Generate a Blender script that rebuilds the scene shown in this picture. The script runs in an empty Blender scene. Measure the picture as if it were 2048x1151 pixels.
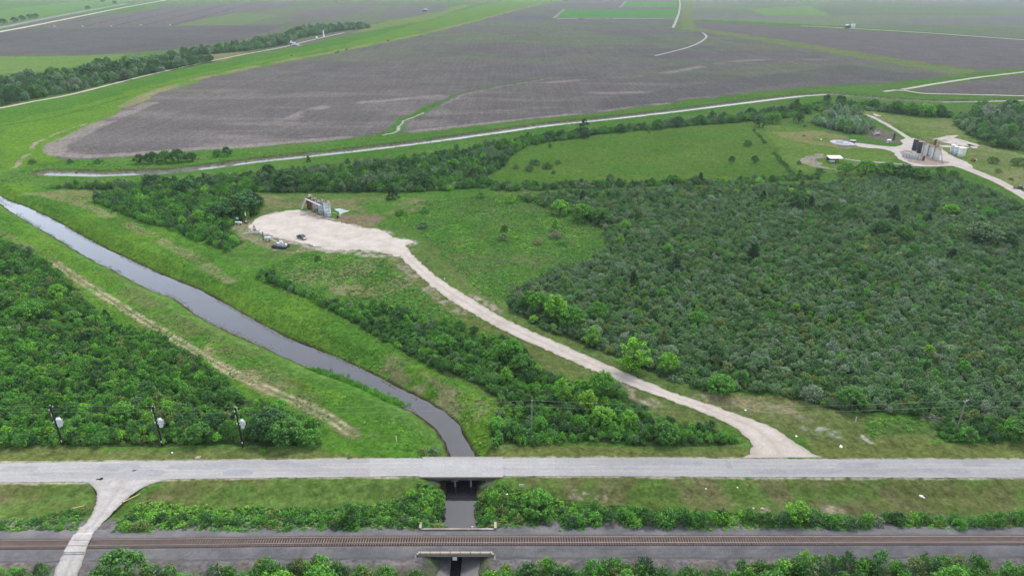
import bpy, bmesh, math, random
import numpy as np
from mathutils import Vector, Matrix
from mathutils.geometry import tessellate_polygon

SC = bpy.context.scene
COL = SC.collection
PI = math.pi
rad = math.radians

# ------------------------------------------------------------------ camera
FPX, CX, CY = 1365.0, 1024.0, 575.5
CAM_H = 102.0
PITCH = rad(24.43)
cam_d = bpy.data.cameras.new('camera')
cam_d.sensor_width = 36.0
cam_d.lens = FPX / 2048.0 * 36.0
cam_d.clip_start = 1.0
cam_d.clip_end = 40000.0
cam = bpy.data.objects.new('camera', cam_d)
COL.objects.link(cam)
cam.location = (0, 0, CAM_H)
cam.rotation_euler = (rad(90) - PITCH, 0, 0)
SC.camera = cam

# ------------------------------------------------------------------ world, sun, exposure
SUN_EL, SUN_AZ = rad(58), rad(25)          # high sun behind thin cloud, beyond the scene and to the right
world = bpy.data.worlds.new('World')
SC.world = world
world.use_nodes = True
wn, wl = world.node_tree.nodes, world.node_tree.links
wn.clear()
sky = wn.new('ShaderNodeTexSky')
sky.sky_type = 'NISHITA'
sky.sun_disc = False
sky.sun_elevation = SUN_EL
sky.sun_rotation = SUN_AZ
sky.air_density = 1.0
sky.dust_density = 3.0
sky.ozone_density = 1.0
hs = wn.new('ShaderNodeHueSaturation')
hs.inputs['Saturation'].default_value = 0.55   # a grey overcast sky
bg = wn.new('ShaderNodeBackground')
bg.inputs['Strength'].default_value = 0.15
wo = wn.new('ShaderNodeOutputWorld')
wl.new(sky.outputs[0], hs.inputs['Color'])
wl.new(hs.outputs[0], bg.inputs['Color'])
wl.new(bg.outputs[0], wo.inputs['Surface'])

sun_d = bpy.data.lights.new('sun', 'SUN')
sun_d.energy = 1.4
sun_d.angle = rad(14)
sun_d.color = (1.0, 0.97, 0.92)
sun = bpy.data.objects.new('sun', sun_d)
COL.objects.link(sun)
sdir = Vector((math.sin(SUN_AZ) * math.cos(SUN_EL), math.cos(SUN_AZ) * math.cos(SUN_EL), math.sin(SUN_EL)))
sun.rotation_euler = sdir.to_track_quat('Z', 'Y').to_euler()
sun.location = (0, 200, 300)

SC.view_settings.view_transform = 'Standard'
SC.view_settings.look = 'None'
SC.view_settings.exposure = 1.06
SC.view_settings.gamma = 1.0
cy = SC.cycles
cy.max_bounces = 5
cy.diffuse_bounces = 3
cy.glossy_bounces = 2
cy.transmission_bounces = 3
cy.transparent_max_bounces = 6
cy.volume_bounces = 0
cy.use_denoising = True
cy.volume_step_rate = 10.0

# ------------------------------------------------------------------ helpers
_st, _ct = math.sin(PITCH), math.cos(PITCH)


def G(px, py, z=0.0):
    """ground position under a point of the survey picture (2048 wide) at height z"""
    u, v = (px - CX) / FPX, (py - CY) / FPX
    dz = -_st - v * _ct
    t = (z - CAM_H) / dz
    return (u * t, (_ct - v * _st) * t)


def GP(pts, z=0.0):
    return [G(a, b, z) for a, b in pts]


def V3(px, py, z=0.0):
    x, y = G(px, py, z)
    return Vector((x, y, z))


_rng = np.random.RandomState(7)
_perm = _rng.rand(64, 256, 256)


def vnoise(x, y, scale, seed=0):
    x = np.asarray(x, float) / scale + 1000.3 + seed * 17.7
    y = np.asarray(y, float) / scale + 1000.7 + seed * 31.1
    xi, yi = np.floor(x).astype(int), np.floor(y).astype(int)
    fx, fy = x - xi, y - yi
    fx = fx * fx * (3 - 2 * fx)
    fy = fy * fy * (3 - 2 * fy)
    T = _perm[seed % 64]
    a = T[xi & 255, yi & 255]
    b = T[(xi + 1) & 255, yi & 255]
    c = T[xi & 255, (yi + 1) & 255]
    d = T[(xi + 1) & 255, (yi + 1) & 255]
    return (a * (1 - fx) + b * fx) * (1 - fy) + (c * (1 - fx) + d * fx) * fy


def fbm(x, y, scale, seed=0, o=3):
    s, w, tot = 0, 1.0, 0
    for k in range(o):
        s = s + w * vnoise(x, y, scale / 2 ** k, seed + k)
        tot += w
        w *= 0.55
    return s / tot


def inpoly(x, y, poly):
    x = np.asarray(x)
    y = np.asarray(y)
    P = np.asarray(poly)
    r = np.zeros(x.shape, bool)
    m = (x >= P[:, 0].min()) & (x <= P[:, 0].max()) & (y >= P[:, 1].min()) & (y <= P[:, 1].max())
    xs, ys = x[m], y[m]
    if xs.size == 0:
        return r
    q = np.zeros(xs.shape, bool)
    n = len(P)
    for i in range(n):
        x1, y1 = P[i]
        x2, y2 = P[(i + 1) % n]
        if y1 == y2:
            continue
        c = ((ys < y1) != (ys < y2)) & (xs < (x2 - x1) * (ys - y1) / (y2 - y1) + x1)
        q ^= c
    r[m] = q
    return r


def pdist(x, y, pl):
    """distance to a polyline"""
    d = np.full(np.shape(x), 1e9)
    for (x1, y1), (x2, y2) in zip(pl[:-1], pl[1:]):
        dx, dy = x2 - x1, y2 - y1
        L = dx * dx + dy * dy + 1e-9
        t = np.clip(((x - x1) * dx + (y - y1) * dy) / L, 0, 1)
        d = np.minimum(d, np.hypot(x - x1 - t * dx, y - y1 - t * dy))
    return d


def smooth(e0, e1, x):
    t = np.clip((x - e0) / (e1 - e0), 0, 1)
    return t * t * (3 - 2 * t)


def resample(pl, step, jit=0.0, seed=0):
    """Catmull-Rom curve through the points, at about this step"""
    P = [np.array(p, float) for p in pl]
    out = []
    for i in range(len(P) - 1):
        p0, p1, p2, p3 = P[max(i - 1, 0)], P[i], P[i + 1], P[min(i + 2, len(P) - 1)]
        n = max(1, int(np.hypot(*(p2 - p1)) / step))
        for k in range(n):
            t = k / n
            out.append(0.5 * (2 * p1 + (p2 - p0) * t + (2 * p0 - 5 * p1 + 4 * p2 - p3) * t * t + (3 * p1 - p0 - 3 * p2 + p3) * t ** 3))
    out.append(P[-1])
    out = np.array(out)
    if jit:
        r = np.random.RandomState(seed)
        out = out + r.uniform(-jit, jit, out.shape)
    return [tuple(p) for p in out]


# ------------------------------------------------------------------ materials
def mat_new(name):
    m = bpy.data.materials.new(name)
    m.use_nodes = True
    m.node_tree.nodes.clear()
    return m, m.node_tree.nodes, m.node_tree.links


def mat_plain(name, col, rough=0.7, metal=0.0, var=0.12, scale=3.0, col2=None, rust=0.0, spec=0.4):
    """paint, metal, concrete ... with wear of its own: two noises mix a second colour in"""
    m, n, l = mat_new(name)
    out = n.new('ShaderNodeOutputMaterial')
    b = n.new('ShaderNodeBsdfPrincipled')
    b.inputs['Roughness'].default_value = rough
    b.inputs['Metallic'].default_value = metal
    b.inputs['Specular IOR Level'].default_value = spec
    tc = n.new('ShaderNodeTexCoord')
    nz = n.new('ShaderNodeTexNoise')
    nz.inputs['Scale'].default_value = scale
    nz.inputs['Detail'].default_value = 5
    l.new(tc.outputs['Object'], nz.inputs['Vector'])
    mr = n.new('ShaderNodeMapRange')
    mr.inputs['To Min'].default_value = 1 - var * 2
    mr.inputs['To Max'].default_value = 1 + var * 2
    l.new(nz.outputs['Fac'], mr.inputs['Value'])
    mx = n.new('ShaderNodeMix')
    mx.data_type = 'RGBA'
    mx.blend_type = 'MULTIPLY'
    mx.inputs['Factor'].default_value = 1
    mx.inputs['A'].default_value = (*col, 1)
    l.new(mr.outputs[0], mx.inputs['B'])
    last = mx.outputs['Result']
    if col2 is not None:
        n2 = n.new('ShaderNodeTexNoise')
        n2.inputs['Scale'].default_value = scale * 0.45
        n2.inputs['Detail'].default_value = 7
        n2.inputs['Roughness'].default_value = 0.7
        l.new(tc.outputs['Object'], n2.inputs['Vector'])
        r = n.new('ShaderNodeMapRange')
        r.inputs['From Min'].default_value = 0.62 - rust * 0.35
        r.inputs['From Max'].default_value = 0.70 - rust * 0.30
        l.new(n2.outputs['Fac'], r.inputs['Value'])
        m2 = n.new('ShaderNodeMix')
        m2.data_type = 'RGBA'
        l.new(r.outputs[0], m2.inputs['Factor'])
        l.new(last, m2.inputs['A'])
        m2.inputs['B'].default_value = (*col2, 1)
        last = m2.outputs['Result']
    l.new(last, b.inputs['Base Color'])
    l.new(b.outputs[0], out.inputs['Surface'])
    return m


def mix_mult(n, l, a, val):
    mx = n.new('ShaderNodeMix')
    mx.data_type = 'RGBA'
    mx.blend_type = 'MULTIPLY'
    mx.inputs['Factor'].default_value = 1
    l.new(a, mx.inputs['A'])
    l.new(val, mx.inputs['B'])
    return mx.outputs['Result']


def noise_range(n, l, vec, scale, lo, hi, detail=4, rough=0.55):
    nz = n.new('ShaderNodeTexNoise')
    nz.inputs['Scale'].default_value = scale
    nz.inputs['Detail'].default_value = detail
    nz.inputs['Roughness'].default_value = rough
    l.new(vec, nz.inputs['Vector'])
    mr = n.new('ShaderNodeMapRange')
    mr.inputs['From Min'].default_value = 0.25
    mr.inputs['From Max'].default_value = 0.75
    mr.inputs['To Min'].default_value = lo
    mr.inputs['To Max'].default_value = hi
    l.new(nz.outputs['Fac'], mr.inputs['Value'])
    return mr.outputs[0]


def mat_ground():
    m, n, l = mat_new('earth_and_grass')
    out = n.new('ShaderNodeOutputMaterial')
    b = n.new('ShaderNodeBsdfDiffuse')
    b.inputs['Roughness'].default_value = 1
    at = n.new('ShaderNodeAttribute')
    at.attribute_name = 'col'
    so = n.new('ShaderNodeAttribute')
    so.attribute_name = 'soil'
    g = n.new('ShaderNodeNewGeometry')
    pos = g.outputs['Position']
    c = at.outputs['Color']
    c = mix_mult(n, l, c, noise_range(n, l, pos, 1.3, 0.55, 1.45, 5, 0.7))
    c = mix_mult(n, l, c, noise_range(n, l, pos, 0.55, 0.62, 1.38, 3, 0.6))
    c = mix_mult(n, l, c, noise_range(n, l, pos, 0.22, 0.80, 1.20, 4))
    c = mix_mult(n, l, c, noise_range(n, l, pos, 0.03, 0.88, 1.12, 3))
    # plough furrows on bare soil
    mp = n.new('ShaderNodeMapping')
    mp.inputs['Rotation'].default_value = (0, 0, rad(9))
    mp.inputs['Scale'].default_value = (1.0, 0.02, 1.0)
    l.new(pos, mp.inputs['Vector'])
    fur = noise_range(n, l, mp.outputs[0], 0.33, 0.87, 1.13, 3, 0.7)
    mxf = n.new('ShaderNodeMix')
    mxf.data_type = 'RGBA'
    l.new(so.outputs['Fac'], mxf.inputs['Factor'])
    l.new(c, mxf.inputs['A'])
    l.new(mix_mult(n, l, c, fur), mxf.inputs['B'])
    l.new(mxf.outputs['Result'], b.inputs['Color'])
    bp = n.new('ShaderNodeBump')
    bp.inputs['Strength'].default_value = 0.6
    bp.inputs['Distance'].default_value = 0.35
    nb = n.new('ShaderNodeTexNoise')
    nb.inputs['Scale'].default_value = 1.1
    nb.inputs['Detail'].default_value = 4
    l.new(pos, nb.inputs['Vector'])
    l.new(nb.outputs['Fac'], bp.inputs['Height'])
    l.new(bp.outputs[0], b.inputs['Normal'])
    l.new(b.outputs[0], out.inputs['Surface'])
    return m


def mat_gravel(name, col, col2, s=1.0, streak=(1, 1, 1)):
    m, n, l = mat_new(name)
    out = n.new('ShaderNodeOutputMaterial')
    b = n.new('ShaderNodeBsdfDiffuse')
    b.inputs['Roughness'].default_value = 1
    g = n.new('ShaderNodeNewGeometry')
    mp = n.new('ShaderNodeMapping')
    mp.inputs['Scale'].default_value = streak
    l.new(g.outputs['Position'], mp.inputs['Vector'])
    nz = n.new('ShaderNodeTexNoise')
    nz.inputs['Scale'].default_value = 0.16 * s
    nz.inputs['Detail'].default_value = 8
    nz.inputs['Roughness'].default_value = 0.68
    l.new(mp.outputs[0], nz.inputs['Vector'])
    r = n.new('ShaderNodeMapRange')
    r.inputs['From Min'].default_value = 0.42
    r.inputs['From Max'].default_value = 0.72
    l.new(nz.outputs['Fac'], r.inputs['Value'])
    mx = n.new('ShaderNodeMix')
    mx.data_type = 'RGBA'
    mx.inputs['A'].default_value = (*col, 1)
    mx.inputs['B'].default_value = (*col2, 1)
    l.new(r.outputs[0], mx.inputs['Factor'])
    c = mx.outputs['Result']
    c = mix_mult(n, l, c, noise_range(n, l, g.outputs['Position'], 2.2, 0.82, 1.18, 4, 0.7))
    c = mix_mult(n, l, c, noise_range(n, l, g.outputs['Position'], 0.5, 0.91, 1.07, 4, 0.7))
    we = n.new('ShaderNodeAttribute')
    we.attribute_name = 'wear'
    mw = n.new('ShaderNodeMix')
    mw.data_type = 'RGBA'
    l.new(we.outputs['Fac'], mw.inputs['Factor'])
    l.new(c, mw.inputs['A'])
    mw.inputs['B'].default_value = (col2[0] * 0.85, col2[1] * 0.85, col2[2] * 0.8, 1)
    c = mw.outputs['Result']
    l.new(c, b.inputs['Color'])
    l.new(b.outputs[0], out.inputs['Surface'])
    return m


def mat_water(name, deep, rough=0.06, most=0.6):
    """silty water: dull from above, a mirror of the sky at grazing angles"""
    m, n, l = mat_new(name)
    out = n.new('ShaderNodeOutputMaterial')
    d = n.new('ShaderNodeBsdfDiffuse')
    gl = n.new('ShaderNodeBsdfGlossy')
    gl.inputs['Roughness'].default_value = rough
    gl.inputs['Color'].default_value = (0.95, 0.965, 0.97, 1)
    g = n.new('ShaderNodeNewGeometry')
    l.new(mix_mult(n, l, rgb(n, deep), noise_range(n, l, g.outputs['Position'], 0.12, 0.7, 1.3, 4)), d.inputs['Color'])
    nz = n.new('ShaderNodeTexNoise')
    nz.inputs['Scale'].default_value = 0.9
    nz.inputs['Detail'].default_value = 4
    l.new(g.outputs['Position'], nz.inputs['Vector'])
    bp = n.new('ShaderNodeBump')
    bp.inputs['Strength'].default_value = 0.18
    bp.inputs['Distance'].default_value = 0.06
    l.new(nz.outputs['Fac'], bp.inputs['Height'])
    l.new(bp.outputs[0], gl.inputs['Normal'])
    fr = n.new('ShaderNodeFresnel')
    fr.inputs['IOR'].default_value = 1.33
    mr = n.new('ShaderNodeMapRange')
    mr.inputs['From Max'].default_value = 0.25
    mr.inputs['To Max'].default_value = most
    l.new(fr.outputs[0], mr.inputs['Value'])
    ms = n.new('ShaderNodeMixShader')
    l.new(mr.outputs[0], ms.inputs[0])
    l.new(d.outputs[0], ms.inputs[1])
    l.new(gl.outputs[0], ms.inputs[2])
    l.new(ms.outputs[0], out.inputs['Surface'])
    return m


def rgb(n, c):
    q = n.new('ShaderNodeRGB')
    q.outputs[0].default_value = (*c, 1)
    return q.outputs[0]


def mat_leaf(name):
    """foliage: the plant's own tint (a property of each plant) and a tone of its own for every leaf"""
    m, n, l = mat_new(name)
    out = n.new('ShaderNodeOutputMaterial')
    at = n.new('ShaderNodeAttribute')
    at.attribute_type = 'INSTANCER'
    at.attribute_name = 'tint'
    g = n.new('ShaderNodeNewGeometry')
    mr = n.new('ShaderNodeMapRange')
    mr.inputs['To Min'].default_value = 0.55
    mr.inputs['To Max'].default_value = 1.45
    l.new(g.outputs['Random Per Island'], mr.inputs['Value'])
    c = mix_mult(n, l, at.outputs['Color'], mr.outputs[0])
    d = n.new('ShaderNodeBsdfDiffuse')
    t = n.new('ShaderNodeBsdfTranslucent')
    l.new(c, d.inputs['Color'])
    l.new(c, t.inputs['Color'])
    ms = n.new('ShaderNodeMixShader')
    ms.inputs[0].default_value = 0.2
    l.new(d.outputs[0], ms.inputs[1])
    l.new(t.outputs[0], ms.inputs[2])
    l.new(ms.outputs[0], out.inputs['Surface'])
    return m


M = {}
M['ground'] = mat_ground()
M['leaf'] = mat_leaf('leaves')
M['bark'] = mat_plain('bark', (0.10, 0.08, 0.06), 0.9, var=0.3)
M['bark_pale'] = mat_plain('pale_bark', (0.26, 0.24, 0.21), 0.9, var=0.3)
M['gravel'] = mat_gravel('crushed_limestone', (0.575, 0.52, 0.462), (0.44, 0.38, 0.32))
M['stained'] = mat_gravel('stained_soil', (0.40, 0.32, 0.265), (0.26, 0.19, 0.15), 2.5)
M['patch'] = mat_gravel('asphalt_patch', (0.36, 0.355, 0.36), (0.30, 0.295, 0.30), 3.0, (0.3, 1, 1))
M['gravel_grey'] = mat_gravel('dusty_gravel', (0.48, 0.455, 0.44), (0.33, 0.31, 0.29), 2.0)
M['asphalt'] = mat_gravel('worn_asphalt', (0.420, 0.410, 0.402), (0.33, 0.322, 0.318), 1.6, (0.12, 1, 1))
M['concrete_deck'] = mat_gravel('pale_concrete', (0.452, 0.442, 0.432), (0.37, 0.362, 0.355), 1.5, (0.2, 1, 1))
M['shoulder'] = mat_gravel('road_shoulder', (0.47, 0.43, 0.37), (0.26, 0.25, 0.17), 3.0)
M['ballast'] = mat_gravel('ballast_stone', (0.138, 0.137, 0.142), (0.225, 0.217, 0.215), 1.5, (0.5, 1, 1))
M['ballast_rust'] = mat_gravel('rusty_ballast', (0.034, 0.028, 0.026), (0.060, 0.050, 0.045), 4.0)
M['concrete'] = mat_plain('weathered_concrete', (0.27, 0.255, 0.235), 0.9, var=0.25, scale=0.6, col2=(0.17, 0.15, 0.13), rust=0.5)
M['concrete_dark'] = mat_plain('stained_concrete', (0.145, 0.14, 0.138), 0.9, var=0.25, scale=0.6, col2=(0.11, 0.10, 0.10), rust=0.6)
M['concrete_tan'] = mat_plain('tan_concrete', (0.28, 0.25, 0.205), 0.9, var=0.2, scale=1.2, col2=(0.28, 0.25, 0.2), rust=0.5)
M['rail'] = mat_plain('rusty_rail', (0.28, 0.245, 0.22), 0.55, 0.2, 0.2)
M['tie'] = mat_plain('creosoted_timber', (0.150, 0.115, 0.098), 0.95, var=0.35, scale=1.0)
M['pole_black'] = mat_plain('black_timber', (0.018, 0.017, 0.017), 0.85, var=0.25)
M['pole_grey'] = mat_plain('weathered_timber', (0.24, 0.235, 0.20), 0.9, var=0.25)
M['wire'] = mat_plain('wire', (0.30, 0.31, 0.30), 0.5, 0.4)
M['grey_steel'] = mat_plain('galvanised_steel', (0.60, 0.64, 0.68), 0.45, 0.1, 0.08)
M['walk_steel'] = mat_plain('weathered_steel', (0.40, 0.42, 0.44), 0.6, 0.1, 0.15)
M['dark_steel'] = mat_plain('dark_steel', (0.06, 0.065, 0.075), 0.5, 0.3, 0.2)
M['white'] = mat_plain('white_paint', (0.74, 0.74, 0.73), 0.5, 0, 0.08)
M['white_rust'] = mat_plain('rust_streaked_white_paint', (0.50, 0.53, 0.55), 0.6, 0, 0.18, 0.9, (0.24, 0.14, 0.08), 0.12)
M['chalky'] = mat_plain('chalky_white_paint', (0.66, 0.66, 0.63), 0.7, 0, 0.15, 0.9, (0.35, 0.24, 0.17), 0.15)
M['blue_grey'] = mat_plain('faded_blue_grey_paint', (0.38, 0.47, 0.55), 0.6, 0, 0.15, 0.9, (0.20, 0.22, 0.26), 0.45)
M['pale_blue'] = mat_plain('pale_blue_paint', (0.52, 0.62, 0.70), 0.6, 0, 0.1, 0.9, (0.30, 0.36, 0.45), 0.4)
M['tan_rust'] = mat_plain('tan_rusted_paint', (0.40, 0.34, 0.30), 0.7, 0, 0.15, 0.9, (0.16, 0.08, 0.05), 0.5)
M['rust'] = mat_plain('rust', (0.20, 0.085, 0.045), 0.9, 0, 0.3, 1.2, (0.10, 0.05, 0.035), 0.6)
M['rust_roof'] = mat_plain('rust_stained_roof', (0.34, 0.25, 0.21), 0.85, 0, 0.3, 1.2, (0.16, 0.09, 0.06), 0.6)
M['black_tank'] = mat_plain('black_tank_paint', (0.035, 0.04, 0.055), 0.55, 0, 0.25, 0.8, (0.09, 0.09, 0.10), 0.4)
M['cream'] = mat_plain('cream_paint', (0.58, 0.52, 0.42), 0.6, 0, 0.15, 1.5, (0.25, 0.17, 0.10), 0.4)
M['machine'] = mat_plain('oily_machine', (0.07, 0.06, 0.05), 0.6, 0.2, 0.3, 2.0, (0.22, 0.16, 0.11), 0.4)
M['orange'] = mat_plain('rusty_orange_paint', (0.42, 0.14, 0.05), 0.7, 0, 0.2, 1.5, (0.16, 0.07, 0.04), 0.5)
M['car_blue'] = mat_plain('dark_blue_grey_car_paint', (0.045, 0.055, 0.075), 0.25, 0.3, 0.03, spec=0.6)
M['car_black'] = mat_plain('black_car_paint', (0.012, 0.012, 0.014), 0.22, 0.2, 0.03, spec=0.6)
M['glass'] = mat_plain('dark_window_glass', (0.02, 0.025, 0.03), 0.08, 0, 0.02, spec=0.8)
M['rubber'] = mat_plain('rubber', (0.015, 0.015, 0.015), 0.85)
M['chrome'] = mat_plain('bare_metal', (0.55, 0.55, 0.56), 0.3, 0.8, 0.04)
M['yellow'] = mat_plain('faded_yellow_paint', (0.55, 0.50, 0.16), 0.7, 0, 0.15)
M['road_yellow'] = mat_plain('worn_yellow_line', (0.50, 0.40, 0.26), 0.9, 0, 0.2, 1.0, (0.36, 0.33, 0.30), 0.7)
M['liner'] = mat_plain('pond_liner', (0.25, 0.335, 0.325), 0.6, 0, 0.12, 0.4, (0.19, 0.25, 0.25), 0.5)
M['ash'] = mat_plain('ash_heap', (0.22, 0.235, 0.27), 0.9, 0, 0.3, 0.5, (0.42, 0.42, 0.41), 0.30)
M['tin'] = mat_plain('corrugated_tin', (0.40, 0.43, 0.45), 0.45, 0.2, 0.12, 1.0)
M['hide_black'] = mat_plain('black_hide', (0.02, 0.018, 0.017), 0.8, 0, 0.2)
M['hide_brown'] = mat_plain('brown_hide', (0.11, 0.065, 0.04), 0.8, 0, 0.2)
M['water'] = mat_water('creek_surface', (0.016, 0.016, 0.020), 0.08, 0.60)
M['water_canal'] = mat_water('canal_surface', (0.07, 0.07, 0.065), 0.2, 0.40)


# ------------------------------------------------------------------ object helpers
def tag(o, label=None, cat=None, group=None, kind=None):
    if label:
        o['label'] = label
    if cat:
        o['category'] = cat
    if group:
        o['group'] = group
    if kind:
        o['kind'] = kind
    return o


def thing(name, label, cat, loc=(0, 0, 0), rotz=0.0, group=None):
    o = bpy.data.objects.new(name, None)
    COL.objects.link(o)
    o.location = loc
    o.rotation_euler = (0, 0, rotz)
    o.empty_display_size = 0.5
    return tag(o, label, cat, group)


def link_mesh(name, me, parent=None, loc=None):
    o = bpy.data.objects.new(name, me)
    COL.objects.link(o)
    if parent is not None:
        o.parent = parent
    if loc is not None:
        o.location = loc
    return o


class MB:
    """collects shapes into one mesh"""

    def __init__(self):
        self.v, self.f, self.s = [], [], []

    def add(self, vs, fs, smoothf=False):
        o = len(self.v)
        self.v += [tuple(p) for p in vs]
        self.f += [tuple(i + o for i in f) for f in fs]
        self.s += [smoothf] * len(fs)
        return self

    def box(self, c, size, rz=0.0, taper=1.0, bev=0.0):
        sx, sy, sz = size[0] / 2, size[1] / 2, size[2] / 2
        vs = []
        if bev > 0:
            zs = [(-sz, bev, 1.0), (-sz + bev, 0, 1.0), (sz - bev, 0, taper), (sz, bev, taper)]
            for z, ins, tp in zs:
                ax, ay = (sx - ins) * tp, (sy - ins) * tp
                b2 = bev
                ring = [(-ax, -ay + b2), (-ax + b2, -ay), (ax - b2, -ay), (ax, -ay + b2), (ax, ay - b2), (ax - b2, ay), (-ax + b2, ay), (-ax, ay - b2)]
                vs += [(x, y, z) for x, y in ring]
            fs = [tuple(range(7, -1, -1)), tuple(range(24, 32))]
            for k in range(3):
                for i in range(8):
                    j = (i + 1) % 8
                    fs.append((k * 8 + i, k * 8 + j, k * 8 + 8 + j, k * 8 + 8 + i))
        else:
            for z, tp in ((-sz, 1.0), (sz, taper)):
                vs += [(-sx * tp, -sy * tp, z), (sx * tp, -sy * tp, z), (sx * tp, sy * tp, z), (-sx * tp, sy * tp, z)]
            fs = [(3, 2, 1, 0), (4, 5, 6, 7), (0, 1, 5, 4), (1, 2, 6, 5), (2, 3, 7, 6), (3, 0, 4, 7)]
        ca, sa = math.cos(rz), math.sin(rz)
        vs = [(c[0] + x * ca - y * sa, c[1] + x * sa + y * ca, c[2] + z) for x, y, z in vs]
        return self.add(vs, fs)

    def tube(self, pts, r, n=8, cap=True, sm=True):
        """tapered tube along points; r a number or one per point"""
        P = [Vector(p) for p in pts]
        R = [r] * len(P) if isinstance(r, (int, float)) else list(r)
        vs, fs = [], []
        for i, p in enumerate(P):
            d = (P[min(i + 1, len(P) - 1)] - P[max(i - 1, 0)]).normalized()
            a = d.cross(Vector((0, 0, 1)))
            if a.length < 1e-3:
                a = Vector((1, 0, 0))
            a.normalize()
            b = d.cross(a)
            for k in range(n):
                t = 2 * PI * k / n
                vs.append(p + (a * math.cos(t) + b * math.sin(t)) * R[i])
        for i in range(len(P) - 1):
            for k in range(n):
                j = (k + 1) % n
                fs.append((i * n + k, i * n + j, i * n + n + j, i * n + n + k))
        self.add(vs, fs, sm)
        if cap:
            self.add(vs[:n], [tuple(range(n - 1, -1, -1))])
            self.add(vs[-n:], [tuple(range(n))])
        return self

    def lathe(self, prof, c=(0, 0, 0), n=20, axis='Z'):
        vs, fs = [], []
        for r, z in prof:
            for k in range(n):
                t = 2 * PI * k / n
                if axis == 'Z':
                    vs.append((c[0] + r * math.cos(t), c[1] + r * math.sin(t), c[2] + z))
                else:
                    vs.append((c[0] + z, c[1] + r * math.cos(t), c[2] + r * math.sin(t)))
        for i in range(len(prof) - 1):
            for k in range(n):
                j = (k + 1) % n
                fs.append((i * n + k, i * n + j, i * n + n + j, i * n + n + k))
        self.add(vs, fs, True)
        self.add(vs[:n], [tuple(range(n - 1, -1, -1))])
        self.add(vs[-n:], [tuple(range(n))])
        return self

    def prism(self, outline, y0, y1):
        """side outline (x, z) pulled from y0 to y1"""
        n = len(outline)
        vs = [(x, y0, z) for x, z in outline] + [(x, y1, z) for x, z in outline]
        fs = [tuple(range(n)), tuple(range(2 * n - 1, n - 1, -1))]
        for i in range(n):
            j = (i + 1) % n
            fs.append((i, i + n, j + n, j))
        return self.add(vs, fs)

    def slab(self, poly, z0, z1):
        n = len(poly)
        vs = [(p[0], p[1], z0 if len(p) < 3 else p[2] + z0 - z1) for p in poly] + [(p[0], p[1], z1 if len(p) < 3 else p[2]) for p in poly]
        fs = [tuple(range(n - 1, -1, -1)), tuple(range(n, 2 * n))]
        for i in range(n):
            j = (i + 1) % n
            fs.append((i, j, j + n, i + n))
        return self.add(vs, fs)

    def mesh(self, name, mat):
        me = bpy.data.meshes.new(name)
        me.from_pydata(self.v, [], self.f)
        me.polygons.foreach_set('use_smooth', self.s)
        if mat:
            me.materials.append(mat)
        me.update()
        return me

    def build(self, name, mat, parent=None, loc=None):
        return link_mesh(name, self.mesh(name, mat), parent, loc)


def np_mesh(name, verts, faces, mat, smoothf=False):
    """verts (N,3), faces (M,4) arrays"""
    me = bpy.data.meshes.new(name)
    nv, nf, k = len(verts), len(faces), faces.shape[1]
    me.vertices.add(nv)
    me.vertices.foreach_set('co', np.ascontiguousarray(verts, np.float32).ravel())
    me.loops.add(nf * k)
    me.loops.foreach_set('vertex_index', np.ascontiguousarray(faces, np.int32).ravel())
    me.polygons.add(nf)
    me.polygons.foreach_set('loop_start', np.arange(0, nf * k, k, dtype=np.int32))
    if smoothf:
        me.polygons.foreach_set('use_smooth', np.ones(nf, bool))
    me.update(calc_edges=True)
    if mat:
        me.materials.append(mat)
    return me


def offset(pl, w):
    P = np.array(pl)
    t = np.gradient(P, axis=0)
    t /= np.linalg.norm(t, axis=1)[:, None]
    nrm = np.c_[-t[:, 1], t[:, 0]]
    w = np.asarray(w)[:, None] if np.ndim(w) else w
    return [tuple(p) for p in P + nrm * w], [tuple(p) for p in P - nrm * w]


# ------------------------------------------------------------------ the waterways and the terrain
WZ1, WZ2 = -3.3, -1.3
creekL = GP([(-140, 330), (-60, 372), (0, 404), (34, 431), (103, 473), (188, 524), (240, 549), (294, 579), (349, 600), (394, 634), (462, 668), (513, 690), (565, 713), (633, 744), (698, 766), (731, 781), (783, 805), (824, 823), (858, 848), (885, 875), (901, 910), (886, 960), (889, 1010), (893, 1065), (897, 1110), (890, 1151), (885, 1230), (880, 1330)], WZ1)
creekR = GP([(-140, 318), (-60, 358), (0, 393), (51, 412), (103, 436), (178, 477), (240, 508), (335, 552), (411, 583), (479, 621), (565, 669), (633, 696), (698, 723), (766, 757), (827, 788), (885, 819), (916, 846), (934, 884), (954, 910), (956, 960), (952, 1010), (949, 1065), (945, 1110), (940, 1151), (935, 1230), (930, 1330)], WZ1)
creekL = resample(creekL, 4.0)
creekR = resample(creekR, 4.0)
nC = min(len(creekL), len(creekR))


def poly_param(pl, n):
    P = np.array(pl)
    s = np.r_[0, np.cumsum(np.hypot(*np.diff(P, axis=0).T))]
    t = np.linspace(0, s[-1], n)
    return np.c_[np.interp(t, s, P[:, 0]), np.interp(t, s, P[:, 1])]


_cl, _cr = poly_param(creekL, 84), poly_param(creekR, 84)
CREEK = [tuple(p) for p in (_cl + _cr) / 2]
_hw = np.hypot(*(_cl - _cr).T) / 2
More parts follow.
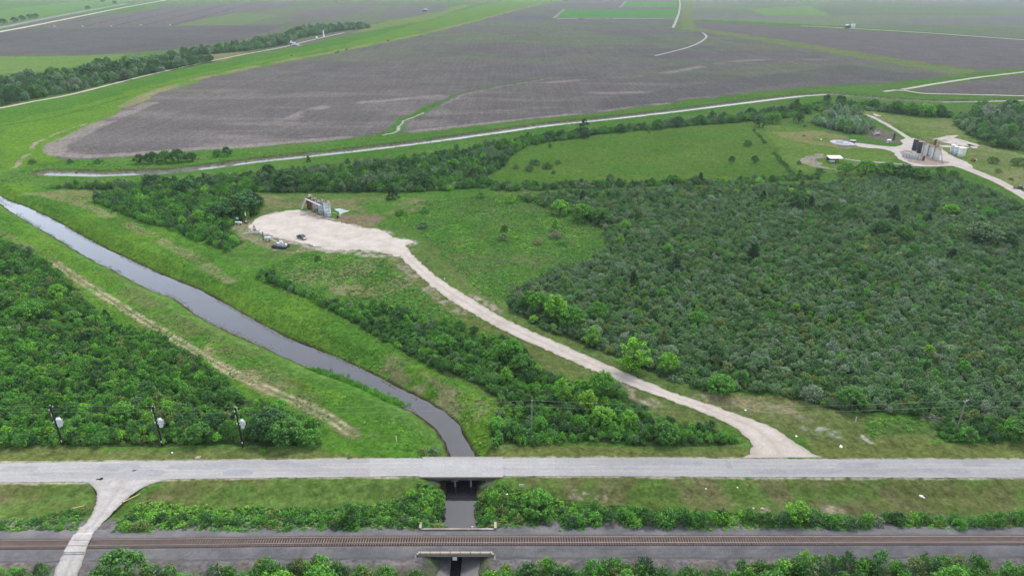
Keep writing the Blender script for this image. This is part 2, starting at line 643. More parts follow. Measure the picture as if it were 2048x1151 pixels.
# half width across the flow
_tan = np.gradient(np.array(CREEK), axis=0)
_tan /= np.linalg.norm(_tan, axis=1)[:, None]
_acr = _cl - _cr
HW1 = np.abs(_acr[:, 0] * _tan[:, 1] - _acr[:, 1] * _tan[:, 0]) / 2 * np.where(np.array(CREEK)[:, 1] > 128, 0.86, 0.92)
canal_px = [(90, 348), (200, 351), (330, 346), (420, 336), (520, 323), (700, 304), (900, 279), (1100, 251), (1200, 241), (1348, 224), (1500, 205), (1600, 193), (1660, 189), (1720, 195), (1800, 201), (1880, 205), (1960, 204), (2060, 201), (2300, 197)]
CANAL = resample(GP(canal_px, WZ2), 26.0)
HW2 = 3.3


def creek_dist(x, y):
    """distance outside the water edge of the creek (negative in the water)"""
    d = np.full(np.shape(x), 1e9)
    for i in range(len(CREEK) - 1):
        (x1, y1), (x2, y2) = CREEK[i], CREEK[i + 1]
        dx, dy = x2 - x1, y2 - y1
        L = dx * dx + dy * dy + 1e-9
        t = np.clip(((x - x1) * dx + (y - y1) * dy) / L, 0, 1)
        q = np.hypot(x - x1 - t * dx, y - y1 - t * dy) - (HW1[i] * (1 - t) + HW1[i + 1] * t)
        d = np.minimum(d, q)
    return d


RAIL_PX = [(-200, 1094), (0, 1091), (300, 1088), (650, 1084), (1000, 1083), (1500, 1082.5), (2250, 1081.5)]
RAIL = resample(GP(RAIL_PX), 2.0)
ROAD_T = [(-220, 929), (0, 926), (250, 922), (450, 920), (700, 917), (842, 916), (1007, 916), (1300, 915), (1500, 917), (1800, 918), (2048, 918), (2300, 919)]
ROAD_B = [(-220, 967), (0, 964), (200, 962), (330, 958), (500, 955), (700, 953), (842, 951), (1007, 951), (1300, 952), (1500, 953), (1800, 954), (2048, 954.5), (2300, 955)]
ROADC = [((a[0] + b[0]) / 2, (a[1] + b[1]) / 2) for a, b in zip(GP(ROAD_T[::2]), GP([ROAD_B[0], ROAD_B[2], ROAD_B[5], ROAD_B[7], ROAD_B[9], ROAD_B[11]]))]


def terrain(x, y):
    x = np.asarray(x, float)
    y = np.asarray(y, float)
    z = -0.04 - 0.08 * vnoise(x, y, 9.0, 11) - 0.06 * vnoise(x, y, 31.0, 12)
    z -= 0.3 * smooth(600, 1500, y)
    # shallow ditch between road and railway, ground falls away south of the railway
    z -= 0.7 * smooth(0, 4, y - 107) * smooth(0, 4, 119.5 - y)
    z -= 1.0 * smooth(97.5, 92, y)
    wr = smooth(6.5, 4.2, np.abs(y - np.interp(x, [p[0] for p in ROADC], [p[1] for p in ROADC])))
    z = z * (1 - wr) - 0.02 * wr
    near = (x > -420) & (x < 60) & (y < 560)
    if near.any():
        xx, yy = x[near], y[near]
        d = creek_dist(xx, yy) + 1.0 * (fbm(xx, yy, 4.0, 20) - 0.5)
        south = smooth(124, 118, yy)
        bank = 7.5 - 3.0 * south
        prof = smooth(0, 1, (d + 0.2 * bank) / (1.2 * bank))
        zc = (WZ1 - 0.25) + (-(WZ1 - 0.25)) * prof
        zc = np.where(d < -1.5, np.minimum(zc, WZ1 - 0.4), zc)
        z[near] = np.minimum(z[near], np.where(d < bank, zc + np.minimum(z[near], 0), z[near]))
    far = (y > 300) & (y < 1100) & (x > -480)
    if far.any():
        xx, yy = x[far], y[far]
        d = pdist(xx, yy, CANAL) - HW2 + 0.8 * (fbm(xx, yy, 9.0, 24) - 0.5)
        prof = smooth(0, 1, (d + 1.0) / 6.0)
        zc = (WZ2 - 0.15) + 1.55 * prof
        zc = np.where(d < -1.0, WZ2 - 0.4, zc)
        # low spoil banks both sides
        z[far] = np.where(d < 5, np.minimum(zc, z[far] + 0.3), z[far] + 0.25 * smooth(12, 6, d))
    return z


def hz(x, y):
    return float(terrain(np.array([x]), np.array([y]))[0])


# ------------------------------------------------------------------ ground colours (what grows or lies there)
BRIGHT = (0.099, 0.194, 0.025)
LUSH = (0.058, 0.155, 0.023)
MID = (0.080, 0.162, 0.033)
OLIVE = (0.115, 0.138, 0.052)
DRY = (0.235, 0.200, 0.115)
TAN = (0.29, 0.25, 0.19)
SOIL = (0.126, 0.115, 0.108)
SOILD = (0.100, 0.095, 0.093)
SOILP = (0.235, 0.205, 0.185)
SOILG = (0.120, 0.142, 0.085)
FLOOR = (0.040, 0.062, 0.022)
PALE = (0.52, 0.48, 0.43)

# far and near field outlines
F_BIG = [(104, 302), (112, 290), (170, 256), (240, 222), (330, 182), (430, 154), (560, 127), (700, 100), (850, 70), (960, 41), (1050, 16), (1120, 2), (1180, -8), (1349, -8), (1346, 58), (1362, 60), (1400, 63), (1520, 82), (1700, 112), (1912, 149), (1850, 159), (1740, 168), (1660, 171), (1519, 184), (1348, 204), (1200, 225), (1000, 246), (800, 266), (700, 276), (520, 293), (400, 301), (280, 313), (170, 318), (120, 315)]
F_R2 = [(1392, 43), (1500, 49), (1640, 56), (1720, 60), (1850, 69), (2060, 83), (2300, 100), (2300, 120), (2060, 137), (1955, 141), (1850, 125), (1600, 85), (1388, 55)]
F_R3 = [(1822, 179), (1900, 168), (2060, 149), (2300, 118), (2300, 190), (2060, 190), (1900, 187), (1840, 185)]
F_R4 = [(1382, 38), (1380, -10), (2300, -20), (2300, 90), (2048, 77), (1850, 63), (1640, 50), (1500, 43)]
F_L1 = [(0, 67), (60, 57), (330, 54), (570, 50), (540, 62), (480, 80), (400, 92), (330, 100), (250, 106), (150, 111), (0, 113), (-300, 118), (-300, 110)]
F_L2 = [(105, 52), (200, 36), (330, 13), (470, 8), (600, 3), (580, 12), (470, 28), (345, 51), (220, 52)]
F_L3 = [(-300, 40), (-300, 100), (0, 48), (170, 20), (240, 5), (150, 3), (0, 10)]
F_L4 = [(350, 51), (480, 28), (590, 12), (700, 10), (860, 14), (900, 20), (800, 38), (742, 46), (600, 36), (560, 49)]
PASTURE = [(975, 352), (1010, 338), (1020, 318), (1070, 290), (1200, 268), (1360, 252), (1450, 242), (1500, 245), (1525, 262), (1560, 300), (1590, 350), (1450, 362), (1300, 366), (1150, 368), (985, 366)]
CLEARING = [(530, 395), (800, 388), (1030, 392), (1060, 405), (1150, 425), (1200, 450), (1215, 485), (1185, 525), (1110, 540), (1060, 565), (1020, 590), (1005, 612), (960, 590), (900, 545), (850, 500), (830, 470), (760, 450), (700, 430), (650, 410), (560, 415), (530, 425)]

TL = [(-160, 400), (0, 480), (60, 503), (103, 536), (154, 586), (199, 632), (233, 655), (308, 667), (342, 692), (411, 728), (462, 770), (490, 800), (560, 820), (610, 848), (638, 870), (636, 883), (480, 886), (0, 892), (-220, 895), (-400, 700)]
TC = [(512, 550), (545, 548), (600, 582), (660, 607), (720, 614), (766, 614), (844, 632), (933, 658), (1030, 688), (1060, 712), (1080, 737), (1130, 760), (1190, 772), (1240, 778), (1258, 803), (1303, 842), (1378, 848), (1440, 865), (1480, 884), (1470, 886), (1000, 886), (985, 868), (990, 846), (1008, 815), (992, 791), (950, 763), (880, 738), (845, 720), (760, 676), (680, 630), (600, 590), (520, 560)]
TR = [(1030, 398), (1100, 388), (1250, 380), (1450, 374), (1650, 368), (1760, 352), (1850, 348), (1900, 352), (1960, 376), (2060, 420), (2350, 540), (2350, 850), (2060, 845), (1900, 850), (1860, 835), (1720, 822), (1650, 818), (1590, 800), (1530, 786), (1450, 782), (1420, 782), (1350, 762), (1240, 718), (1150, 678), (1090, 656), (1030, 622), (1014, 604), (1022, 590), (1060, 566), (1110, 541), (1185, 526), (1215, 487), (1200, 452), (1150, 427), (1060, 407)]
TRB = [(1875, 846), (1960, 850), (2060, 848), (2350, 848), (2350, 884), (2060, 882), (1900, 882), (1872, 868)]
WM1 = [(187, 392), (260, 382), (330, 374), (400, 366), (500, 384), (522, 397), (515, 424), (486, 440), (440, 462), (480, 488), (462, 502), (420, 490), (360, 465), (300, 447), (240, 425), (192, 405)]
WM2 = [(80, 375), (200, 371), (330, 368), (420, 358), (520, 348), (600, 340), (700, 333), (780, 321), (860, 314), (940, 300), (1020, 286), (1062, 286), (1015, 318), (1003, 338), (970, 352), (985, 374), (900, 381), (780, 384), (700, 383), (560, 385), (400, 374), (300, 378), (200, 380)]
FL1 = [(-200, 195), (0, 167), (110, 157), (164, 145), (223, 131), (300, 123), (377, 119), (428, 123), (308, 147), (137, 185), (0, 211), (-200, 250)]
FL2 = [(322, 114), (400, 106), (480, 94), (560, 77), (610, 60), (700, 52), (742, 56), (680, 62), (600, 76), (570, 90), (500, 101), (390, 112)]
TX = [(1908, 243), (1960, 230), (2060, 218), (2300, 215), (2300, 345), (2060, 304), (1990, 294), (1940, 270), (1918, 258)]
TY = [(1622, 245), (1660, 228), (1720, 238), (1737, 256), (1733, 272), (1690, 266), (1640, 254)]


PAD = [(505, 447), (520, 434), (555, 425), (580, 421), (605, 421), (625, 432), (655, 440), (685, 445), (720, 455), (760, 459), (775, 465), (790, 476), (822, 480), (826, 486), (812, 492), (818, 499), (798, 512), (770, 506), (735, 500), (700, 499), (660, 500), (630, 492), (610, 487), (580, 481), (545, 472), (520, 463), (500, 456)]


def rows():
    r = []
    y = 1235.0
    while y > -43.8:
        r.append(y)
        y -= 2.1 if y > 425 else (1.0 if y > 150 else (1.25 if y > -20 else (0.8 if y > -38 else 0.35)))
    return r


def build_ground():
    py = np.array(rows())
    Y = np.array([G(CX, p)[1] for p in py])
    Y = np.r_[[40.0, 60.0, 72.0], Y]
    ncol = 820
    u = np.linspace(-1, 1, ncol)
    half = 0.86 * Y + 70
    X = u[None, :] * half[:, None]
    YY = np.repeat(Y[:, None], ncol, 1)
    x, y = X.ravel(), YY.ravel()
    z = terrain(x, y)
    N = x.size
    # edges of the patches wander: more with distance
    amp = np.clip(y / 150.0, 0.8, 3.2)
    wx = x + amp * 3.2 * (fbm(x, y, 7.0, 3) - 0.5) + amp * 3 * (vnoise(x, y, 26, 5) - 0.5)
    wy = y + amp * 3.2 * (fbm(x, y, 7.0, 8) - 0.5) + amp * 3 * (vnoise(x, y, 26, 9) - 0.5)
    col = np.empty((N, 3))
    col[:] = MID
    soil = np.zeros(N)

    def mixc(mask, c):
        k = np.asarray(mask, float)[:, None]
        col[:] = col * (1 - k) + np.array(c) * k

    def paint(px, c, k=1.0, sc=None, thr=0.0, soilv=None, world=None, seed=1, soft=0.12):
        P = world if world is not None else GP(px)
        m = inpoly(wx, wy, P).astype(float) * k
        if sc:
            m *= smooth(thr - soft, thr + soft, fbm(x, y, sc, seed))
        mixc(m, c)
        if soilv is not None:
            soil[m > 0.5] = soilv
        return m

    def stroke(px, width, c, k=1.0, sc=None, thr=0.5, seed=1, z0=0.0):
        d = pdist(wx * 0.35 + x * 0.65, wy * 0.35 + y * 0.65, resample(GP(px, z0), 6.0))
        m = smooth(width, width * 0.55, d) * k
        if sc:
            m = m * smooth(thr - 0.14, thr + 0.14, fbm(x, y, sc, seed))
        mixc(m, c)

    # distant farmland: strips of crop and soil
    strips = vnoise(x * 0.6 + y * 0.1, y, 420, 33)
    f = smooth(900, 1500, y)
    mixc(f * smooth(0.45, 0.55, strips), SOILG)
    mixc(f * smooth(0.62, 0.68, strips), SOIL)
    # base variety
    mixc(0.7 * smooth(0.45, 0.7, fbm(x, y, 26, 40)), LUSH)
    mixc(0.45 * smooth(0.52, 0.72, fbm(x, y, 13, 44)), OLIVE)

    # levee grass on the far left
    paint([(-300, 420), (0, 345), (0, 222), (140, 193), (320, 150), (430, 126), (560, 101), (690, 72), (850, 40), (960, 12), (1010, 0), (1080, -6), (1130, 0), (960, 41), (850, 70), (700, 100), (560, 127), (430, 154), (330, 182), (240, 222), (170, 256), (112, 290), (104, 302), (120, 320), (70, 340), (70, 390), (0, 395), (-300, 480)], BRIGHT)
    paint([(0, 222), (140, 193), (320, 150), (430, 126), (560, 101), (690, 72), (850, 40), (900, 30), (700, 85), (560, 113), (430, 140), (330, 163), (200, 200), (0, 248)], LUSH, 0.75)
    paint([(0, 250), (200, 203), (330, 168), (430, 144), (560, 118), (700, 90), (700, 97), (560, 123), (430, 150), (330, 176), (200, 214), (0, 262)], LUSH, 0.6, 40, 0.45)
    stroke([(1080, 8), (960, 39), (850, 66), (700, 97), (560, 123), (430, 150), (330, 177), (250, 212)], 9, DRY, 0.75, 30, 0.38, 6)
    stroke([(170, 248), (110, 268), (70, 290), (55, 310), (30, 335)], 1.8, TAN, 0.8, 18, 0.44, 7)
    stroke([(0, 252), (100, 235), (180, 214), (260, 192)], 2.0, (0.05, 0.12, 0.02), 0.8)
    paint([(0, 113), (150, 112), (250, 108), (240, 120), (170, 128), (110, 140), (0, 148), (-300, 150), (-300, 118)], (0.12, 0.20, 0.05))
    paint([(-300, 30), (0, 20), (150, 3), (270, 0), (170, 22), (0, 50), (-300, 105)], (0.10, 0.20, 0.05))
    # meadow right of the far wood
    paint([(390, 112), (470, 103), (500, 106), (440, 122)], (0.20, 0.19, 0.09), 0.7)
    paint([(742, 50), (870, 18), (950, 8), (850, 42), (700, 68)], (0.14, 0.20, 0.05), 0.9)

    # ploughed fields
    for P in (F_BIG, F_R2, F_R3):
        paint(P, SOIL, soilv=1.0)
    mb = inpoly(wx, wy, GP(F_BIG))
    st = fbm(x * 0.35, y, 34, 50)                        # bands of paler, drier soil
    mixc(mb * 0.5 * smooth(0.50, 0.72, fbm(x * 0.22, y, 24, 52)) * smooth(1000, 500, y), SOILP)
    mixc(mb * 0.75 * smooth(520, 400, y) * smooth(0.35, 0.6, st), SOILP)
    mixc(mb * 0.7 * smooth(600, 900, y) * smooth(0.40, 0.62, fbm(x * 0.4, y, 150, 54)), SOILG)
    mixc(mb * 0.5 * smooth(0.5, 0.7, fbm(x, y, 90, 56)), SOILD)
    paint([(830, 60), (1020, 40), (1180, 62), (1340, 85), (1200, 92), (900, 85)], SOILG, 0.75, 120, 0.40)
    stroke([(110, 306), (170, 312), (280, 307), (400, 297), (520, 290), (690, 274)], 6.0, SOILP, 0.95, 20, 0.3, 8)
    stroke([(110, 300), (115, 290), (170, 262), (240, 232), (300, 206)], 9.0, SOILP, 0.9, 20, 0.3, 9)
    stroke([(560, 245), (640, 215), (720, 205), (800, 198), (900, 190)], 9.0, SOILP, 0.9, 22, 0.42, 9)
    stroke([(830, 262), (1000, 243), (1200, 222), (1330, 206)], 5.0, SOILP, 0.9, 22, 0.4, 10)
    stroke([(1080, 166), (1160, 160), (1300, 150), (1480, 122), (1650, 118)], 9.0, SOILP, 0.7, 30, 0.42, 10)
    stroke([(1180, 186), (1290, 184), (1400, 176)], 8.0, SOILP, 0.7, 30, 0.45, 14)
    paint([(1880, 155), (1600, 165), (1350, 200), (1200, 222), (1200, 200), (1450, 160), (1700, 130)], SOILD, 0.6)
    # green crop strips and the pale tracks round them
    for q in ([(1127, 20), (1352, 20), (1352, 35), (1112, 35)], [(1252, 4), (1352, 4), (1352, 14), (1246, 14)]):
        P = GP(q)
        m = inpoly(x, y, P)
        mixc(m, (0.06, 0.20, 0.035))
        soil[m] = 0
    for q in ([(1108, 36), (1118, 27), (1128, 19)], [(1240, 15), (1246, 9), (1251, 3)], [(1115, 37), (1350, 37)]):
        stroke(q, 5.0, PALE, 0.35)
    # right-hand farmland
    paint(F_R4, (0.12, 0.155, 0.09))
    paint([(1500, 18), (1620, 12), (1700, 48), (1560, 46)], (0.13, 0.23, 0.06), 0.9)
    mr4 = inpoly(wx, wy, GP(F_R4))
    mixc(mr4 * 0.85 * smooth(0.40, 0.52, fbm(x * 0.4, y, 330, 60)), (0.15, 0.145, 0.14))
    mixc(mr4 * 0.6 * smooth(0.55, 0.62, fbm(x * 0.5, y, 160, 61)), (0.13, 0.20, 0.07))
    soil[mr4] = 0.5
    paint([(1362, -6), (1385, -6), (1386, 40), (1392, 55), (1600, 85), (1850, 125), (1955, 142), (1912, 149), (1700, 112), (1520, 82), (1390, 62), (1364, 58)], (0.130, 0.168, 0.062), soilv=0.0)
    # fields top left
    paint(F_L1, SOILD, soilv=1.0)
    paint(F_L1, (0.12, 0.125, 0.10), 0.4, 100, 0.5)
    paint(F_L2, SOIL, soilv=1.0)
    paint(F_L4, SOILG, 1.0, soilv=0.5)
    paint([(345, 51), (470, 26), (560, 30), (480, 50)], (0.12, 0.18, 0.07), 0.8)
    paint([(560, 38), (640, 16), (760, 8), (700, 28), (650, 36)], SOIL, 0.9)
    paint([(780, 10), (900, 8), (900, 16), (830, 32), (760, 38)], SOIL, 0.7)
    for a, b in (((105, 52), (290, 14)), ((165, 53), (345, 13)), ((222, 53), (400, 11)), ((282, 52), (455, 9)), ((340, 51), (500, 8))):
        stroke([a, b], 4.0, (0.05, 0.06, 0.035), 0.8)
    # top left canal band beside the road
    stroke([(-60, 68), (60, 43), (160, 24), (250, 8)], 13, (0.30, 0.33, 0.31), 0.7)
    stroke([(-60, 62), (60, 38), (160, 20), (250, 4)], 6, (0.06, 0.11, 0.04), 0.7)

    # canal banks
    dcan = pdist(x, y, CANAL)
    mc = (y > 300) * (x > -420) * smooth(26, 20, dcan + 5 * (fbm(x, y, 20, 70) - 0.5))
    mixc(mc, MID)
    mixc(mc * 0.8 * smooth(0.4, 0.6, fbm(x, y, 25, 71)), LUSH)
    mixc((y > 300) * smooth(9, 6, dcan) * 0.75, (0.10, 0.09, 0.05))
    mixc((y > 300) * smooth(5.6, 4.6, dcan) * 0.5, (0.28, 0.25, 0.20))
    # the two-track through the big field
    stroke([(760, 268), (785, 264), (795, 250), (805, 240), (840, 225), (870, 208), (930, 184), (1010, 167), (1110, 153)], 4.2, (0.078, 0.130, 0.05), 0.9)
    stroke([(765, 270), (785, 265), (795, 250), (805, 240), (840, 225), (870, 208)], 8.0, LUSH, 0.75)
    stroke([(765, 270), (788, 266), (800, 250), (812, 240), (845, 225)], 1.3, PALE, 0.7)
    stroke([(880, 212), (930, 190), (1010, 172), (1090, 158)], 1.8, SOILP, 0.7)

    # pasture and oil lease on the right
    paint(PASTURE, (0.074, 0.152, 0.026))
    paint(PASTURE, (0.100, 0.160, 0.036), 0.5, 30, 0.5, seed=72)
    paint([(1525, 250), (1640, 260), (1750, 290), (1800, 310), (1770, 335), (1640, 345), (1590, 345), (1550, 300)], (0.115, 0.185, 0.04), 0.9)
    paint([(1540, 262), (1640, 262), (1700, 275), (1740, 290), (1690, 296), (1600, 285)], (0.22, 0.20, 0.09), 0.75, 18, 0.35)
    paint([(1690, 212), (1760, 222), (1830, 236), (1900, 236), (1915, 260), (1990, 296), (2060, 310), (2060, 395), (1960, 350), (1850, 275), (1790, 255)], (0.13, 0.19, 0.05), 0.9)
    paint([(1690, 212), (1760, 222), (1830, 236), (1900, 236), (1915, 260), (1990, 296), (2060, 310), (2060, 395), (1960, 350), (1850, 275), (1790, 255)], DRY, 0.45, 16, 0.5, seed=73)
    paint([(1720, 250), (1780, 262), (1810, 285), (1770, 285), (1735, 272)], (0.16, 0.13, 0.11), 0.9, 10, 0.3)
    paint([(1660, 282), (1700, 276), (1730, 286), (1690, 295)], (0.17, 0.15, 0.14), 0.9)
    paint([(1600, 315), (1625, 308), (1650, 309), (1650, 315), (1630, 318), (1640, 330), (1680, 338), (1640, 336), (1600, 325)], (0.30, 0.26, 0.22), 0.9, 5, 0.25)

    # the clearing and the pad surroundings
    paint(CLEARING, MID)
    paint(CLEARING, OLIVE, 0.8, 16, 0.46, seed=74)
    paint(CLEARING, LUSH, 0.6, 11, 0.5, seed=75)
    paint([(520, 390), (700, 388), (850, 400), (820, 425), (760, 430), (700, 425), (640, 412), (560, 415), (530, 425)], (0.19, 0.175, 0.09), 0.7, 12, 0.42)
    stroke([(690, 432), (760, 436), (740, 446), (690, 440)], 4, (0.20, 0.15, 0.10), 0.9)
    paint([(440, 455), (500, 440), (560, 470), (650, 498), (600, 505), (540, 495), (480, 480)], (0.23, 0.21, 0.13), 0.8, 7, 0.42)
    stroke(PAD + PAD[:1], 2.6, (0.40, 0.36, 0.31), 0.9, 2.2, 0.44, 27)
    stroke([(650, 498), (700, 505), (760, 512), (800, 522), (830, 548)], 2.4, (0.38, 0.34, 0.28), 0.8, 2.5, 0.45, 28)
    stroke([(600, 425), (640, 436), (690, 449)], 4.5, (0.17, 0.125, 0.09), 0.85, 3, 0.36, 29)
    # band of mown grass beside the lease road
    stroke([(830, 500), (880, 545), (940, 585), (1010, 625), (1100, 665), (1250, 730), (1360, 775), (1450, 815), (1550, 850)], 8.0, (0.105, 0.155, 0.045), 0.85)
    stroke([(780, 520), (830, 570), (880, 610), (960, 655), (1060, 705), (1200, 765), (1300, 810), (1400, 850)], 6.0, (0.125, 0.150, 0.05), 0.8)
    for q, w in (([(800, 530), (830, 560)], 3.0), ([(850, 575), (930, 620)], 3.5), ([(940, 590), (1000, 622)], 2.5), ([(1235, 770), (1300, 802)], 3.0), ([(1400, 800), (1500, 805), (1560, 830)], 4.0), ([(940, 595), (975, 605)], 2.0)):
        stroke(q, w, TAN, 0.9, 2.6, 0.46, 13)
    # weedy ground left of the lease road
    paint([(520, 560), (600, 500), (760, 515), (830, 570), (900, 620), (1000, 665), (900, 640), (760, 605), (660, 600)], MID, 0.9)
    paint([(560, 545), (640, 505), (760, 520), (830, 575), (760, 600), (660, 590)], DRY, 0.6, 9, 0.5, seed=76)
    # levee east of the creek
    paint([(30, 395), (180, 385), (300, 450), (420, 495), (520, 555), (600, 592), (680, 634), (760, 680), (880, 742), (990, 795), (1005, 820), (985, 850), (985, 890), (955, 905), (930, 870), (880, 815), (780, 765), (640, 695), (420, 595), (200, 487), (60, 410)], BRIGHT, 0.9)
    paint([(30, 395), (180, 385), (300, 450), (420, 495), (520, 555), (680, 634), (880, 742), (940, 775), (900, 780), (780, 745), (640, 665), (420, 555), (200, 450), (60, 398)], LUSH, 0.75, 22, 0.42, seed=77)
    stroke([(60, 385), (160, 408), (240, 440), (330, 485), (400, 520), (460, 560)], 3.2, (0.20, 0.19, 0.10), 0.7, 9, 0.42, 15)
    stroke([(780, 720), (860, 770), (950, 815)], 5.0, (0.20, 0.175, 0.10), 0.75, 5, 0.48, 16)
    paint([(60, 385), (180, 380), (190, 400), (110, 402)], (0.18, 0.18, 0.08), 0.7, 9, 0.4)
    # west side of the creek
    paint([(-160, 370), (0, 415), (120, 487), (300, 600), (480, 700), (640, 775), (800, 835), (880, 890), (895, 908), (660, 910), (640, 870), (600, 840), (500, 800), (462, 765), (411, 722), (342, 688), (233, 650), (154, 580), (0, 472), (-160, 400)], BRIGHT, 0.85)
    paint([(-160, 370), (0, 415), (120, 487), (300, 600), (480, 700), (640, 775), (800, 835), (880, 890), (895, 908), (660, 910), (640, 870), (600, 840), (500, 800), (462, 765), (411, 722), (342, 688), (233, 650), (154, 580), (0, 472), (-160, 400)], LUSH, 0.7, 14, 0.46, seed=78)
    stroke([(230, 560), (330, 625), (430, 685), (540, 750), (620, 800)], 4.5, OLIVE, 0.75, 6, 0.42, 17)
    stroke([(112, 525), (160, 560), (240, 610), (330, 665), (430, 725), (520, 770), (600, 805), (660, 835), (705, 866)], 2.6, (0.20, 0.185, 0.10), 0.7, 4, 0.36, 18)
    stroke([(0, 462), (50, 488), (112, 525), (160, 560)], 2.4, (0.17, 0.165, 0.08), 0.6, 5, 0.38, 18)
    trk = resample(GP([(112, 525), (160, 560), (240, 610), (330, 665), (430, 725), (520, 770), (600, 805), (660, 835), (705, 866)]), 4.0)
    for side in offset(trk, 0.95):
        d_ = pdist(x, y, side)
        mixc(smooth(0.75, 0.25, d_) * (0.35 + 0.65 * smooth(0.35, 0.6, fbm(x, y, 5, 95))), (0.36, 0.315, 0.21))
    stroke([(400, 700), (500, 752), (580, 790)], 4.0, (0.25, 0.22, 0.12), 0.6, 4, 0.5, 19)
    stroke([(700, 860), (740, 870)], 3, DRY, 0.5, 4, 0.5, 19)
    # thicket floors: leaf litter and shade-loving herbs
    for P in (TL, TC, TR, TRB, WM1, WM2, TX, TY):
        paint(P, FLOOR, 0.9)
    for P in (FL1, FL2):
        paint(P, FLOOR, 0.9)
    # road verges
    paint([(-300, 898), (640, 893), (660, 905), (840, 912), (840, 917), (0, 927), (-300, 932)], (0.120, 0.145, 0.045), 0.95)
    paint([(985, 893), (1500, 892), (1510, 912), (1500, 917), (960, 917)], (0.125, 0.148, 0.045), 0.95)
    paint([(1600, 885), (1860, 885), (2300, 890), (2300, 920), (1640, 918)], (0.125, 0.150, 0.045), 0.95)
    paint([(1380, 800), (1470, 785), (1600, 800), (1700, 828), (1870, 840), (1870, 885), (1620, 890), (1545, 850)], (0.125, 0.150, 0.05), 0.9)
    paint([(1380, 795), (1470, 785), (1570, 800), (1580, 830), (1500, 820)], DRY, 0.7, 5, 0.47, seed=80)
    paint([(1720, 835), (1870, 838), (1860, 872), (1730, 868)], (0.065, 0.13, 0.03), 0.8, 7, 0.38, seed=81)
    stroke([(1645, 860), (1668, 868)], 2.2, (0.36, 0.37, 0.34), 0.7, 1.3, 0.55, 23)
    stroke([(1605, 858), (1625, 862)], 1.6, (0.32, 0.32, 0.28), 0.6, 1.3, 0.56, 24)
    stroke([(1725, 872), (1742, 884)], 0.7, PALE, 0.8)
    stroke([(1500, 800), (1620, 838)], 2.0, TAN, 0.4, 3, 0.5, 23)
    for P in ([(-300, 966), (150, 964), (195, 978), (190, 1010), (150, 1040), (0, 1040), (-300, 1045)], [(330, 962), (500, 957), (842, 955), (830, 990), (700, 1005), (450, 1020), (290, 1018), (255, 1005)], [(1007, 955), (2300, 958), (2300, 1030), (1700, 1025), (1500, 1022), (1200, 1010), (1080, 995), (1010, 985)]):
        paint(P, (0.118, 0.135, 0.046), 0.95)
        paint(P, (0.165, 0.145, 0.080), 0.5, 7, 0.52, seed=82)
        paint(P, (0.085, 0.165, 0.032), 0.7, 9, 0.48, seed=83)
    for q, w in (([(1140, 985), (1205, 993)], 1.6), ([(1650, 1008), (1680, 1012)], 1.6), ([(1500, 1008), (1530, 1012)], 1.4)):
        stroke(q, w, (0.33, 0.29, 0.21), 0.75, 1.2, 0.54, 25)
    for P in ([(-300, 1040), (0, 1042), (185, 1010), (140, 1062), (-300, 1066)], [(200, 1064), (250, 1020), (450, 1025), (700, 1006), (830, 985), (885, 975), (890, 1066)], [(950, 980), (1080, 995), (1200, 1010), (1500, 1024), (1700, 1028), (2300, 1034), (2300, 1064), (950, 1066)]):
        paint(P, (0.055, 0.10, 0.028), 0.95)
    # road and gravel margins
    for px, w in ((ROAD_T, 0.75), (ROAD_B, 0.85)):
        stroke(px, w, (0.40, 0.36, 0.28), 0.75, 2.0, 0.36, 26)
    # railway corridor: dusty stone ground either side
    drl = pdist(x, y, RAIL[::6])
    mixc(smooth(9.0, 5.5, drl + 3 * (fbm(x, y, 4, 90) - 0.5)) * (y < 125), (0.155, 0.145, 0.145))
    mixc(0.5 * smooth(9.0, 5.5, drl) * smooth(0.5, 0.65, fbm(x, y, 3, 91)) * (y < 125), (0.17, 0.14, 0.115))
    # creek margins: wet dark mud at the water edge
    nr = (x > -420) & (x < 60) & (y < 560)
    dcr = np.full(N, 1e3)
    dcr[nr] = creek_dist(x[nr], y[nr])
    mixc(smooth(1.5, 0.7, dcr + 1.2 * (fbm(x, y, 3, 92) - 0.5)) * (0.45 + 0.55 * (dcr < 0.9)), (0.050, 0.048, 0.028))
    mixc((y < 121) * smooth(5.0, 3.5, dcr) * 0.7, (0.06, 0.085, 0.03))

    nr_, nc_ = len(Y), ncol
    idx = np.arange(N).reshape(nr_, nc_)
    faces = np.stack([idx[:-1, :-1], idx[:-1, 1:], idx[1:, 1:], idx[1:, :-1]], -1).reshape(-1, 4)
    P3 = np.c_[x, y, z]
    fc = np.c_[wx, wy][faces].mean(1)
    region = np.zeros(len(faces), int)
    names = ['ground', 'ploughed_field', 'ploughed_field', 'ploughed_field', 'ploughed_field', 'ploughed_field', 'pasture', 'farmland', 'farmland']
    for k, P in enumerate((F_BIG, F_R2, F_R3, F_L1, F_L2, PASTURE, F_R4, F_L4), 1):
        region[inpoly(fc[:, 0], fc[:, 1], GP(P)) & (region == 0)] = k
    for k, nm in enumerate(names):
        fs = faces[region == k]
        if len(fs) == 0:
            continue
        used, inv = np.unique(fs.ravel(), return_inverse=True)
        me = np_mesh(nm, P3[used], inv.reshape(-1, 4), M['ground'], True)
        a = me.attributes.new('col', 'FLOAT_COLOR', 'POINT')
        a.data.foreach_set('color', np.c_[col[used], np.ones(len(used))].astype(np.float32).ravel())
        b = me.attributes.new('soil', 'FLOAT', 'POINT')
        b.data.foreach_set('value', soil[used].astype(np.float32))
        tag(link_mesh(nm, me), kind='structure')


build_ground()


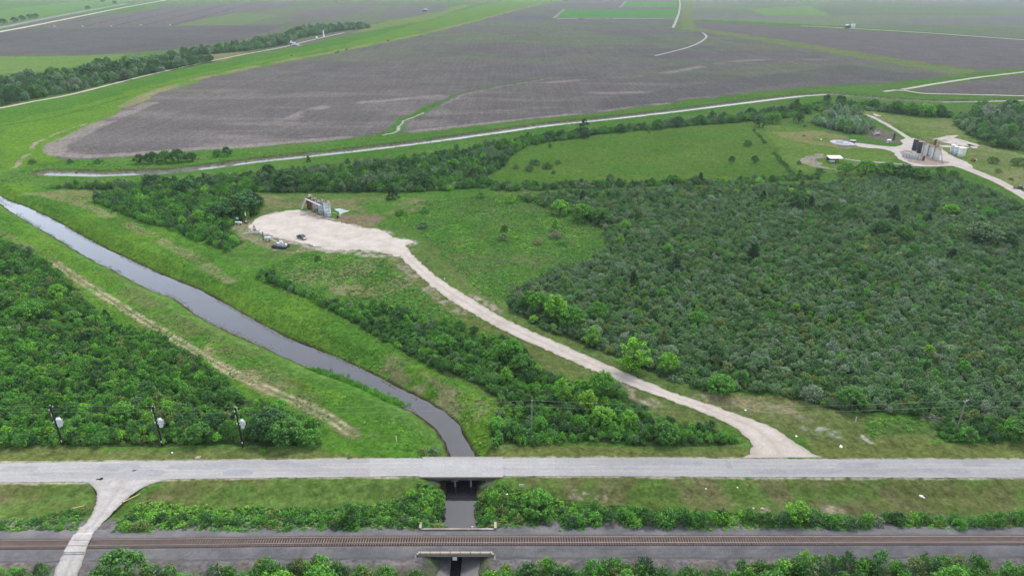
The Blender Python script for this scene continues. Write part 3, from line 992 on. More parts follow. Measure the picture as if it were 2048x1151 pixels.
# ------------------------------------------------------------------ water
def strip_mesh(name, L, R, z, mat, kind='structure', nsub=1, wear=None):
    """a sheet between two edges that carry the same number of points; z a number or a function"""
    n = len(L)
    vs, fs = [], []
    for a, b in zip(L, R):
        for k in range(nsub + 1):
            t = k / nsub
            x, y = a[0] * (1 - t) + b[0] * t, a[1] * (1 - t) + b[1] * t
            vs.append((x, y, z(x, y) if callable(z) else z))
    w = nsub + 1
    for i in range(n - 1):
        for k in range(nsub):
            fs.append((i * w + k, i * w + k + 1, (i + 1) * w + k + 1, (i + 1) * w + k))
    o = MB().add(vs, fs).build(name, mat)
    if wear:
        at = o.data.attributes.new('wear', 'FLOAT', 'POINT')
        at.data.foreach_set('value', np.array([wear(k / nsub) for _ in range(n) for k in range(nsub + 1)], np.float32))
    if vs and (Vector(vs[fs[0][1]]) - Vector(vs[fs[0][0]])).cross(Vector(vs[fs[0][2]]) - Vector(vs[fs[0][1]])).z < 0:
        o.data.flip_normals()
    return tag(o, kind=kind) if kind else o


a, b = offset(CREEK, HW1 + 1.5)
strip_mesh('water', a, b, WZ1, M['water'])
a, b = offset(CANAL, HW2 + 1.2)
strip_mesh('water', a, b, WZ2, M['water_canal'])


# ------------------------------------------------------------------ roads, paths, pads
def rough_poly(px, step, jit, seed, world=False):
    P = px if world else GP(px)
    return resample(list(P) + [P[0]], step, jit, seed)[:-1]


def wear_track(t):
    """crushed stone: pale wheel tracks, a duller crown and edges"""
    e = abs(t - 0.5) * 2
    return 0.42 * math.exp(-(e / 0.16) ** 2) + 0.75 * max(0.0, (e - 0.72) / 0.28)


def wear_road(t):
    """two lanes with darker wheel paths, dusty edges"""
    w = sum(math.exp(-((t - c) / 0.045) ** 2) for c in (0.16, 0.38, 0.62, 0.84))
    return min(0.85, 0.30 * w)


def flat_poly(name, poly, z, mat):
    tri = tessellate_polygon([[Vector((p[0], p[1], 0)) for p in poly]])
    o = MB().add([(p[0], p[1], z) for p in poly], [tuple(t) for t in tri]).build(name, mat)
    if o.data.polygons[0].normal.z < 0:
        o.data.flip_normals()
    return tag(o, kind='structure')


BX0, BX1 = G(843, 933)[0], G(1006, 933)[0]
T = resample(GP(ROAD_T), 1.5)
B = resample(GP(ROAD_B), 1.5)
NR = 420
T2, B2 = poly_param(T, NR), poly_param(B, NR)
rj = np.random.RandomState(5)
Tj = T2 + np.c_[np.zeros(NR), rj.uniform(-0.12, 0.12, NR)]
Bj = B2 + np.c_[np.zeros(NR), rj.uniform(-0.12, 0.12, NR)]
iL = [i for i in range(NR) if max(T2[i, 0], B2[i, 0]) < BX0]
iR = [i for i in range(NR) if min(T2[i, 0], B2[i, 0]) > BX1]
yT = float(np.interp(-11, T2[:, 0], T2[:, 1]))
yB = float(np.interp(-11, B2[:, 0], B2[:, 1]))
TLp = [tuple(Tj[i]) for i in iL] + [(BX0, yT)]
BLp = [tuple(Bj[i]) for i in iL] + [(BX0, yB)]
TRp = [(BX1, yT)] + [tuple(Tj[i]) for i in iR]
BRp = [(BX1, yB)] + [tuple(Bj[i]) for i in iR]
xa, xb = G(742, 935)[0], G(1108, 935)[0]


def seg(L, R, lo, hi):
    k = [i for i in range(len(L)) if lo <= (L[i][0] + R[i][0]) / 2 <= hi]
    return [L[i] for i in k], [R[i] for i in k]


RZ = 0.05
strip_mesh('road', *seg(TLp, BLp, -1e9, xa), RZ, M['asphalt'], nsub=16, wear=wear_road)
l1 = seg(TLp, BLp, xa - 0.8, BX0 + 1)
strip_mesh('road', *l1, RZ + 0.004, M['concrete_deck'], nsub=16, wear=wear_road)
l2 = seg(TRp, BRp, BX1 - 1, xb + 0.8)
strip_mesh('road', *l2, RZ + 0.004, M['concrete_deck'], nsub=16, wear=wear_road)
strip_mesh('road', *seg(TRp, BRp, xb, 1e9), RZ, M['asphalt'], nsub=16, wear=wear_road)
# darker repair patches and a joint in the asphalt
rpt = random.Random(14)
for px, off_, L_, W_ in ((235, 1.2, 9, 2.2), (300, -1.0, 7, 2.0), (395, 0.9, 14, 1.6), (480, -1.3, 6, 1.8), (590, 1.0, 10, 1.2), (1460, 1.1, 1.0, 3.0), (1262, -0.6, 3.5, 0.7), (1340, 1.3, 16, 1.0), (1590, -1.2, 20, 1.3), (1720, 0.9, 9, 1.6), (1880, -0.9, 12, 1.5), (1960, 1.4, 6, 1.2), (120, -0.9, 10, 1.3), (40, 1.2, 8, 1.5)):
    x = G(px, 936)[0]
    ym = (float(np.interp(x, T2[:, 0], T2[:, 1])) + float(np.interp(x, B2[:, 0], B2[:, 1]))) / 2 + off_
    flat_poly('road_patch', rough_poly([(x - L_ / 2, ym - W_ / 2), (x + L_ / 2, ym - W_ / 2), (x + L_ / 2, ym + W_ / 2), (x - L_ / 2, ym + W_ / 2)], 0.8, 0.14, px, True), RZ + 0.008, M['patch'])
# worn centre dashes, barely visible
mk = MB()
for px in (250, 340, 430, 540, 655, 720, 1190, 1300, 1420, 1540, 1660, 1780, 1900):
    x = G(px, 936)[0]
    ym = (float(np.interp(x, T2[:, 0], T2[:, 1])) + float(np.interp(x, B2[:, 0], B2[:, 1]))) / 2 + 0.2
    mk.add([(x - 1.3, ym - 0.07, RZ + 0.012), (x + 1.3, ym - 0.07, RZ + 0.012), (x + 1.3, ym + 0.07, RZ + 0.012), (x - 1.3, ym + 0.07, RZ + 0.012)], [(0, 1, 2, 3)])
tag(mk.build('road_marking', M['road_yellow']), kind='structure')

# gravel lease road and its pad
leaseL = [(1478, 915), (1500, 907), (1505, 896), (1498, 880), (1478, 862), (1440, 840), (1348, 802), (1230, 759), (1070, 690), (1000, 657), (920, 612), (870, 577), (830, 542), (798, 511)]
leaseR = [(1646, 915), (1622, 905), (1600, 890), (1575, 875), (1545, 855), (1490, 832), (1362, 790), (1280, 757), (1112, 683), (1010, 637), (945, 598), (895, 567), (852, 535), (815, 498)]
LL = poly_param(resample(GP(leaseL), 2.0), 150)
LR = poly_param(resample(GP(leaseR), 2.0), 150)
jj = np.random.RandomState(9)
LL = LL + jj.uniform(-0.42, 0.42, LL.shape)
LR = LR + jj.uniform(-0.42, 0.42, LR.shape)
strip_mesh('path', [tuple(p) for p in LL], [tuple(p) for p in LR], 0.028, M['gravel'], nsub=10, wear=wear_track)
flat_poly('gravel_pad', rough_poly(PAD, 1.1, 0.75, 21), 0.02, M['gravel'])
# gravel turning off the near side of the road, over the railway
xroadL = [(165, 960), (186, 972), (194, 990), (190, 1012), (176, 1040), (158, 1060)]
xroadR = [(338, 957), (300, 968), (270, 984), (246, 1004), (214, 1036), (190, 1062)]
XL = poly_param(resample(GP(xroadL), 1.0), 50) + jj.uniform(-0.15, 0.15, (50, 2))
XR = poly_param(resample(GP(xroadR), 1.0), 50) + jj.uniform(-0.15, 0.15, (50, 2))
XL[0, 1] += 0.8
XR[0, 1] += 0.8
strip_mesh('path', [tuple(p) for p in XL], [tuple(p) for p in XR], 0.035, M['gravel_grey'], nsub=8, wear=wear_track)
def ribbon(px, w, z, mat, step=4.0, jit=0.25, seed=1, name='path'):
    c = resample(GP(px), step)
    a, b = offset(c, w)
    r = np.random.RandomState(seed)
    a = [tuple(np.array(p) + r.uniform(-jit, jit, 2)) for p in a]
    b = [tuple(np.array(p) + r.uniform(-jit, jit, 2)) for p in b]
    return strip_mesh(name, a, b, z, mat, nsub=6, wear=wear_track)


ribbon([(-120, 240), (0, 217), (70, 203), (140, 190), (220, 170), (320, 145), (430, 121), (500, 107), (560, 96), (630, 79), (688, 66)], 2.1, 0.25, M['gravel'], 10, 0.4, 2)
ribbon([(-120, 87), (0, 64), (60, 53), (160, 33), (250, 15), (330, 1), (380, -8)], 7.0, 0.3, M['gravel'], 40, 0.8, 3)
ribbon([(2300, 112), (2060, 143), (1960, 155), (1860, 170), (1805, 180)], 3.0, 0.30, M['gravel'], 10, 0.5, 4)
ribbon([(2300, 196), (2060, 192.5), (1900, 189), (1840, 187), (1812, 182), (1790, 181), (1768, 184)], 2.6, 0.32, M['gravel'], 8, 0.5, 5)
ribbon([(1600, 52.5), (1640, 54), (1720, 58.5), (1850, 66), (2060, 81), (2300, 97)], 5.0, 0.30, M['gravel'], 20, 0.8, 6)
ribbon([(1358, -6), (1360, 8), (1358, 25), (1352, 42), (1346, 56)], 3.0, 0.30, M['gravel_grey'], 20, 0.6, 7)
ribbon([(1405, 66), (1413, 74), (1398, 86), (1370, 97), (1310, 112)], 2.2, 0.26, M['gravel_grey'], 12, 0.6, 8)
# right-hand lease: drive, loop round the tanks, spur road
ribbon([(2300, 545), (2120, 436), (2060, 398), (2027, 379), (1991, 360), (1957, 346), (1925, 334), (1890, 325)], 3.3, 0.03, M['gravel'], 4, 0.4, 10)
ribbon([(1708, 226), (1735, 230), (1770, 247), (1795, 262), (1822, 279)], 1.8, 0.03, M['gravel'], 5, 0.5, 12)
flat_poly('gravel_pad', rough_poly([(1765, 292), (1790, 293), (1806, 288), (1802, 280), (1825, 276), (1850, 284), (1880, 296), (1905, 312), (1935, 325), (1945, 336), (1915, 330), (1880, 332), (1840, 333), (1815, 326), (1795, 316), (1785, 304), (1760, 297), (1735, 296), (1715, 292), (1712, 286), (1740, 289)], 2.2, 0.5, 31), 0.034, M['gravel'])
ribbon([(1905, 331), (1840, 332), (1780, 326), (1720, 322), (1690, 318)], 1.3, 0.026, M['gravel_grey'], 5, 0.5, 13)
for k, P in enumerate(([(1862, 279), (1890, 274), (1925, 280), (1960, 291), (1930, 292), (1890, 285)], [(1885, 273), (1915, 270), (1905, 276)], [(1935, 288), (1958, 293), (1945, 296)], [(1880, 290), (1935, 294), (1930, 297), (1880, 293)], [(1745, 226), (1762, 232), (1752, 233)])):
    flat_poly('bare_patch', rough_poly(P, 2.0, 0.9, 40 + k), 0.02, M['gravel'])

# ------------------------------------------------------------------ railway
bal = []
for (x, y), (nx, ny) in zip(RAIL, np.gradient(np.array(RAIL), axis=0)):
    L = math.hypot(nx, ny)
    bal.append((x, y, -ny / L, nx / L))
BRX0, BRX1 = G(834, 1103, 0.3)[0], G(988, 1103, 0.3)[0]
vs, fs = [], []
prof = [(-5.6, -0.75), (-3.9, 0.06), (-1.75, 0.36), (1.75, 0.36), (3.9, 0.06), (5.6, -0.75)]
for i, (x, y, ax, ay) in enumerate(bal):
    r = random.Random(i)
    on_span = BRX0 - 0.2 < x < BRX1 + 0.2
    for k, (o, z) in enumerate(prof):
        if on_span:
            vs.append((x + ax * max(-2.95, min(2.85, o)), y + ay * max(-2.95, min(2.85, o)), max(z, 0.16)))
            continue
        o2 = o + (r.uniform(-0.25, 0.25) if k in (0, 1, 4, 5) else 0)
        vs.append((x + ax * o2, y + ay * o2, z))
for i in range(len(bal) - 1):
    for k in range(5):
        fs.append((i * 6 + k, i * 6 + k + 1, i * 6 + 7 + k, i * 6 + 6 + k))
o = MB().add(vs, fs).build('ballast', M['ballast'])
if o.data.polygons[0].normal.z < 0:
    o.data.flip_normals()
tag(o, kind='structure')

track = thing('railway_track', 'single rusty railway track on dark ballast running across the scene below the road', 'railway track', (RAIL[len(RAIL) // 2][0], RAIL[len(RAIL) // 2][1], 0.36))
TLOC = Vector(track.location)
inner = MB()
a, b = offset(RAIL, 1.32)
inner.add([(p[0] - TLOC.x, p[1] - TLOC.y, 0.105) for p in a] + [(p[0] - TLOC.x, p[1] - TLOC.y, 0.105) for p in b], [(i, i + len(a), i + 1 + len(a), i + 1) for i in range(len(a) - 1)])
o = inner.build('stained_bed', M['ballast_rust'], track)
if o.data.polygons[0].normal.z < 0:
    o.data.flip_normals()
for s in (0.7525, -0.7525):
    pts = offset(RAIL, abs(s))[0 if s > 0 else 1]
    vs, fs = [], []
    rp = [(-0.07, 0.12), (-0.07, 0.15), (-0.02, 0.17), (-0.036, 0.25), (-0.036, 0.29), (0.036, 0.29), (0.036, 0.25), (0.02, 0.17), (0.07, 0.15), (0.07, 0.12)]
    for i, (x, y) in enumerate(pts):
        ax, ay = bal[i][2], bal[i][3]
        for q, z in rp:
            vs.append((x + ax * q - TLOC.x, y + ay * q - TLOC.y, z))
    n = len(rp)
    for i in range(len(pts) - 1):
        for k in range(n - 1):
            fs.append((i * n + k, i * n + k + 1, i * n + n + k + 1, i * n + n + k))
    MB().add(vs, fs).build('rail', M['rail'], track)
# sleepers: those nearest the bridge one by one, the rest of the line as one part
tie_me = MB().box((0, 0, 0.07), (0.23, 2.6, 0.16), bev=0.015).mesh('sleeper', M['tie'])
pr = np.array(RAIL)
sl = np.r_[0, np.cumsum(np.hypot(*np.diff(pr, axis=0).T))]
tt = np.arange(1.0, sl[-1] - 1, 0.52)
tx, ty = np.interp(tt, sl, pr[:, 0]), np.interp(tt, sl, pr[:, 1])
order = np.argsort(np.abs(tx + 5))
rest = MB()
rr = random.Random(3)
tcross = G(158, 1090)[0]
for j, i in enumerate(order):
    ang = math.atan2(np.interp(tt[i] + 0.5, sl, pr[:, 1]) - ty[i], np.interp(tt[i] + 0.5, sl, pr[:, 0]) - tx[i]) + rr.uniform(-0.03, 0.03)
    if j < 100:
        s_ = link_mesh('sleeper', tie_me, track, (tx[i] - TLOC.x, ty[i] - TLOC.y, rr.uniform(-0.02, 0.02)))
        s_.rotation_euler = (0, 0, ang)
    elif abs(tx[i] - tcross) > 2.2:
        rest.box((tx[i] - TLOC.x, ty[i] - TLOC.y, 0.07 + rr.uniform(-0.02, 0.02)), (0.23, 2.6, 0.16), ang)
tag(rest.build('sleepers', M['tie'], track), kind='stuff')
# level crossing: panels between and beside the rails, the gravel carried up over the ballast
(xa0, ya0), (xb0, _) = G(156, 1060), G(191, 1060)
(xa1, ya1), (xb1, _) = G(132, 1102), G(173, 1102)


def cross_x(y):
    t = (ya0 - y) / (ya0 - ya1)
    return xa0 + (xa1 - xa0) * t, xb0 + (xb1 - xb0) * t


def ballast_z(x, y):
    d_ = abs(y - float(np.interp(x, pr[:, 0], pr[:, 1])))
    return float(np.interp(d_, [1.75, 3.9, 5.6], [0.36, 0.06, -0.75]))


yc = float(np.interp(tcross, pr[:, 0], pr[:, 1]))
cr = thing('level_crossing', 'worn pale crossing panels where the gravel track crosses the rails', 'level crossing', (tcross, yc, 0.36))
for (y0, y1, nm) in ((-0.66, 0.66, 'centre_panel'), (0.84, 2.3, 'outer_panel'), (-2.3, -0.84, 'outer_panel')):
    (l0, r0), (l1, r1) = cross_x(yc + y0), cross_x(yc + y1)
    MB().slab([(l0 - tcross, y0), (r0 - tcross, y0), (r1 - tcross, y1), (l1 - tcross, y1)], 0.0, 0.29).build(nm, M['gravel_grey'], cr)
for (ya, yb) in ((yc + 2.25, ya0 + 1.0), (ya1 - 1.0, yc - 2.25)):
    nq = 16
    ys = [ya + (yb - ya) * k / nq for k in range(nq + 1)]
    Lp = [(cross_x(q)[0] + jj.uniform(-.15, .15), q) for q in ys]
    Rp = [(cross_x(q)[1] + jj.uniform(-.15, .15), q) for q in ys]
    strip_mesh('path', Lp, Rp, lambda x, y: max(ballast_z(x, y) + 0.05 + 0.22 * float(smooth(3.2, 2.2, abs(y - yc))), 0.055), M['gravel_grey'], nsub=8, wear=wear_track)

x2L = [(132, 1102), (118, 1122), (104, 1151), (92, 1190), (80, 1235)]
x2R = [(172, 1102), (166, 1122), (150, 1151), (136, 1190), (124, 1235)]
XL = poly_param(resample(GP(x2L), 1.0), 26) + jj.uniform(-0.15, 0.15, (26, 2))
XR = poly_param(resample(GP(x2R), 1.0), 26) + jj.uniform(-0.15, 0.15, (26, 2))
strip_mesh('path', [tuple(p) for p in XL], [tuple(p) for p in XR], lambda x, y: max(ballast_z(x, y) + 0.07, 0.05 - 0.95 * float(smooth(97.5, 92, y))), M['gravel_grey'], nsub=8, wear=wear_track)


# ------------------------------------------------------------------ road bridge
br = thing('road_bridge', 'low concrete road bridge on dark piles over the creek', 'bridge', ((BX0 + BX1) / 2, (yT + yB) / 2, 0))
w2, d2 = (BX1 - BX0) / 2, (yT - yB) / 2
MB().box((0, 0, -0.12), (2 * w2, 2 * d2 + 0.5, 0.36)).build('deck', M['concrete_deck'], br)
for s in (-1, 1):
    MB().box((0, s * (d2 + 0.40), -0.06), (2 * w2 + 0.6, 0.22, 0.34)).build('kerb', M['concrete_tan'], br)
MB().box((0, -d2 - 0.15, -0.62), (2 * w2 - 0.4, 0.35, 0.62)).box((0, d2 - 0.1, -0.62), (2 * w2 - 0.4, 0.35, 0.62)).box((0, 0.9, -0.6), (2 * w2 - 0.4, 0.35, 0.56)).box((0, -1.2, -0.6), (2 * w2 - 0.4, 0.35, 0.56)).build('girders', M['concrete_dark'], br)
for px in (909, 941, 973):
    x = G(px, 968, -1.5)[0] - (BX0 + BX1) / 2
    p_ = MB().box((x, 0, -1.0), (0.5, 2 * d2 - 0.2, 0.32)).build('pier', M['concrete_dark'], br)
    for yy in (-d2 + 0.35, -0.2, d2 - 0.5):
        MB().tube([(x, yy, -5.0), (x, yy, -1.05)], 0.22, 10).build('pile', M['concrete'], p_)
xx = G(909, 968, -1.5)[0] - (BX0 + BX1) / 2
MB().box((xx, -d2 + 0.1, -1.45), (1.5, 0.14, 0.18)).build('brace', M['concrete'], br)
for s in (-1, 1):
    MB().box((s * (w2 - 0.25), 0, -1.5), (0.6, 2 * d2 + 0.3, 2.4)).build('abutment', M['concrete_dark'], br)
    wing = MB()
    wing.add([(s * w2, -d2 - 0.62, -0.18), (s * (w2 + 2.2), -d2 - 2.4, -1.1), (s * (w2 + 2.2), -d2 - 2.4, -2.4), (s * w2, -d2 - 0.62, -2.6), (s * (w2 + 0.3), -d2 - 0.35, -0.18), (s * (w2 + 2.5), -d2 - 2.15, -1.1), (s * (w2 + 2.5), -d2 - 2.15, -2.4), (s * (w2 + 0.3), -d2 - 0.35, -2.6)],
             [(0, 1, 2, 3), (7, 6, 5, 4), (0, 4, 5, 1), (1, 5, 6, 2), (2, 6, 7, 3), (3, 7, 4, 0)])
    wing.build('wing_wall', M['concrete'], br)

# ------------------------------------------------------------------ railway bridge
rx0, rx1 = G(834, 1103, 0.3)[0], G(988, 1103, 0.3)[0]
rc = (rx0 + rx1) / 2
rw = (rx1 - rx0) / 2
yr = float(np.interp(rc, pr[:, 0], pr[:, 1]))
rb = thing('railway_bridge', 'short concrete railway bridge with splayed wing walls over the creek', 'bridge', (rc, yr, 0))
yN, yF = -3.15, 3.0                  # near and far faces
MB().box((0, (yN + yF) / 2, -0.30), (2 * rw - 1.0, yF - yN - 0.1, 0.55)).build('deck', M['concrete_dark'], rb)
nb = MB().box((0, yN - 0.2, 0.06), (2 * rw, 0.36, 0.62))
nb.box((0, yN - 0.02, 0.5), (2 * rw - 0.6, 0.5, 0.10))
nb.build('edge_beam', M['concrete_tan'], rb)
MB().box((0.2, yF + 0.2, 0.0), (2 * rw + 0.3, 0.4, 0.80)).build('edge_beam', M['concrete'], rb)
for s, x in ((-1, -rw - 0.1), (1, rw + 0.1)):
    MB().box((x, yF + 0.9, 0.0), (0.5, 1.6, 1.5)).build('parapet_end', M['concrete_tan'], rb)
    aw = MB()
    aw.tube([(x + s * 0.3, yF + 1.8, 0.55), (x + s * 1.9, yF + 2.2, 0.4)], 0.12, 6)
    aw.build('wing_rail', M['rust'], rb)
for k in range(8):
    x = -rw + 0.7 + k * (2 * rw - 1.4) / 7
    MB().tube([(x, yN - 0.3, -0.1), (x, yN - 0.3, 1.05)], 0.045, 6).build('railing_post', M['dark_steel'], rb)
MB().tube([(-rw + 0.7, yN - 0.3, 1.0), (rw - 0.7, yN - 0.3, 1.0)], 0.018, 5).build('railing_cable', M['dark_steel'], rb)
for s in (-1, 1):
    # sloped concrete apron under and in front of the span
    ap = MB()
    o_, i_ = s * (rw - 0.25), s * 1.05
    ap.add([(o_, yF, -0.58), (i_, yF, -2.95), (i_, yN - 7.5, -3.0), (s * 2.2, yN - 7.5, -2.7), (s * (rw - 2.2), yN - 3.1, -1.55), (o_, yN - 1.7, -0.75),
            (o_, yF, -1.2), (i_, yF, -5.2), (i_, yN - 7.5, -5.3), (s * 2.2, yN - 7.5, -4.6), (s * (rw - 2.2), yN - 3.1, -3.2), (o_, yN - 1.7, -2.0)],
           [(0, 1, 2, 3, 4, 5) if s < 0 else (5, 4, 3, 2, 1, 0), (1, 7, 8, 2), (2, 8, 9, 3), (3, 9, 10, 4), (4, 10, 11, 5), (0, 6, 7, 1)])
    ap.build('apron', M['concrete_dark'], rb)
    ww = MB()
    P = [(s * rw, yN - 0.4, 0.35), (s * rw, yN - 1.9, -0.55), (s * (rw - 2.4), yN - 3.5, -1.9), (s * (rw - 4.4), yN - 5.0, -3.2)]
    vs, fs = [], []
    for k, (x, y, z) in enumerate(P):
        ox, oy = (s * 0.34, 0) if k < 2 else (s * 0.25, -0.28)
        vs += [(x, y, z), (x + ox, y + oy, z), (x + ox, y + oy, z - 2.6), (x, y, z - 2.6)]
    for k in range(3):
        for q in range(4):
            j = (q + 1) % 4
            fs.append((k * 4 + q, k * 4 + j, k * 4 + 4 + j, k * 4 + 4 + q))
    fs += [(3, 2, 1, 0), (12, 13, 14, 15)]
    ww.add(vs, fs)
    o = ww.build('wing_wall', M['concrete'], rb)
    bm = bmesh.new()
    bm.from_mesh(o.data)
    bmesh.ops.recalc_face_normals(bm, faces=bm.faces)
    bm.to_mesh(o.data)
    bm.free()
pn = thing('bridge_marker_board', 'small white board hanging below the near beam of the railway bridge', 'sign', (G(910, 1112, -0.5)[0], yr + yN - 0.55, -0.55))
MB().box((0, 0, 0), (0.85, 0.06, 0.85), bev=0.01).build('board', M['white'], pn)
for q in (-0.25, 0.25):
    MB().box((q, 0.02, 0.65), (0.06, 0.05, 0.6)).build('hanger', M['dark_steel'], pn)
pn2 = thing('bridge_gauge_board', 'white gauge board standing behind the far beam of the railway bridge', 'sign', (G(945, 1058, -0.4)[0], yr + yF + 0.75, -0.6))
MB().box((0, 0, 0.35), (0.42, 0.08, 1.5), bev=0.01).build('board', M['white'], pn2)
MB().box((0, 0.08, -0.9), (0.08, 0.08, 2.0)).build('post', M['dark_steel'], pn2)


# ------------------------------------------------------------------ poles and lines
def pole_top(px, pyb, H):
    x, y = G(px, pyb)
    return Vector((x, y, H))


TP = []
for (px, py, word, big) in ((126, 889, 'leftmost of the three', 0.9), (325, 890, 'middle of the three', 0.78), (486, 892, 'rightmost of the three', 0.72)):
    x, y = G(px, py)
    z0 = hz(x, y)
    p = thing('utility_pole', 'black utility pole with a big grey transformer, ' + word, 'utility pole', (x, y, z0), 0, 'black poles carrying transformers')
    MB().tube([(0, 0, -0.5), (0, 0, 11.2)], [0.24, 0.18], 12).build('pole', M['pole_black'], p)
    tr = MB()
    R = big * 0.56
    tr.lathe([(R * 0.7, 0), (R * 0.98, 0.12), (R, 0.2), (R, 2.15), (R * 0.96, 2.25), (R * 0.9, 2.28), (0.02, 2.32)], (0.95, -0.1, 5.5), 18)
    t_ = tr.build('transformer', M['grey_steel'], p)
    fin = MB()
    for k in range(5):
        fin.box((0.95 + R + 0.1, -0.36 + 0.14 * k, 6.9), (0.28, 0.05, 1.1))
    fin.build('cooling_fins', M['grey_steel'], t_)
    bu = MB()
    for k in (-1, 0, 1):
        bu.lathe([(0.05, 0), (0.09, 0.08), (0.05, 0.16), (0.09, 0.24), (0.04, 0.34)], (0.95 + k * 0.25, 0.1 * k - 0.1, 7.8), 8)
    bu.build('bushing', M['white'], t_)
    for zz in (6.5, 7.3):
        MB().box((0.3, -0.05, zz), (0.7, 0.12, 0.12)).build('bracket', M['grey_steel'], p)
    MB().box((-0.3, -0.05, 6.7), (0.25, 0.2, 0.35)).build('switch_box', M['grey_steel'], p)
    MB().box((0, 0, 10.3), (0.12, 1.6, 0.14)).build('crossarm', M['pole_black'], p)
    for yy, zz, xx_ in ((0.0, 11.15, 0.0), (-0.7, 10.4, 0.0), (0.7, 10.4, 0.0)):
        MB().lathe([(0.06, 0), (0.12, 0.08), (0.07, 0.16), (0.12, 0.24), (0.04, 0.34)], (xx_, yy, zz), 8).build('insulator', M['white'], p)
    MB().box((-0.28, -0.1, 8.7), (0.16, 0.16, 0.75), bev=0.02).build('fuse_cutout', M['white'], p)
    MB().box((0.06, -0.2, 1.35), (0.26, 0.05, 0.55)).build('tag_plate', M['white'], p)
    TP.append(Vector((x, y, z0 + 11.3)))
for (px, py, H, word, pale, arm) in ((1063, 872, 10.4, 'thin weathered wooden utility pole standing in the shrubs right of the creek', 0, 0), (1911, 866, 9.6, 'grey wooden utility pole with a white insulator bracket near the right edge', 1, 1)):
    x, y = G(px, py)
    z0 = hz(x, y)
    p = thing('utility_pole', word, 'utility pole', (x, y, z0))
    MB().tube([(0, 0, -0.5), (0, 0, H)], [0.17, 0.12], 12).build('pole', M['pole_grey'], p)
    ins = MB()
    ins.lathe([(0.06, 0), (0.12, 0.08), (0.07, 0.16), (0.12, 0.24), (0.04, 0.34)], (0, 0, H), 8)
    if arm:
        ins.tube([(0.0, 0, H - 0.5), (-0.55, 0, H + 0.05)], 0.08, 6)
        ins.tube([(0.0, 0, H - 0.4), (0.45, 0, H + 0.35)], 0.06, 6)
    ins.build('insulator', M['white'], p)
    TP.append(Vector((x, y, z0 + H + 0.2)))
LP = [TP[0] + Vector((-52, 0.5, 0)), TP[0], TP[1], TP[2], TP[3], TP[4], TP[4] + Vector((60, 0, 0.3))]
spans = ['from beyond the left edge to the first transformer pole', 'between the first and the middle transformer pole', 'between the middle and the last transformer pole', 'crossing the creek to the thin wooden pole', 'between the thin wooden pole and the right-hand grey pole', 'running on past the right-hand grey pole']
for k in range(6):
    for lvl, dz, dy in (('upper', 0.0, 0.0), ('lower', -1.5, -0.3)):
        a, b = LP[k] + Vector((0, dy, dz)), LP[k + 1] + Vector((0, dy, dz))
        L = (b - a).length
        sag = L * L * 0.00016
        pts = [a.lerp(b, t / 24) - Vector((0, 0, 4 * sag * (t / 24) * (1 - t / 24))) for t in range(25)]
        w = MB().tube(pts, 0.017, 5, False).build('power_line', M['wire'])
        tag(w, f'thin grey {lvl} power line {spans[k]}', 'power line', 'power lines beside the road')


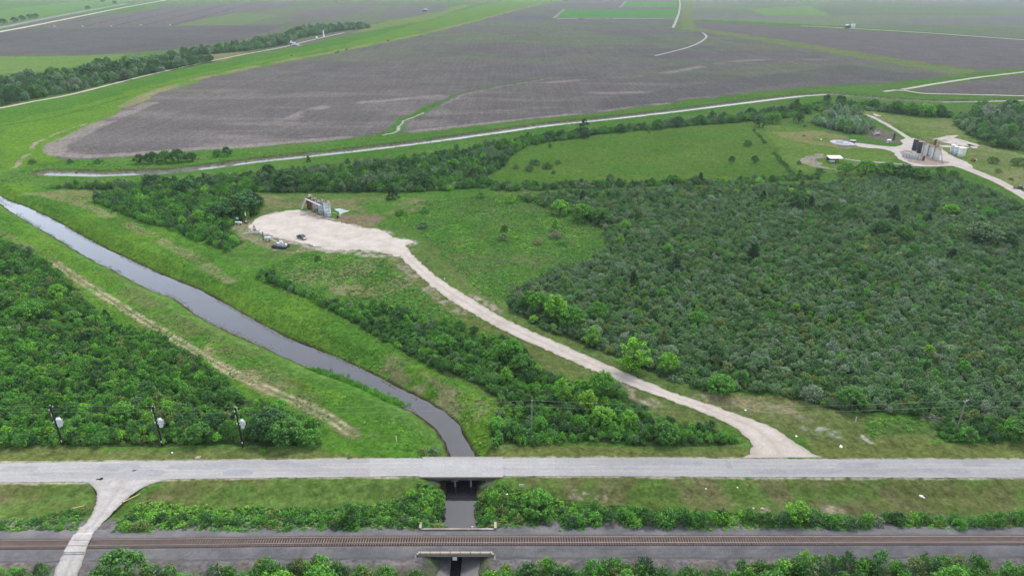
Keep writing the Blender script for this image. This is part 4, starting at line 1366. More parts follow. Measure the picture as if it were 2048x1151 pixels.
# ------------------------------------------------------------------ vehicles
def vehicle(name, label, loc, rz, paint, bed):
    v = thing(name, label, 'pickup truck', loc, rz)
    L, W = 5.5, 1.95
    body = MB()
    side = [(-2.72, 0.55), (-2.70, 1.02), (-2.55, 1.10), (-0.55, 1.12), (-0.5, 1.14), (1.05, 1.14), (2.35, 1.06), (2.66, 0.92), (2.72, 0.55), (2.5, 0.42), (2.15, 0.42), (2.05, 0.74), (1.72, 0.86), (1.4, 0.74), (1.3, 0.42), (-1.25, 0.42), (-1.35, 0.74), (-1.68, 0.86), (-2.0, 0.74), (-2.1, 0.42), (-2.5, 0.42)]
    body.prism(side, -W / 2, W / 2)
    b_ = body.build('body', paint, v)
    bm = bmesh.new()
    bm.from_mesh(b_.data)
    bmesh.ops.recalc_face_normals(bm, faces=bm.faces)
    bm.to_mesh(b_.data)
    bm.free()
    bv = b_.modifiers.new('bevel', 'BEVEL')
    bv.width = 0.06
    bv.segments = 2
    bv.limit_method = 'ANGLE'
    cab = MB()
    x0, x1 = (-0.75, 1.15)
    if not bed:
        x0 = -2.3
    cab.add([(x0, -0.9, 1.12), (x1 + 0.25, -0.9, 1.12), (x1 - 0.45, -0.72, 1.80), (x0 + 0.22, -0.72, 1.80), (x0, 0.9, 1.12), (x1 + 0.25, 0.9, 1.12), (x1 - 0.45, 0.72, 1.80), (x0 + 0.22, 0.72, 1.80)],
            [(0, 1, 2, 3), (7, 6, 5, 4), (1, 5, 6, 2), (3, 7, 4, 0), (2, 6, 7, 3)])
    cab.build('window', M['glass'], v)
    rf = MB().box(((x0 + x1 - 0.23) / 2, 0, 1.82), (x1 - x0 - 0.60, 1.46, 0.07), bev=0.03)
    for s in (-1, 1):
        rf.tube([(x1 + 0.27, s * 0.91, 1.13), (x1 - 0.44, s * 0.73, 1.81)], 0.045, 6)
        rf.tube([(x0 - 0.02, s * 0.91, 1.13), (x0 + 0.21, s * 0.73, 1.81)], 0.06, 6)
        rf.tube([(x0 + 0.95, s * 0.91, 1.13), (x0 + 0.95, s * 0.73, 1.81)], 0.05, 6)
    rf.build('roof', paint, v)
    if bed:
        MB().box((-1.62, 0, 1.125), (1.75, 1.55, 0.02)).build('bed_liner', M['rubber'], v)
    for sx in (-1.68, 1.72):
        for s in (-1, 1):
            w = MB()
            w.tube([(sx, s * 0.76, 0.39), (sx, s * 0.98, 0.39)], 0.39, 20)
            wo_ = w.build('wheel', M['rubber'], v)
            MB().tube([(sx, s * 0.97, 0.39), (sx, s * 1.0, 0.39)], 0.24, 14).build('rim', M['chrome'], wo_)
    for s in (-1, 1):
        MB().box((2.68, s * 0.72, 0.84), (0.10, 0.36, 0.16), bev=0.02).build('headlight', M['white'], v)
        MB().box((-2.72, s * 0.84, 0.92), (0.06, 0.18, 0.26), bev=0.01).build('tail_light', M['orange'], v)
        MB().box((x1 - 0.05, s * 1.06, 1.2), (0.14, 0.2, 0.18), bev=0.03).build('mirror', paint, v)
    MB().box((2.73, 0, 0.55), (0.14, 1.8, 0.2), bev=0.03).box((-2.76, 0, 0.55), (0.14, 1.8, 0.18), bev=0.03).build('bumper', M['chrome'], v)
    return v


p1 = V3(604, 477)
vehicle('pickup_truck', 'dark blue-grey pickup truck parked on the pale gravel pad', (p1.x, p1.y, 0.03), rad(-38), M['car_blue'], True)
p1 = V3(2038, 378)
vehicle('pickup_truck', 'black pickup truck driving on the pale track at the right edge', (p1.x, p1.y, 0.04), rad(-33), M['car_black'], True)


# ------------------------------------------------------------------ oil field things
def tank(label, px, py, D, H, mat, roof, group, pipes=True, cat='storage tank', name='storage_tank', seed=0):
    x, y = G(px, py)
    t = thing(name, label, cat, (x, y, 0.0), seed * 0.7, group)
    R = D / 2
    sh = MB()
    prof = [(R, 0)]
    for k in range(1, 4):
        z = H * k / 4
        prof += [(R, z - 0.06), (R + 0.012, z - 0.05), (R + 0.012, z + 0.05), (R, z + 0.06)]
    prof += [(R, H - 0.1), (R + 0.06, H - 0.1), (R + 0.06, H)]
    sh.lathe(prof, n=28)
    sh.build('shell', mat, t)
    rf = MB().lathe([(R + 0.02, H + 0.005), (R * 0.5, H + 0.22), (0.25, H + 0.36), (0.01, H + 0.37)], n=28)
    rf.build('roof', roof, t)
    MB().lathe([(0.3, H + 0.25), (0.3, H + 0.6), (0.36, H + 0.6), (0.36, H + 0.7), (0.02, H + 0.72)], (R * 0.3, -R * 0.3, 0), 12).build('hatch', M['white'] if seed % 3 == 0 else M['rust'], t)
    if pipes:
        pp = MB()
        pp.tube([(0, -R - 0.18, 0.3), (0, -R - 0.18, H + 0.5), (0, -R * 0.4, H + 0.7)], 0.07, 6)
        pp.tube([(R * 0.75, -R * 0.8, 0.2), (R * 0.75, -R * 0.8, H + 0.3)], 0.06, 6)
        pp.build('pipe', M['grey_steel'], t)
        shade_ladder = MB()  # dark ladder added on the left edge, imitating the shade line between tanks
        for q in (0.0, 0.4):
            a_ = PI * 1.10 + q / R - seed * 0.7
            shade_ladder.tube([((R + 0.12) * math.cos(a_), (R + 0.12) * math.sin(a_), 0.1), ((R + 0.12) * math.cos(a_), (R + 0.12) * math.sin(a_), H + 0.8)], 0.07, 6)
        a0_, a1_ = PI * 1.10 - seed * 0.7, PI * 1.10 + 0.4 / R - seed * 0.7
        for k in range(int(H / 0.5)):
            shade_ladder.tube([((R + 0.12) * math.cos(a0_), (R + 0.12) * math.sin(a0_), 0.4 + 0.5 * k), ((R + 0.12) * math.cos(a1_), (R + 0.12) * math.sin(a1_), 0.4 + 0.5 * k)], 0.04, 5)
        shade_ladder.build('ladder', M['dark_steel'], t)
        MB().box((R * 0.2, -R + 0.03, 0.75), (0.8, 0.16, 0.9), bev=0.03).build('manway', mat, t)
    return t


gA = 'storage tanks beside the gravel pad'
tank('brown rust-stained tank behind the stair of the gravel pad row', 620.5, 417, 2.6, 6.1, M['rust'], M['rust_roof'], gA, seed=3)
tank('tan rusty storage tank, second of the row beside the gravel pad', 630.5, 421.5, 2.6, 6.2, M['tan_rust'], M['rust_roof'], gA, seed=1)
tank('faded blue-grey storage tank with streaks, third beside the gravel pad', 642, 426, 2.7, 6.2, M['blue_grey'], M['rust_roof'], gA, seed=2)
tank('clean pale blue storage tank, nearest of the row beside the gravel pad', 655.5, 431.5, 3.3, 6.4, M['pale_blue'], M['rust_roof'], gA, seed=4)
# catwalk and stair along that row
c0, c1 = V3(619, 420), V3(649, 434)
cw = thing('tank_catwalk', 'pale steel catwalk with a long stair beside the tanks on the gravel pad', 'catwalk', (c0.x, c0.y, 0))
d = (c1 - c0)
dn = d.normalized()
off = Vector((dn.y, -dn.x, 0)) * 0.9
def cwp(t, z, o=0.0):
    p = d * t + off * (1 + o)
    return (p.x, p.y, z)
m_ = MB()
m_.add([cwp(0, 5.9), cwp(1, 5.9), cwp(1, 5.9, 0.8), cwp(0, 5.9, 0.8), cwp(0, 5.8), cwp(1, 5.8), cwp(1, 5.8, 0.8), cwp(0, 5.8, 0.8)], [(0, 1, 2, 3), (7, 6, 5, 4), (0, 4, 5, 1), (1, 5, 6, 2), (2, 6, 7, 3), (3, 7, 4, 0)])
m_.build('walkway', M['walk_steel'], cw)
m_ = MB()
for zz in (6.4, 6.9):
    m_.tube([cwp(0, zz, 0.8), cwp(1, zz, 0.8)], 0.05, 6)
for k in range(8):
    m_.tube([cwp(k / 7, 5.9, 0.8), cwp(k / 7, 6.9, 0.8)], 0.035, 6)
m_.build('railing', M['walk_steel'], cw)
e = V3(605, 419) - c0
m_ = MB()
s0 = Vector(cwp(0, 5.9))
for o in (0, 0.75):
    q = Vector((dn.y, -dn.x, 0)) * o
    m_.tube([s0 + q, Vector((e.x, e.y, 0.1)) + q], 0.06, 6)
    m_.tube([s0 + q + Vector((0, 0, 1)), Vector((e.x, e.y, 1.1)) + q], 0.03, 6)
for k in range(18):
    t = (k + 0.5) / 18
    q = s0.lerp(Vector((e.x, e.y, 0.1)), t) + Vector((dn.y, -dn.x, 0)) * 0.375
    m_.box(q, (0.3, 0.75, 0.05), math.atan2(dn.y, dn.x))
m_.build('stair', M['walk_steel'], cw)
m_ = MB()
for t in (0.05, 0.5, 0.95):
    m_.tube([cwp(t, 0, 0.7), cwp(t, 5.8, 0.7)], 0.045, 6)
m_.build('support_leg', M['walk_steel'], cw)


def pumpjack(label, px, py, rz, c1, c2, s=1.0):
    x, y = G(px, py)
    t = thing('pumpjack', label, 'pumpjack', (x, y, 0), rz)
    t.scale = (s, s, s)
    MB().box((0, 0, 0.2), (6.2, 1.9, 0.4), bev=0.03).build('base', M['machine'], t)
    sp = MB()
    for sx in (-0.9, 0.9):
        for sy in (-0.7, 0.7):
            sp.tube([(0.9 + sx, sy, 0.4), (0.9, sy * 0.25, 3.9)], 0.11, 6)
    sp.build('samson_post', c2, t)
    MB().box((0.5, 0, 4.05), (5.6, 0.32, 0.42)).build('walking_beam', c1, t)
    hh = MB().prism([(3.2, 4.7), (3.7, 4.5), (3.95, 4.0), (3.95, 3.2), (3.7, 2.7), (3.5, 3.1), (3.2, 3.7)], -0.3, 0.3)
    o = hh.build('horsehead', c1, t)
    MB().box((-1.0, 0, 1.15), (1.4, 1.1, 1.5), bev=0.06).build('gearbox', c2, t)
    cwt = MB()
    for sy in (-0.95, 0.95):
        cwt.box((-1.5, sy, 1.3), (2.3, 0.22, 0.5), bev=0.03)
        cwt.lathe([(0.55, 0), (0.55, 0.25)], (-2.4, sy, 1.1), 14)
    cwt.build('counterweight', c2, t)
    pm = MB()
    for sy in (-0.8, 0.8):
        pm.tube([(-2.2, sy, 1.4), (-2.2, sy * 0.6, 4.1)], 0.07, 6)
    pm.build('pitman_arm', c2, t)
    MB().box((-2.7, 0, 0.85), (1.0, 0.9, 0.9), bev=0.05).build('motor', c1, t)
    MB().tube([(3.95, 0, 0.0), (3.95, 0, 3.2)], 0.05, 6).build('polished_rod', M['chrome'], t)
    MB().lathe([(0.3, 0), (0.3, 0.3), (0.16, 0.35), (0.16, 1.2), (0.26, 1.25), (0.02, 1.5)], (3.95, 0, 0), 12).build('wellhead', M['rust'], t)
    return t


pumpjack('cream pumpjack with a dark base at the left end of the gravel pad', 493, 443, rad(112), M['cream'], M['machine'], 0.85)
pumpjack('dark pumpjack at the far end of the narrow gravel track near the canal trees', 1726, 234, rad(70), M['machine'], M['machine'], 1.1)
pumpjack('small rust-grey pumpjack on the bare soil beside the grey willow grove', 1752, 270, rad(200), M['machine'], M['grey_steel'], 0.9)


def vessel(label, px, py, L, R, rz, mat, z=1.0, legs=True, name='pressure_vessel', leg_mat=None):
    x, y = G(px, py)
    t = thing(name, label, 'pressure vessel', (x, y, 0), rz)
    m_ = MB().lathe([(0.01, -L / 2 - R * 0.5), (R * 0.6, -L / 2 - R * 0.35), (R * 0.92, -L / 2 - R * 0.1), (R, -L / 2), (R, L / 2), (R * 0.92, L / 2 + R * 0.1), (R * 0.6, L / 2 + R * 0.35), (0.01, L / 2 + R * 0.5)], (0, 0, z + R), 18, 'X')
    m_.build('drum', mat, t)
    for sx in (-1, 1):
        MB().box((sx * L * 0.32, 0, (z + 0.12) / 2), (0.22, R * 1.5, z + 0.12)).build('saddle', leg_mat or M['dark_steel'], t)
    MB().tube([(L * 0.2, 0, z + R * 1.9), (L * 0.2, 0, z + R * 2 + 0.5)], 0.1, 8).build('nozzle', M['grey_steel'], t)
    return t


vessel('long white horizontal pressure vessel beside the cream pumpjack', 477.5, 449, 3.0, 0.42, rad(-14), M['white'], 0.6)
vessel('white-headed separator on a dark skid left of the cream pumpjack', 474, 441, 1.5, 0.5, rad(-30), M['white'], 0.5)
vessel('small isolated white tank on the grass at the left end of the pad', 443, 458.5, 1.0, 0.5, rad(5), M['white'], 0.45)
vessel('pale grey horizontal vessel on dark legs beside the black stack', 535.5, 482, 2.4, 0.55, rad(22), M['pale_blue'], 0.9)

x, y = G(527, 479)
fs_ = thing('flare_stack', 'tall thin black stack beside the pale grey vessel', 'stack', (x, y, 0))
MB().tube([(0, 0, 0), (0, 0, 3.6)], 0.2, 10).build('pipe', M['dark_steel'], fs_)
MB().lathe([(0.45, 0), (0.45, 0.15), (0.2, 0.3)], (0, 0, 0), 12).build('foot', M['rust'], fs_)

x, y = G(562, 494)
sk = thing('compressor_skid', 'grey machinery with a white drum in a dark tray in the grass below the pad', 'compressor', (x, y, 0), rad(-14))
m_ = MB()
m_.box((0, 0, 0.12), (6.4, 3.8, 0.2))
for q, sz in (((0, -1.85, 0.55), (6.4, 0.1, 0.9)), ((0, 1.85, 0.55), (6.4, 0.1, 0.9)), ((-3.15, 0, 0.55), (0.1, 3.6, 0.9)), ((3.15, 0, 0.55), (0.1, 3.6, 0.9))):
    m_.box(q, sz)
m_.build('tray', M['dark_steel'], sk)
MB().box((-0.3, 0.1, 1.1), (2.6, 1.3, 1.3), bev=0.08).build('engine', M['grey_steel'], sk)
MB().lathe([(0.5, 0), (0.55, 0.1), (0.55, 1.2), (0.4, 1.4), (0.02, 1.45)], (2.2, 0.3, 0.25), 14).build('drum', M['white'], sk)
MB().lathe([(0.02, -0.9), (0.4, -0.75), (0.45, -0.6), (0.45, 0.6), (0.4, 0.75), (0.02, 0.9)], (0.2, 0.2, 2.2), 14, 'X').build('cylinder', M['white'], sk)
m_ = MB()
m_.tube([(-1.7, -0.8, 0.3), (-1.7, -0.8, 2.0), (0.2, -0.8, 2.0), (0.2, -0.8, 0.3)], 0.1, 8)
m_.tube([(1.2, -0.9, 0.3), (1.2, -0.9, 1.9), (2.2, -0.9, 1.9)], 0.1, 8)
m_.tube([(-2.5, 0.9, 0.3), (-2.5, 0.9, 1.5), (-0.9, 0.9, 1.5)], 0.12, 8)
m_.build('pipe', M['grey_steel'], sk)
MB().box((-2.4, -0.5, 0.75), (0.9, 1.2, 1.0), bev=0.05).build('radiator', M['machine'], sk)

x, y = G(505, 466)
wh = thing('pipe_manifold', 'rusty wellhead and grey pipe manifold between the pumpjack and the stack', 'wellhead', (x, y, 0), rad(-8))
m_ = MB()
m_.tube([(-3.5, -2.0, 0.3), (-1.0, -0.6, 0.35), (1.5, -0.3, 0.4), (4.6, 0.0, 0.5), (4.9, -1.8, 0.5)], 0.13, 8)
m_.tube([(-0.5, 0.4, 0.3), (3.5, 0.6, 0.4)], 0.11, 8)
m_.tube([(4.6, 0.0, 0.5), (4.6, 0.0, 1.5), (5.3, -1.6, 1.2)], 0.14, 8)
m_.build('pipe', M['grey_steel'], wh)
for q in ((-1.0, -0.5), (0.3, 0.1), (1.6, -0.2), (3.0, 0.2)):
    MB().lathe([(0.28, 0), (0.28, 0.2), (0.12, 0.3), (0.12, 0.75), (0.3, 0.8), (0.3, 0.86), (0.02, 0.9)], (q[0], q[1], 0.1), 12).build('valve', M['pale_blue'], wh)
m_ = MB()
for k in range(4):
    a = PI / 4 + k * PI / 2
    m_.tube([(0.4 + 0.9 * math.cos(a), 1.3 + 0.9 * math.sin(a), 0), (0.4 + 0.25 * math.cos(a), 1.3 + 0.25 * math.sin(a), 3.2)], 0.06, 6)
for zz in (0.8, 1.6, 2.4):
    r_ = 0.9 - 0.65 * zz / 3.2
    pts = [(0.4 + r_ * math.cos(PI / 4 + k * PI / 2), 1.3 + r_ * math.sin(PI / 4 + k * PI / 2), zz) for k in range(5)]
    m_.tube(pts, 0.05, 6)
m_.build('frame', M['rust'], wh)

# feed pipe from vessel to skid
a_, b_ = V3(541, 482), V3(556, 488)
pl = MB().tube([(a_.x, a_.y, 1.0), (b_.x, b_.y, 1.1)], 0.09, 8).build('feed_pipe', M['white'])
tag(pl, 'thin white pipe joining the pale vessel and the machinery tray', 'pipe')
# lined pit and its clutter, loose planks by the tanks
pit = flat_poly('pond_liner', rough_poly([(668.5, 418), (675, 417), (680, 416.5), (688, 419), (696, 421.2), (700, 418.3), (697, 422.6), (687, 425.5), (681, 428.5), (677, 423), (672, 421)], 0.6, 0.15, 51), 0.03, M['liner'])
del pit['kind']
tag(pit, 'pale turquoise liner of a small pit beside the pale blue tank', 'pit liner')
gP = 'loose timbers lying round the pad tanks'
for (px, py, L, rz, lab) in ((606, 430, 2.6, -0.12, 'grey timber lying on the gravel left of the brown tank'), (660, 438, 1.9, 0.25, 'pale timber lying on the gravel in front of the pale blue tank'), (669, 427, 2.4, -0.55, 'tan timber lying between the pale blue tank and the pit liner'), (614, 422, 1.6, 0.5, 'short tan board beside the foot of the catwalk stair')):
    x, y = G(px, py)
    b_ = MB().box((0, 0, 0.14), (L, 0.5, 0.26), bev=0.03).box((0.1, 0.3, 0.1), (L * 0.8, 0.3, 0.16), 0.1).build('timber', M['concrete_tan'])
    b_.location = (x, y, 0.02)
    b_.rotation_euler = (0, 0, rz)
    tag(b_, lab, 'timber', gP)
x, y = G(676, 435)
pu = thing('transfer_pump', 'small black and grey pump on the soil right of the pale blue tank', 'pump', (x, y, 0), 0.3)
MB().box((0, 0, 0.2), (1.4, 0.8, 0.15)).build('base', M['dark_steel'], pu)
MB().tube([(-0.5, 0, 0.65), (0.3, 0, 0.65)], 0.35, 12).build('motor', M['rubber'], pu)
MB().tube([(0.5, 0, 0.6), (0.5, 0, 1.2), (1.3, 0.6, 1.2), (1.3, 0.6, 0.0)], 0.08, 8).build('pipe', M['grey_steel'], pu)

# right-hand battery
gB = 'tall storage tanks on the right-hand lease'
tank('black tank, farthest left of the tall row on the right-hand lease', 1829, 300.5, 3.6, 7.0, M['black_tank'], M['black_tank'], gB, seed=1)
tank('dark grey-black tank with a pale roof, second of the tall row', 1838.5, 305.5, 3.5, 7.2, M['black_tank'], M['white_rust'], gB, seed=2)
tank('rust-topped white tank beside the dark tanks, middle of the tall row', 1847.5, 309.5, 3.5, 7.2, M['chalky'], M['rust_roof'], gB, seed=3)
tank('rust-topped white tank, fourth of the tall row', 1857.5, 313.5, 3.6, 7.2, M['white_rust'], M['rust_roof'], gB, seed=4)
tank('widest white tank at the near end of the tall row', 1870, 318.5, 4.6, 7.6, M['chalky'], M['rust_roof'], gB, seed=6)
gC = 'short white tanks behind the right-hand lease track'
tank('short white tank, leftmost of the trio beyond the lease track', 1905, 305, 3.4, 4.8, M['white_rust'], M['white_rust'], gC, False, seed=1)
tank('short bluish-white tank in the middle of the trio beyond the lease track', 1912, 308.5, 3.5, 4.8, M['pale_blue'], M['white_rust'], gC, False, seed=2)
tank('short clean white tank, nearest of the trio beyond the lease track', 1922, 312, 4.2, 5.3, M['white'], M['white_rust'], gC, False, seed=3)
x, y = G(1866, 303)
ht = thing('heater_treater', 'slim rusty vertical treater with pipes behind the tall white tanks', 'treater', (x, y, 0))
MB().lathe([(0.7, 0), (0.7, 7.4), (0.5, 7.9), (0.02, 8.1)], n=16).build('vessel', M['rust'], ht)
MB().tube([(1.0, 0, 0), (1.0, 0, 8.8)], 0.18, 8).build('stack', M['white_rust'], ht)
m_ = MB()
for k in range(5):
    m_.tube([(-9 + 3 * k, -1.5, 7.9), (-7 + 3 * k, -2.5, 7.9)], 0.1, 6)
m_.tube([(-9, -1.5, 7.9), (4, -6.0, 7.9)], 0.12, 6)
m_.tube([(-9, -1.5, 0), (-9, -1.5, 7.9)], 0.12, 6)
m_.build('pipe', M['rust'], ht)
d0, d1 = V3(1826, 303), V3(1874, 322)
w2_ = thing('tank_walkway', 'rusty steel walkway with railings along the tops of the tall right-hand tanks', 'catwalk', (d0.x, d0.y, 0))
D_ = d1 - d0
Dn = D_.normalized()
side = Vector((Dn.y, -Dn.x, 0)) * 0.4
m_ = MB()
for q in (-1, 1):
    m_.tube([side * q + Vector((0, 0, 7.9)), D_ + side * q + Vector((0, 0, 7.9))], 0.09, 6)
for k in range(30):
    p_ = D_ * ((k + 0.5) / 30)
    m_.box((p_.x, p_.y, 7.95), (0.7, 0.8, 0.05), math.atan2(Dn.y, Dn.x))
m_.build('walkway', M['rust_roof'], w2_)
m_ = MB()
for q in (-1, 1):
    for zz in (8.4, 8.9):
        m_.tube([side * q + Vector((0, 0, zz)), D_ + side * q + Vector((0, 0, zz))], 0.05, 6)
    for k in range(10):
        p_ = D_ * (k / 9) + side * q
        m_.tube([(p_.x, p_.y, 7.9), (p_.x, p_.y, 8.9)], 0.04, 6)
m_.build('railing', M['rust'], w2_)
m_ = MB()
for q in (-1, 1):
    m_.tube([D_ + side * q + Vector((0, 0, 7.9)), D_ + Dn * 5.5 + side * q + Vector((0, 0, 0.1))], 0.08, 6)
for k in range(20):
    p_ = (D_ + Vector((0, 0, 7.9))).lerp(D_ + Dn * 5.5 + Vector((0, 0, 0.1)), (k + 0.5) / 20)
    m_.box(p_, (0.28, 0.8, 0.05), math.atan2(Dn.y, Dn.x))
m_.build('stair', M['rust_roof'], w2_)
for k, P in enumerate(([(1798, 303), (1815, 300), (1826, 305), (1850, 314), (1880, 320), (1900, 325), (1880, 330), (1845, 329), (1815, 322)], [(606, 424), (618, 422), (640, 431), (668, 437), (672, 441), (640, 438), (618, 431)])):
    flat_poly('stained_soil', rough_poly(P, 1.2, 0.6, 70 + k), 0.042, M['stained'])
# rusty steel box tank
x, y = G(1826, 317)
bt = thing('steel_box_tank', 'long white open-topped steel box with a rusty end in front of the tall tanks', 'box tank', (x, y, 0), rad(-58))
m_ = MB()
m_.box((0, -1.25, 1.35), (12.6, 0.12, 2.6)).box((0, 1.25, 1.35), (12.6, 0.12, 2.6)).box((0, 0, 0.1), (12.5, 2.4, 0.1)).box((-6.25, 0, 1.35), (0.12, 2.4, 2.6)).box((0, 0, 2.0), (12.4, 2.3, 0.06))
m_.build('tub', M['white_rust'], bt)
MB().box((6.3, 0, 1.4), (0.14, 2.7, 2.75)).build('end_plate', M['rust'], bt)
m_ = MB()
for k in range(7):
    m_.box((-5.4 + 1.8 * k, -1.36, 1.35), (0.12, 0.12, 2.6))
m_.build('ribs', M['rust'], bt)
MB().box((4.6, 0, 2.72), (3.2, 2.66, 0.1)).build('lid', M['rust'], bt)
# low earth-lined pad with pale blue sheet debris
deb = flat_poly('sheet_debris', rough_poly([(1874, 314), (1880, 313), (1886, 317), (1880, 320), (1872, 320)], 0.9, 0.4, 61), 0.06, M['liner'])
del deb['kind']
tag(deb, 'crumpled pale blue sheeting on the ground beside the widest white tank', 'debris')
x, y = G(1946, 322)
om = thing('scrap_machine', 'rusty orange machine lying in the grass beside the lease track', 'machine', (x, y, 0), 0.5)
MB().box((0, 0, 0.8), (2.6, 1.5, 1.2), bev=0.1).build('body', M['orange'], om)
MB().box((-0.6, 0, 1.7), (0.9, 1.2, 0.7), bev=0.06).build('hood', M['orange'], om)
MB().lathe([(0.4, -0.3), (0.5, -0.2), (0.5, 0.2), (0.4, 0.3)], (1.9, -0.6, 0.5), 14, 'X').build('drum', M['white'], om)
for s in (-0.9, 0.9):
    for q in (-0.8, 0.8):
        MB().tube([(q, s * 0.78, 0.42), (q, s * 1.0, 0.42)], 0.42, 14).build('wheel', M['rubber'], om)
x, y = G(1787, 280)
bvt = thing('chemical_tank', 'slim black upright tank beside the spur track on the right-hand lease', 'tank', (x, y, 0))
MB().lathe([(0.75, 0), (0.75, 4.2), (0.6, 4.5), (0.02, 4.6)], n=16).build('shell', M['black_tank'], bvt)
MB().tube([(0.85, 0, 0), (0.85, 0, 4.9)], 0.06, 6).build('pipe', M['dark_steel'], bvt)
x, y = G(1777, 286)
wb = thing('equipment_cabinet', 'pale square equipment cabinet in the weeds left of the slim black tank', 'cabinet', (x, y, 0), 0.1)
MB().box((0, 0, 1.1), (2.3, 1.6, 2.2), bev=0.04).build('body', M['grey_steel'], wb)
MB().box((0, 0, 2.26), (2.6, 1.9, 0.1)).build('roof', M['white'], wb)
MB().box((0.1, -0.82, 1.05), (1.0, 0.05, 1.7)).build('door', M['blue_grey'], wb)
x, y = G(1706, 284)
tr_ = thing('flatbed_trailer', 'small white-topped trailer beside the ash heap', 'trailer', (x, y, 0), rad(-8))
MB().box((0, 0, 1.0), (3.4, 1.7, 0.5), bev=0.05).build('bed', M['white_rust'], tr_)
for q in (-0.9, 0.9):
    for s in (-1, 1):
        MB().tube([(q, s * 0.7, 0.4), (q, s * 0.92, 0.4)], 0.4, 14).build('wheel', M['rubber'], tr_)
MB().tube([(1.7, 0, 0.7), (2.8, 0, 0.5)], 0.07, 6).build('hitch', M['rust'], tr_)
# ash and rubble heap
hp = MB()
rh = random.Random(8)
hx, hy = G(1683, 284.5)
n = 26
vs = []
for i in range(n):
    for j in range(n):
        u, v = (i / (n - 1) - 0.5) * 2, (j / (n - 1) - 0.5) * 2
        r2 = min(1, math.hypot(u, v))
        vs.append((u * 7.0 + rh.uniform(-.1, .1), v * 8.5 + rh.uniform(-.1, .1), -0.15 + max(0, 1 - r2) * 0.9 * (0.4 + rh.random())))
fs = [(i * n + j, (i + 1) * n + j, (i + 1) * n + j + 1, i * n + j + 1) for i in range(n - 1) for j in range(n - 1)]
o = hp.add(vs, fs).build('ash_heap', M['ash'], None, (hx, hy, 0))
tag(o, 'low grey and white heap of ash and rubble at the end of the lease track', 'rubble heap')
# open shed
x, y = G(1668, 324)
sd = thing('open_shed', 'small open shed with a pale tin roof standing in the pasture', 'shed', (x, y, 0), 0.05)
rf = MB()
nn = 24
vs, fs = [], []
for i in range(nn + 1):
    xx_ = -4.2 + 8.4 * i / nn
    zz = 0.05 * (i % 2)
    vs += [(xx_, -2.6, 2.75 + zz), (xx_, 2.6, 3.5 + zz), (xx_, -2.6, 2.69 + zz), (xx_, 2.6, 3.44 + zz)]
for i in range(nn):
    a = i * 4
    fs += [(a, a + 4, a + 5, a + 1), (a + 3, a + 7, a + 6, a + 2), (a, a + 2, a + 6, a + 4), (a + 1, a + 5, a + 7, a + 3)]
rf.add(vs, fs).build('roof', M['tin'], sd)
for sx in (-3.8, 0, 3.8):
    for sy in (-2.3, 2.3):
        MB().box((sx, sy, 1.35 if sy < 0 else 1.7), (0.16, 0.16, 2.7 if sy < 0 else 3.4)).build('post', M['bark'], sd)
MB().box((0, 2.38, 1.7), (7.7, 0.05, 2.6)).build('back_wall', M['concrete_dark'], sd)
x, y = G(1663, 326)
wt = thing('hay_trough', 'pale round-backed trough under the tin roof of the open shed', 'trough', (x, y - 0.3, 0))
MB().lathe([(0.02, -1.4), (0.8, -1.35), (0.85, -1.2), (0.85, 1.2), (0.8, 1.35), (0.02, 1.4)], (0, 0, 0.95), 16, 'X').build('barrel', M['tin'], wt)
MB().box((-0.9, 0, 0.15), (0.2, 1.3, 0.3)).box((0.9, 0, 0.15), (0.2, 1.3, 0.3)).build('cradle', M['rust'], wt)


# cattle: one continuous skinned body each
def cow(label, px, py, rz, mat, graze):
    x, y = G(px, py)
    me = bpy.data.meshes.new('cow')
    hd = (1.25, 0, 0.45) if graze else (1.45, 0, 1.45)
    nk = (1.05, 0, 0.85) if graze else (1.1, 0, 1.38)
    mz = (1.5, 0, 0.2) if graze else (1.75, 0, 1.32)
    V = [(0, 0, 1.12), (-0.75, 0, 1.18), (0.72, 0, 1.15), nk, hd, mz,
         (-0.8, 0.24, 0.85), (-0.72, 0.24, 0.55), (-0.84, 0.24, 0.38), (-0.8, 0.24, 0.03),
         (-0.8, -0.24, 0.85), (-0.66, -0.24, 0.55), (-0.8, -0.24, 0.38), (-0.74, -0.24, 0.03),
         (0.66, 0.22, 0.8), (0.68, 0.22, 0.42), (0.66, 0.22, 0.03),
         (0.66, -0.22, 0.8), (0.6, -0.22, 0.42), (0.62, -0.22, 0.03),
         (-0.98, 0, 1.2), (-1.05, 0, 0.6),
         (hd[0] - 0.08, 0.24, hd[2] + 0.12), (hd[0] - 0.08, -0.24, hd[2] + 0.12)]
    E = [(0, 1), (0, 2), (2, 3), (3, 4), (4, 5), (1, 6), (6, 7), (7, 8), (8, 9), (1, 10), (10, 11), (11, 12), (12, 13), (2, 14), (14, 15), (15, 16), (2, 17), (17, 18), (18, 19), (1, 20), (20, 21), (4, 22), (4, 23)]
    Rr = [0.40, 0.36, 0.37, 0.22, 0.17, 0.11, 0.17, 0.09, 0.075, 0.07, 0.17, 0.09, 0.075, 0.07, 0.13, 0.08, 0.065, 0.13, 0.08, 0.065, 0.05, 0.04, 0.05, 0.05]
    me.from_pydata(V, E, [])
    me.materials.append(mat)
    o = link_mesh('cow', me, None, (x, y, hz(x, y)))
    o.rotation_euler = (0, 0, rz)
    sk_ = o.modifiers.new('skin', 'SKIN')
    for i, r_ in enumerate(Rr):
        me.skin_vertices[0].data[i].radius = (r_, r_)
        me.skin_vertices[0].data[i].use_root = (i == 0)
    ss = o.modifiers.new('sub', 'SUBSURF')
    ss.levels = ss.render_levels = 2
    return tag(o, label, 'cow')


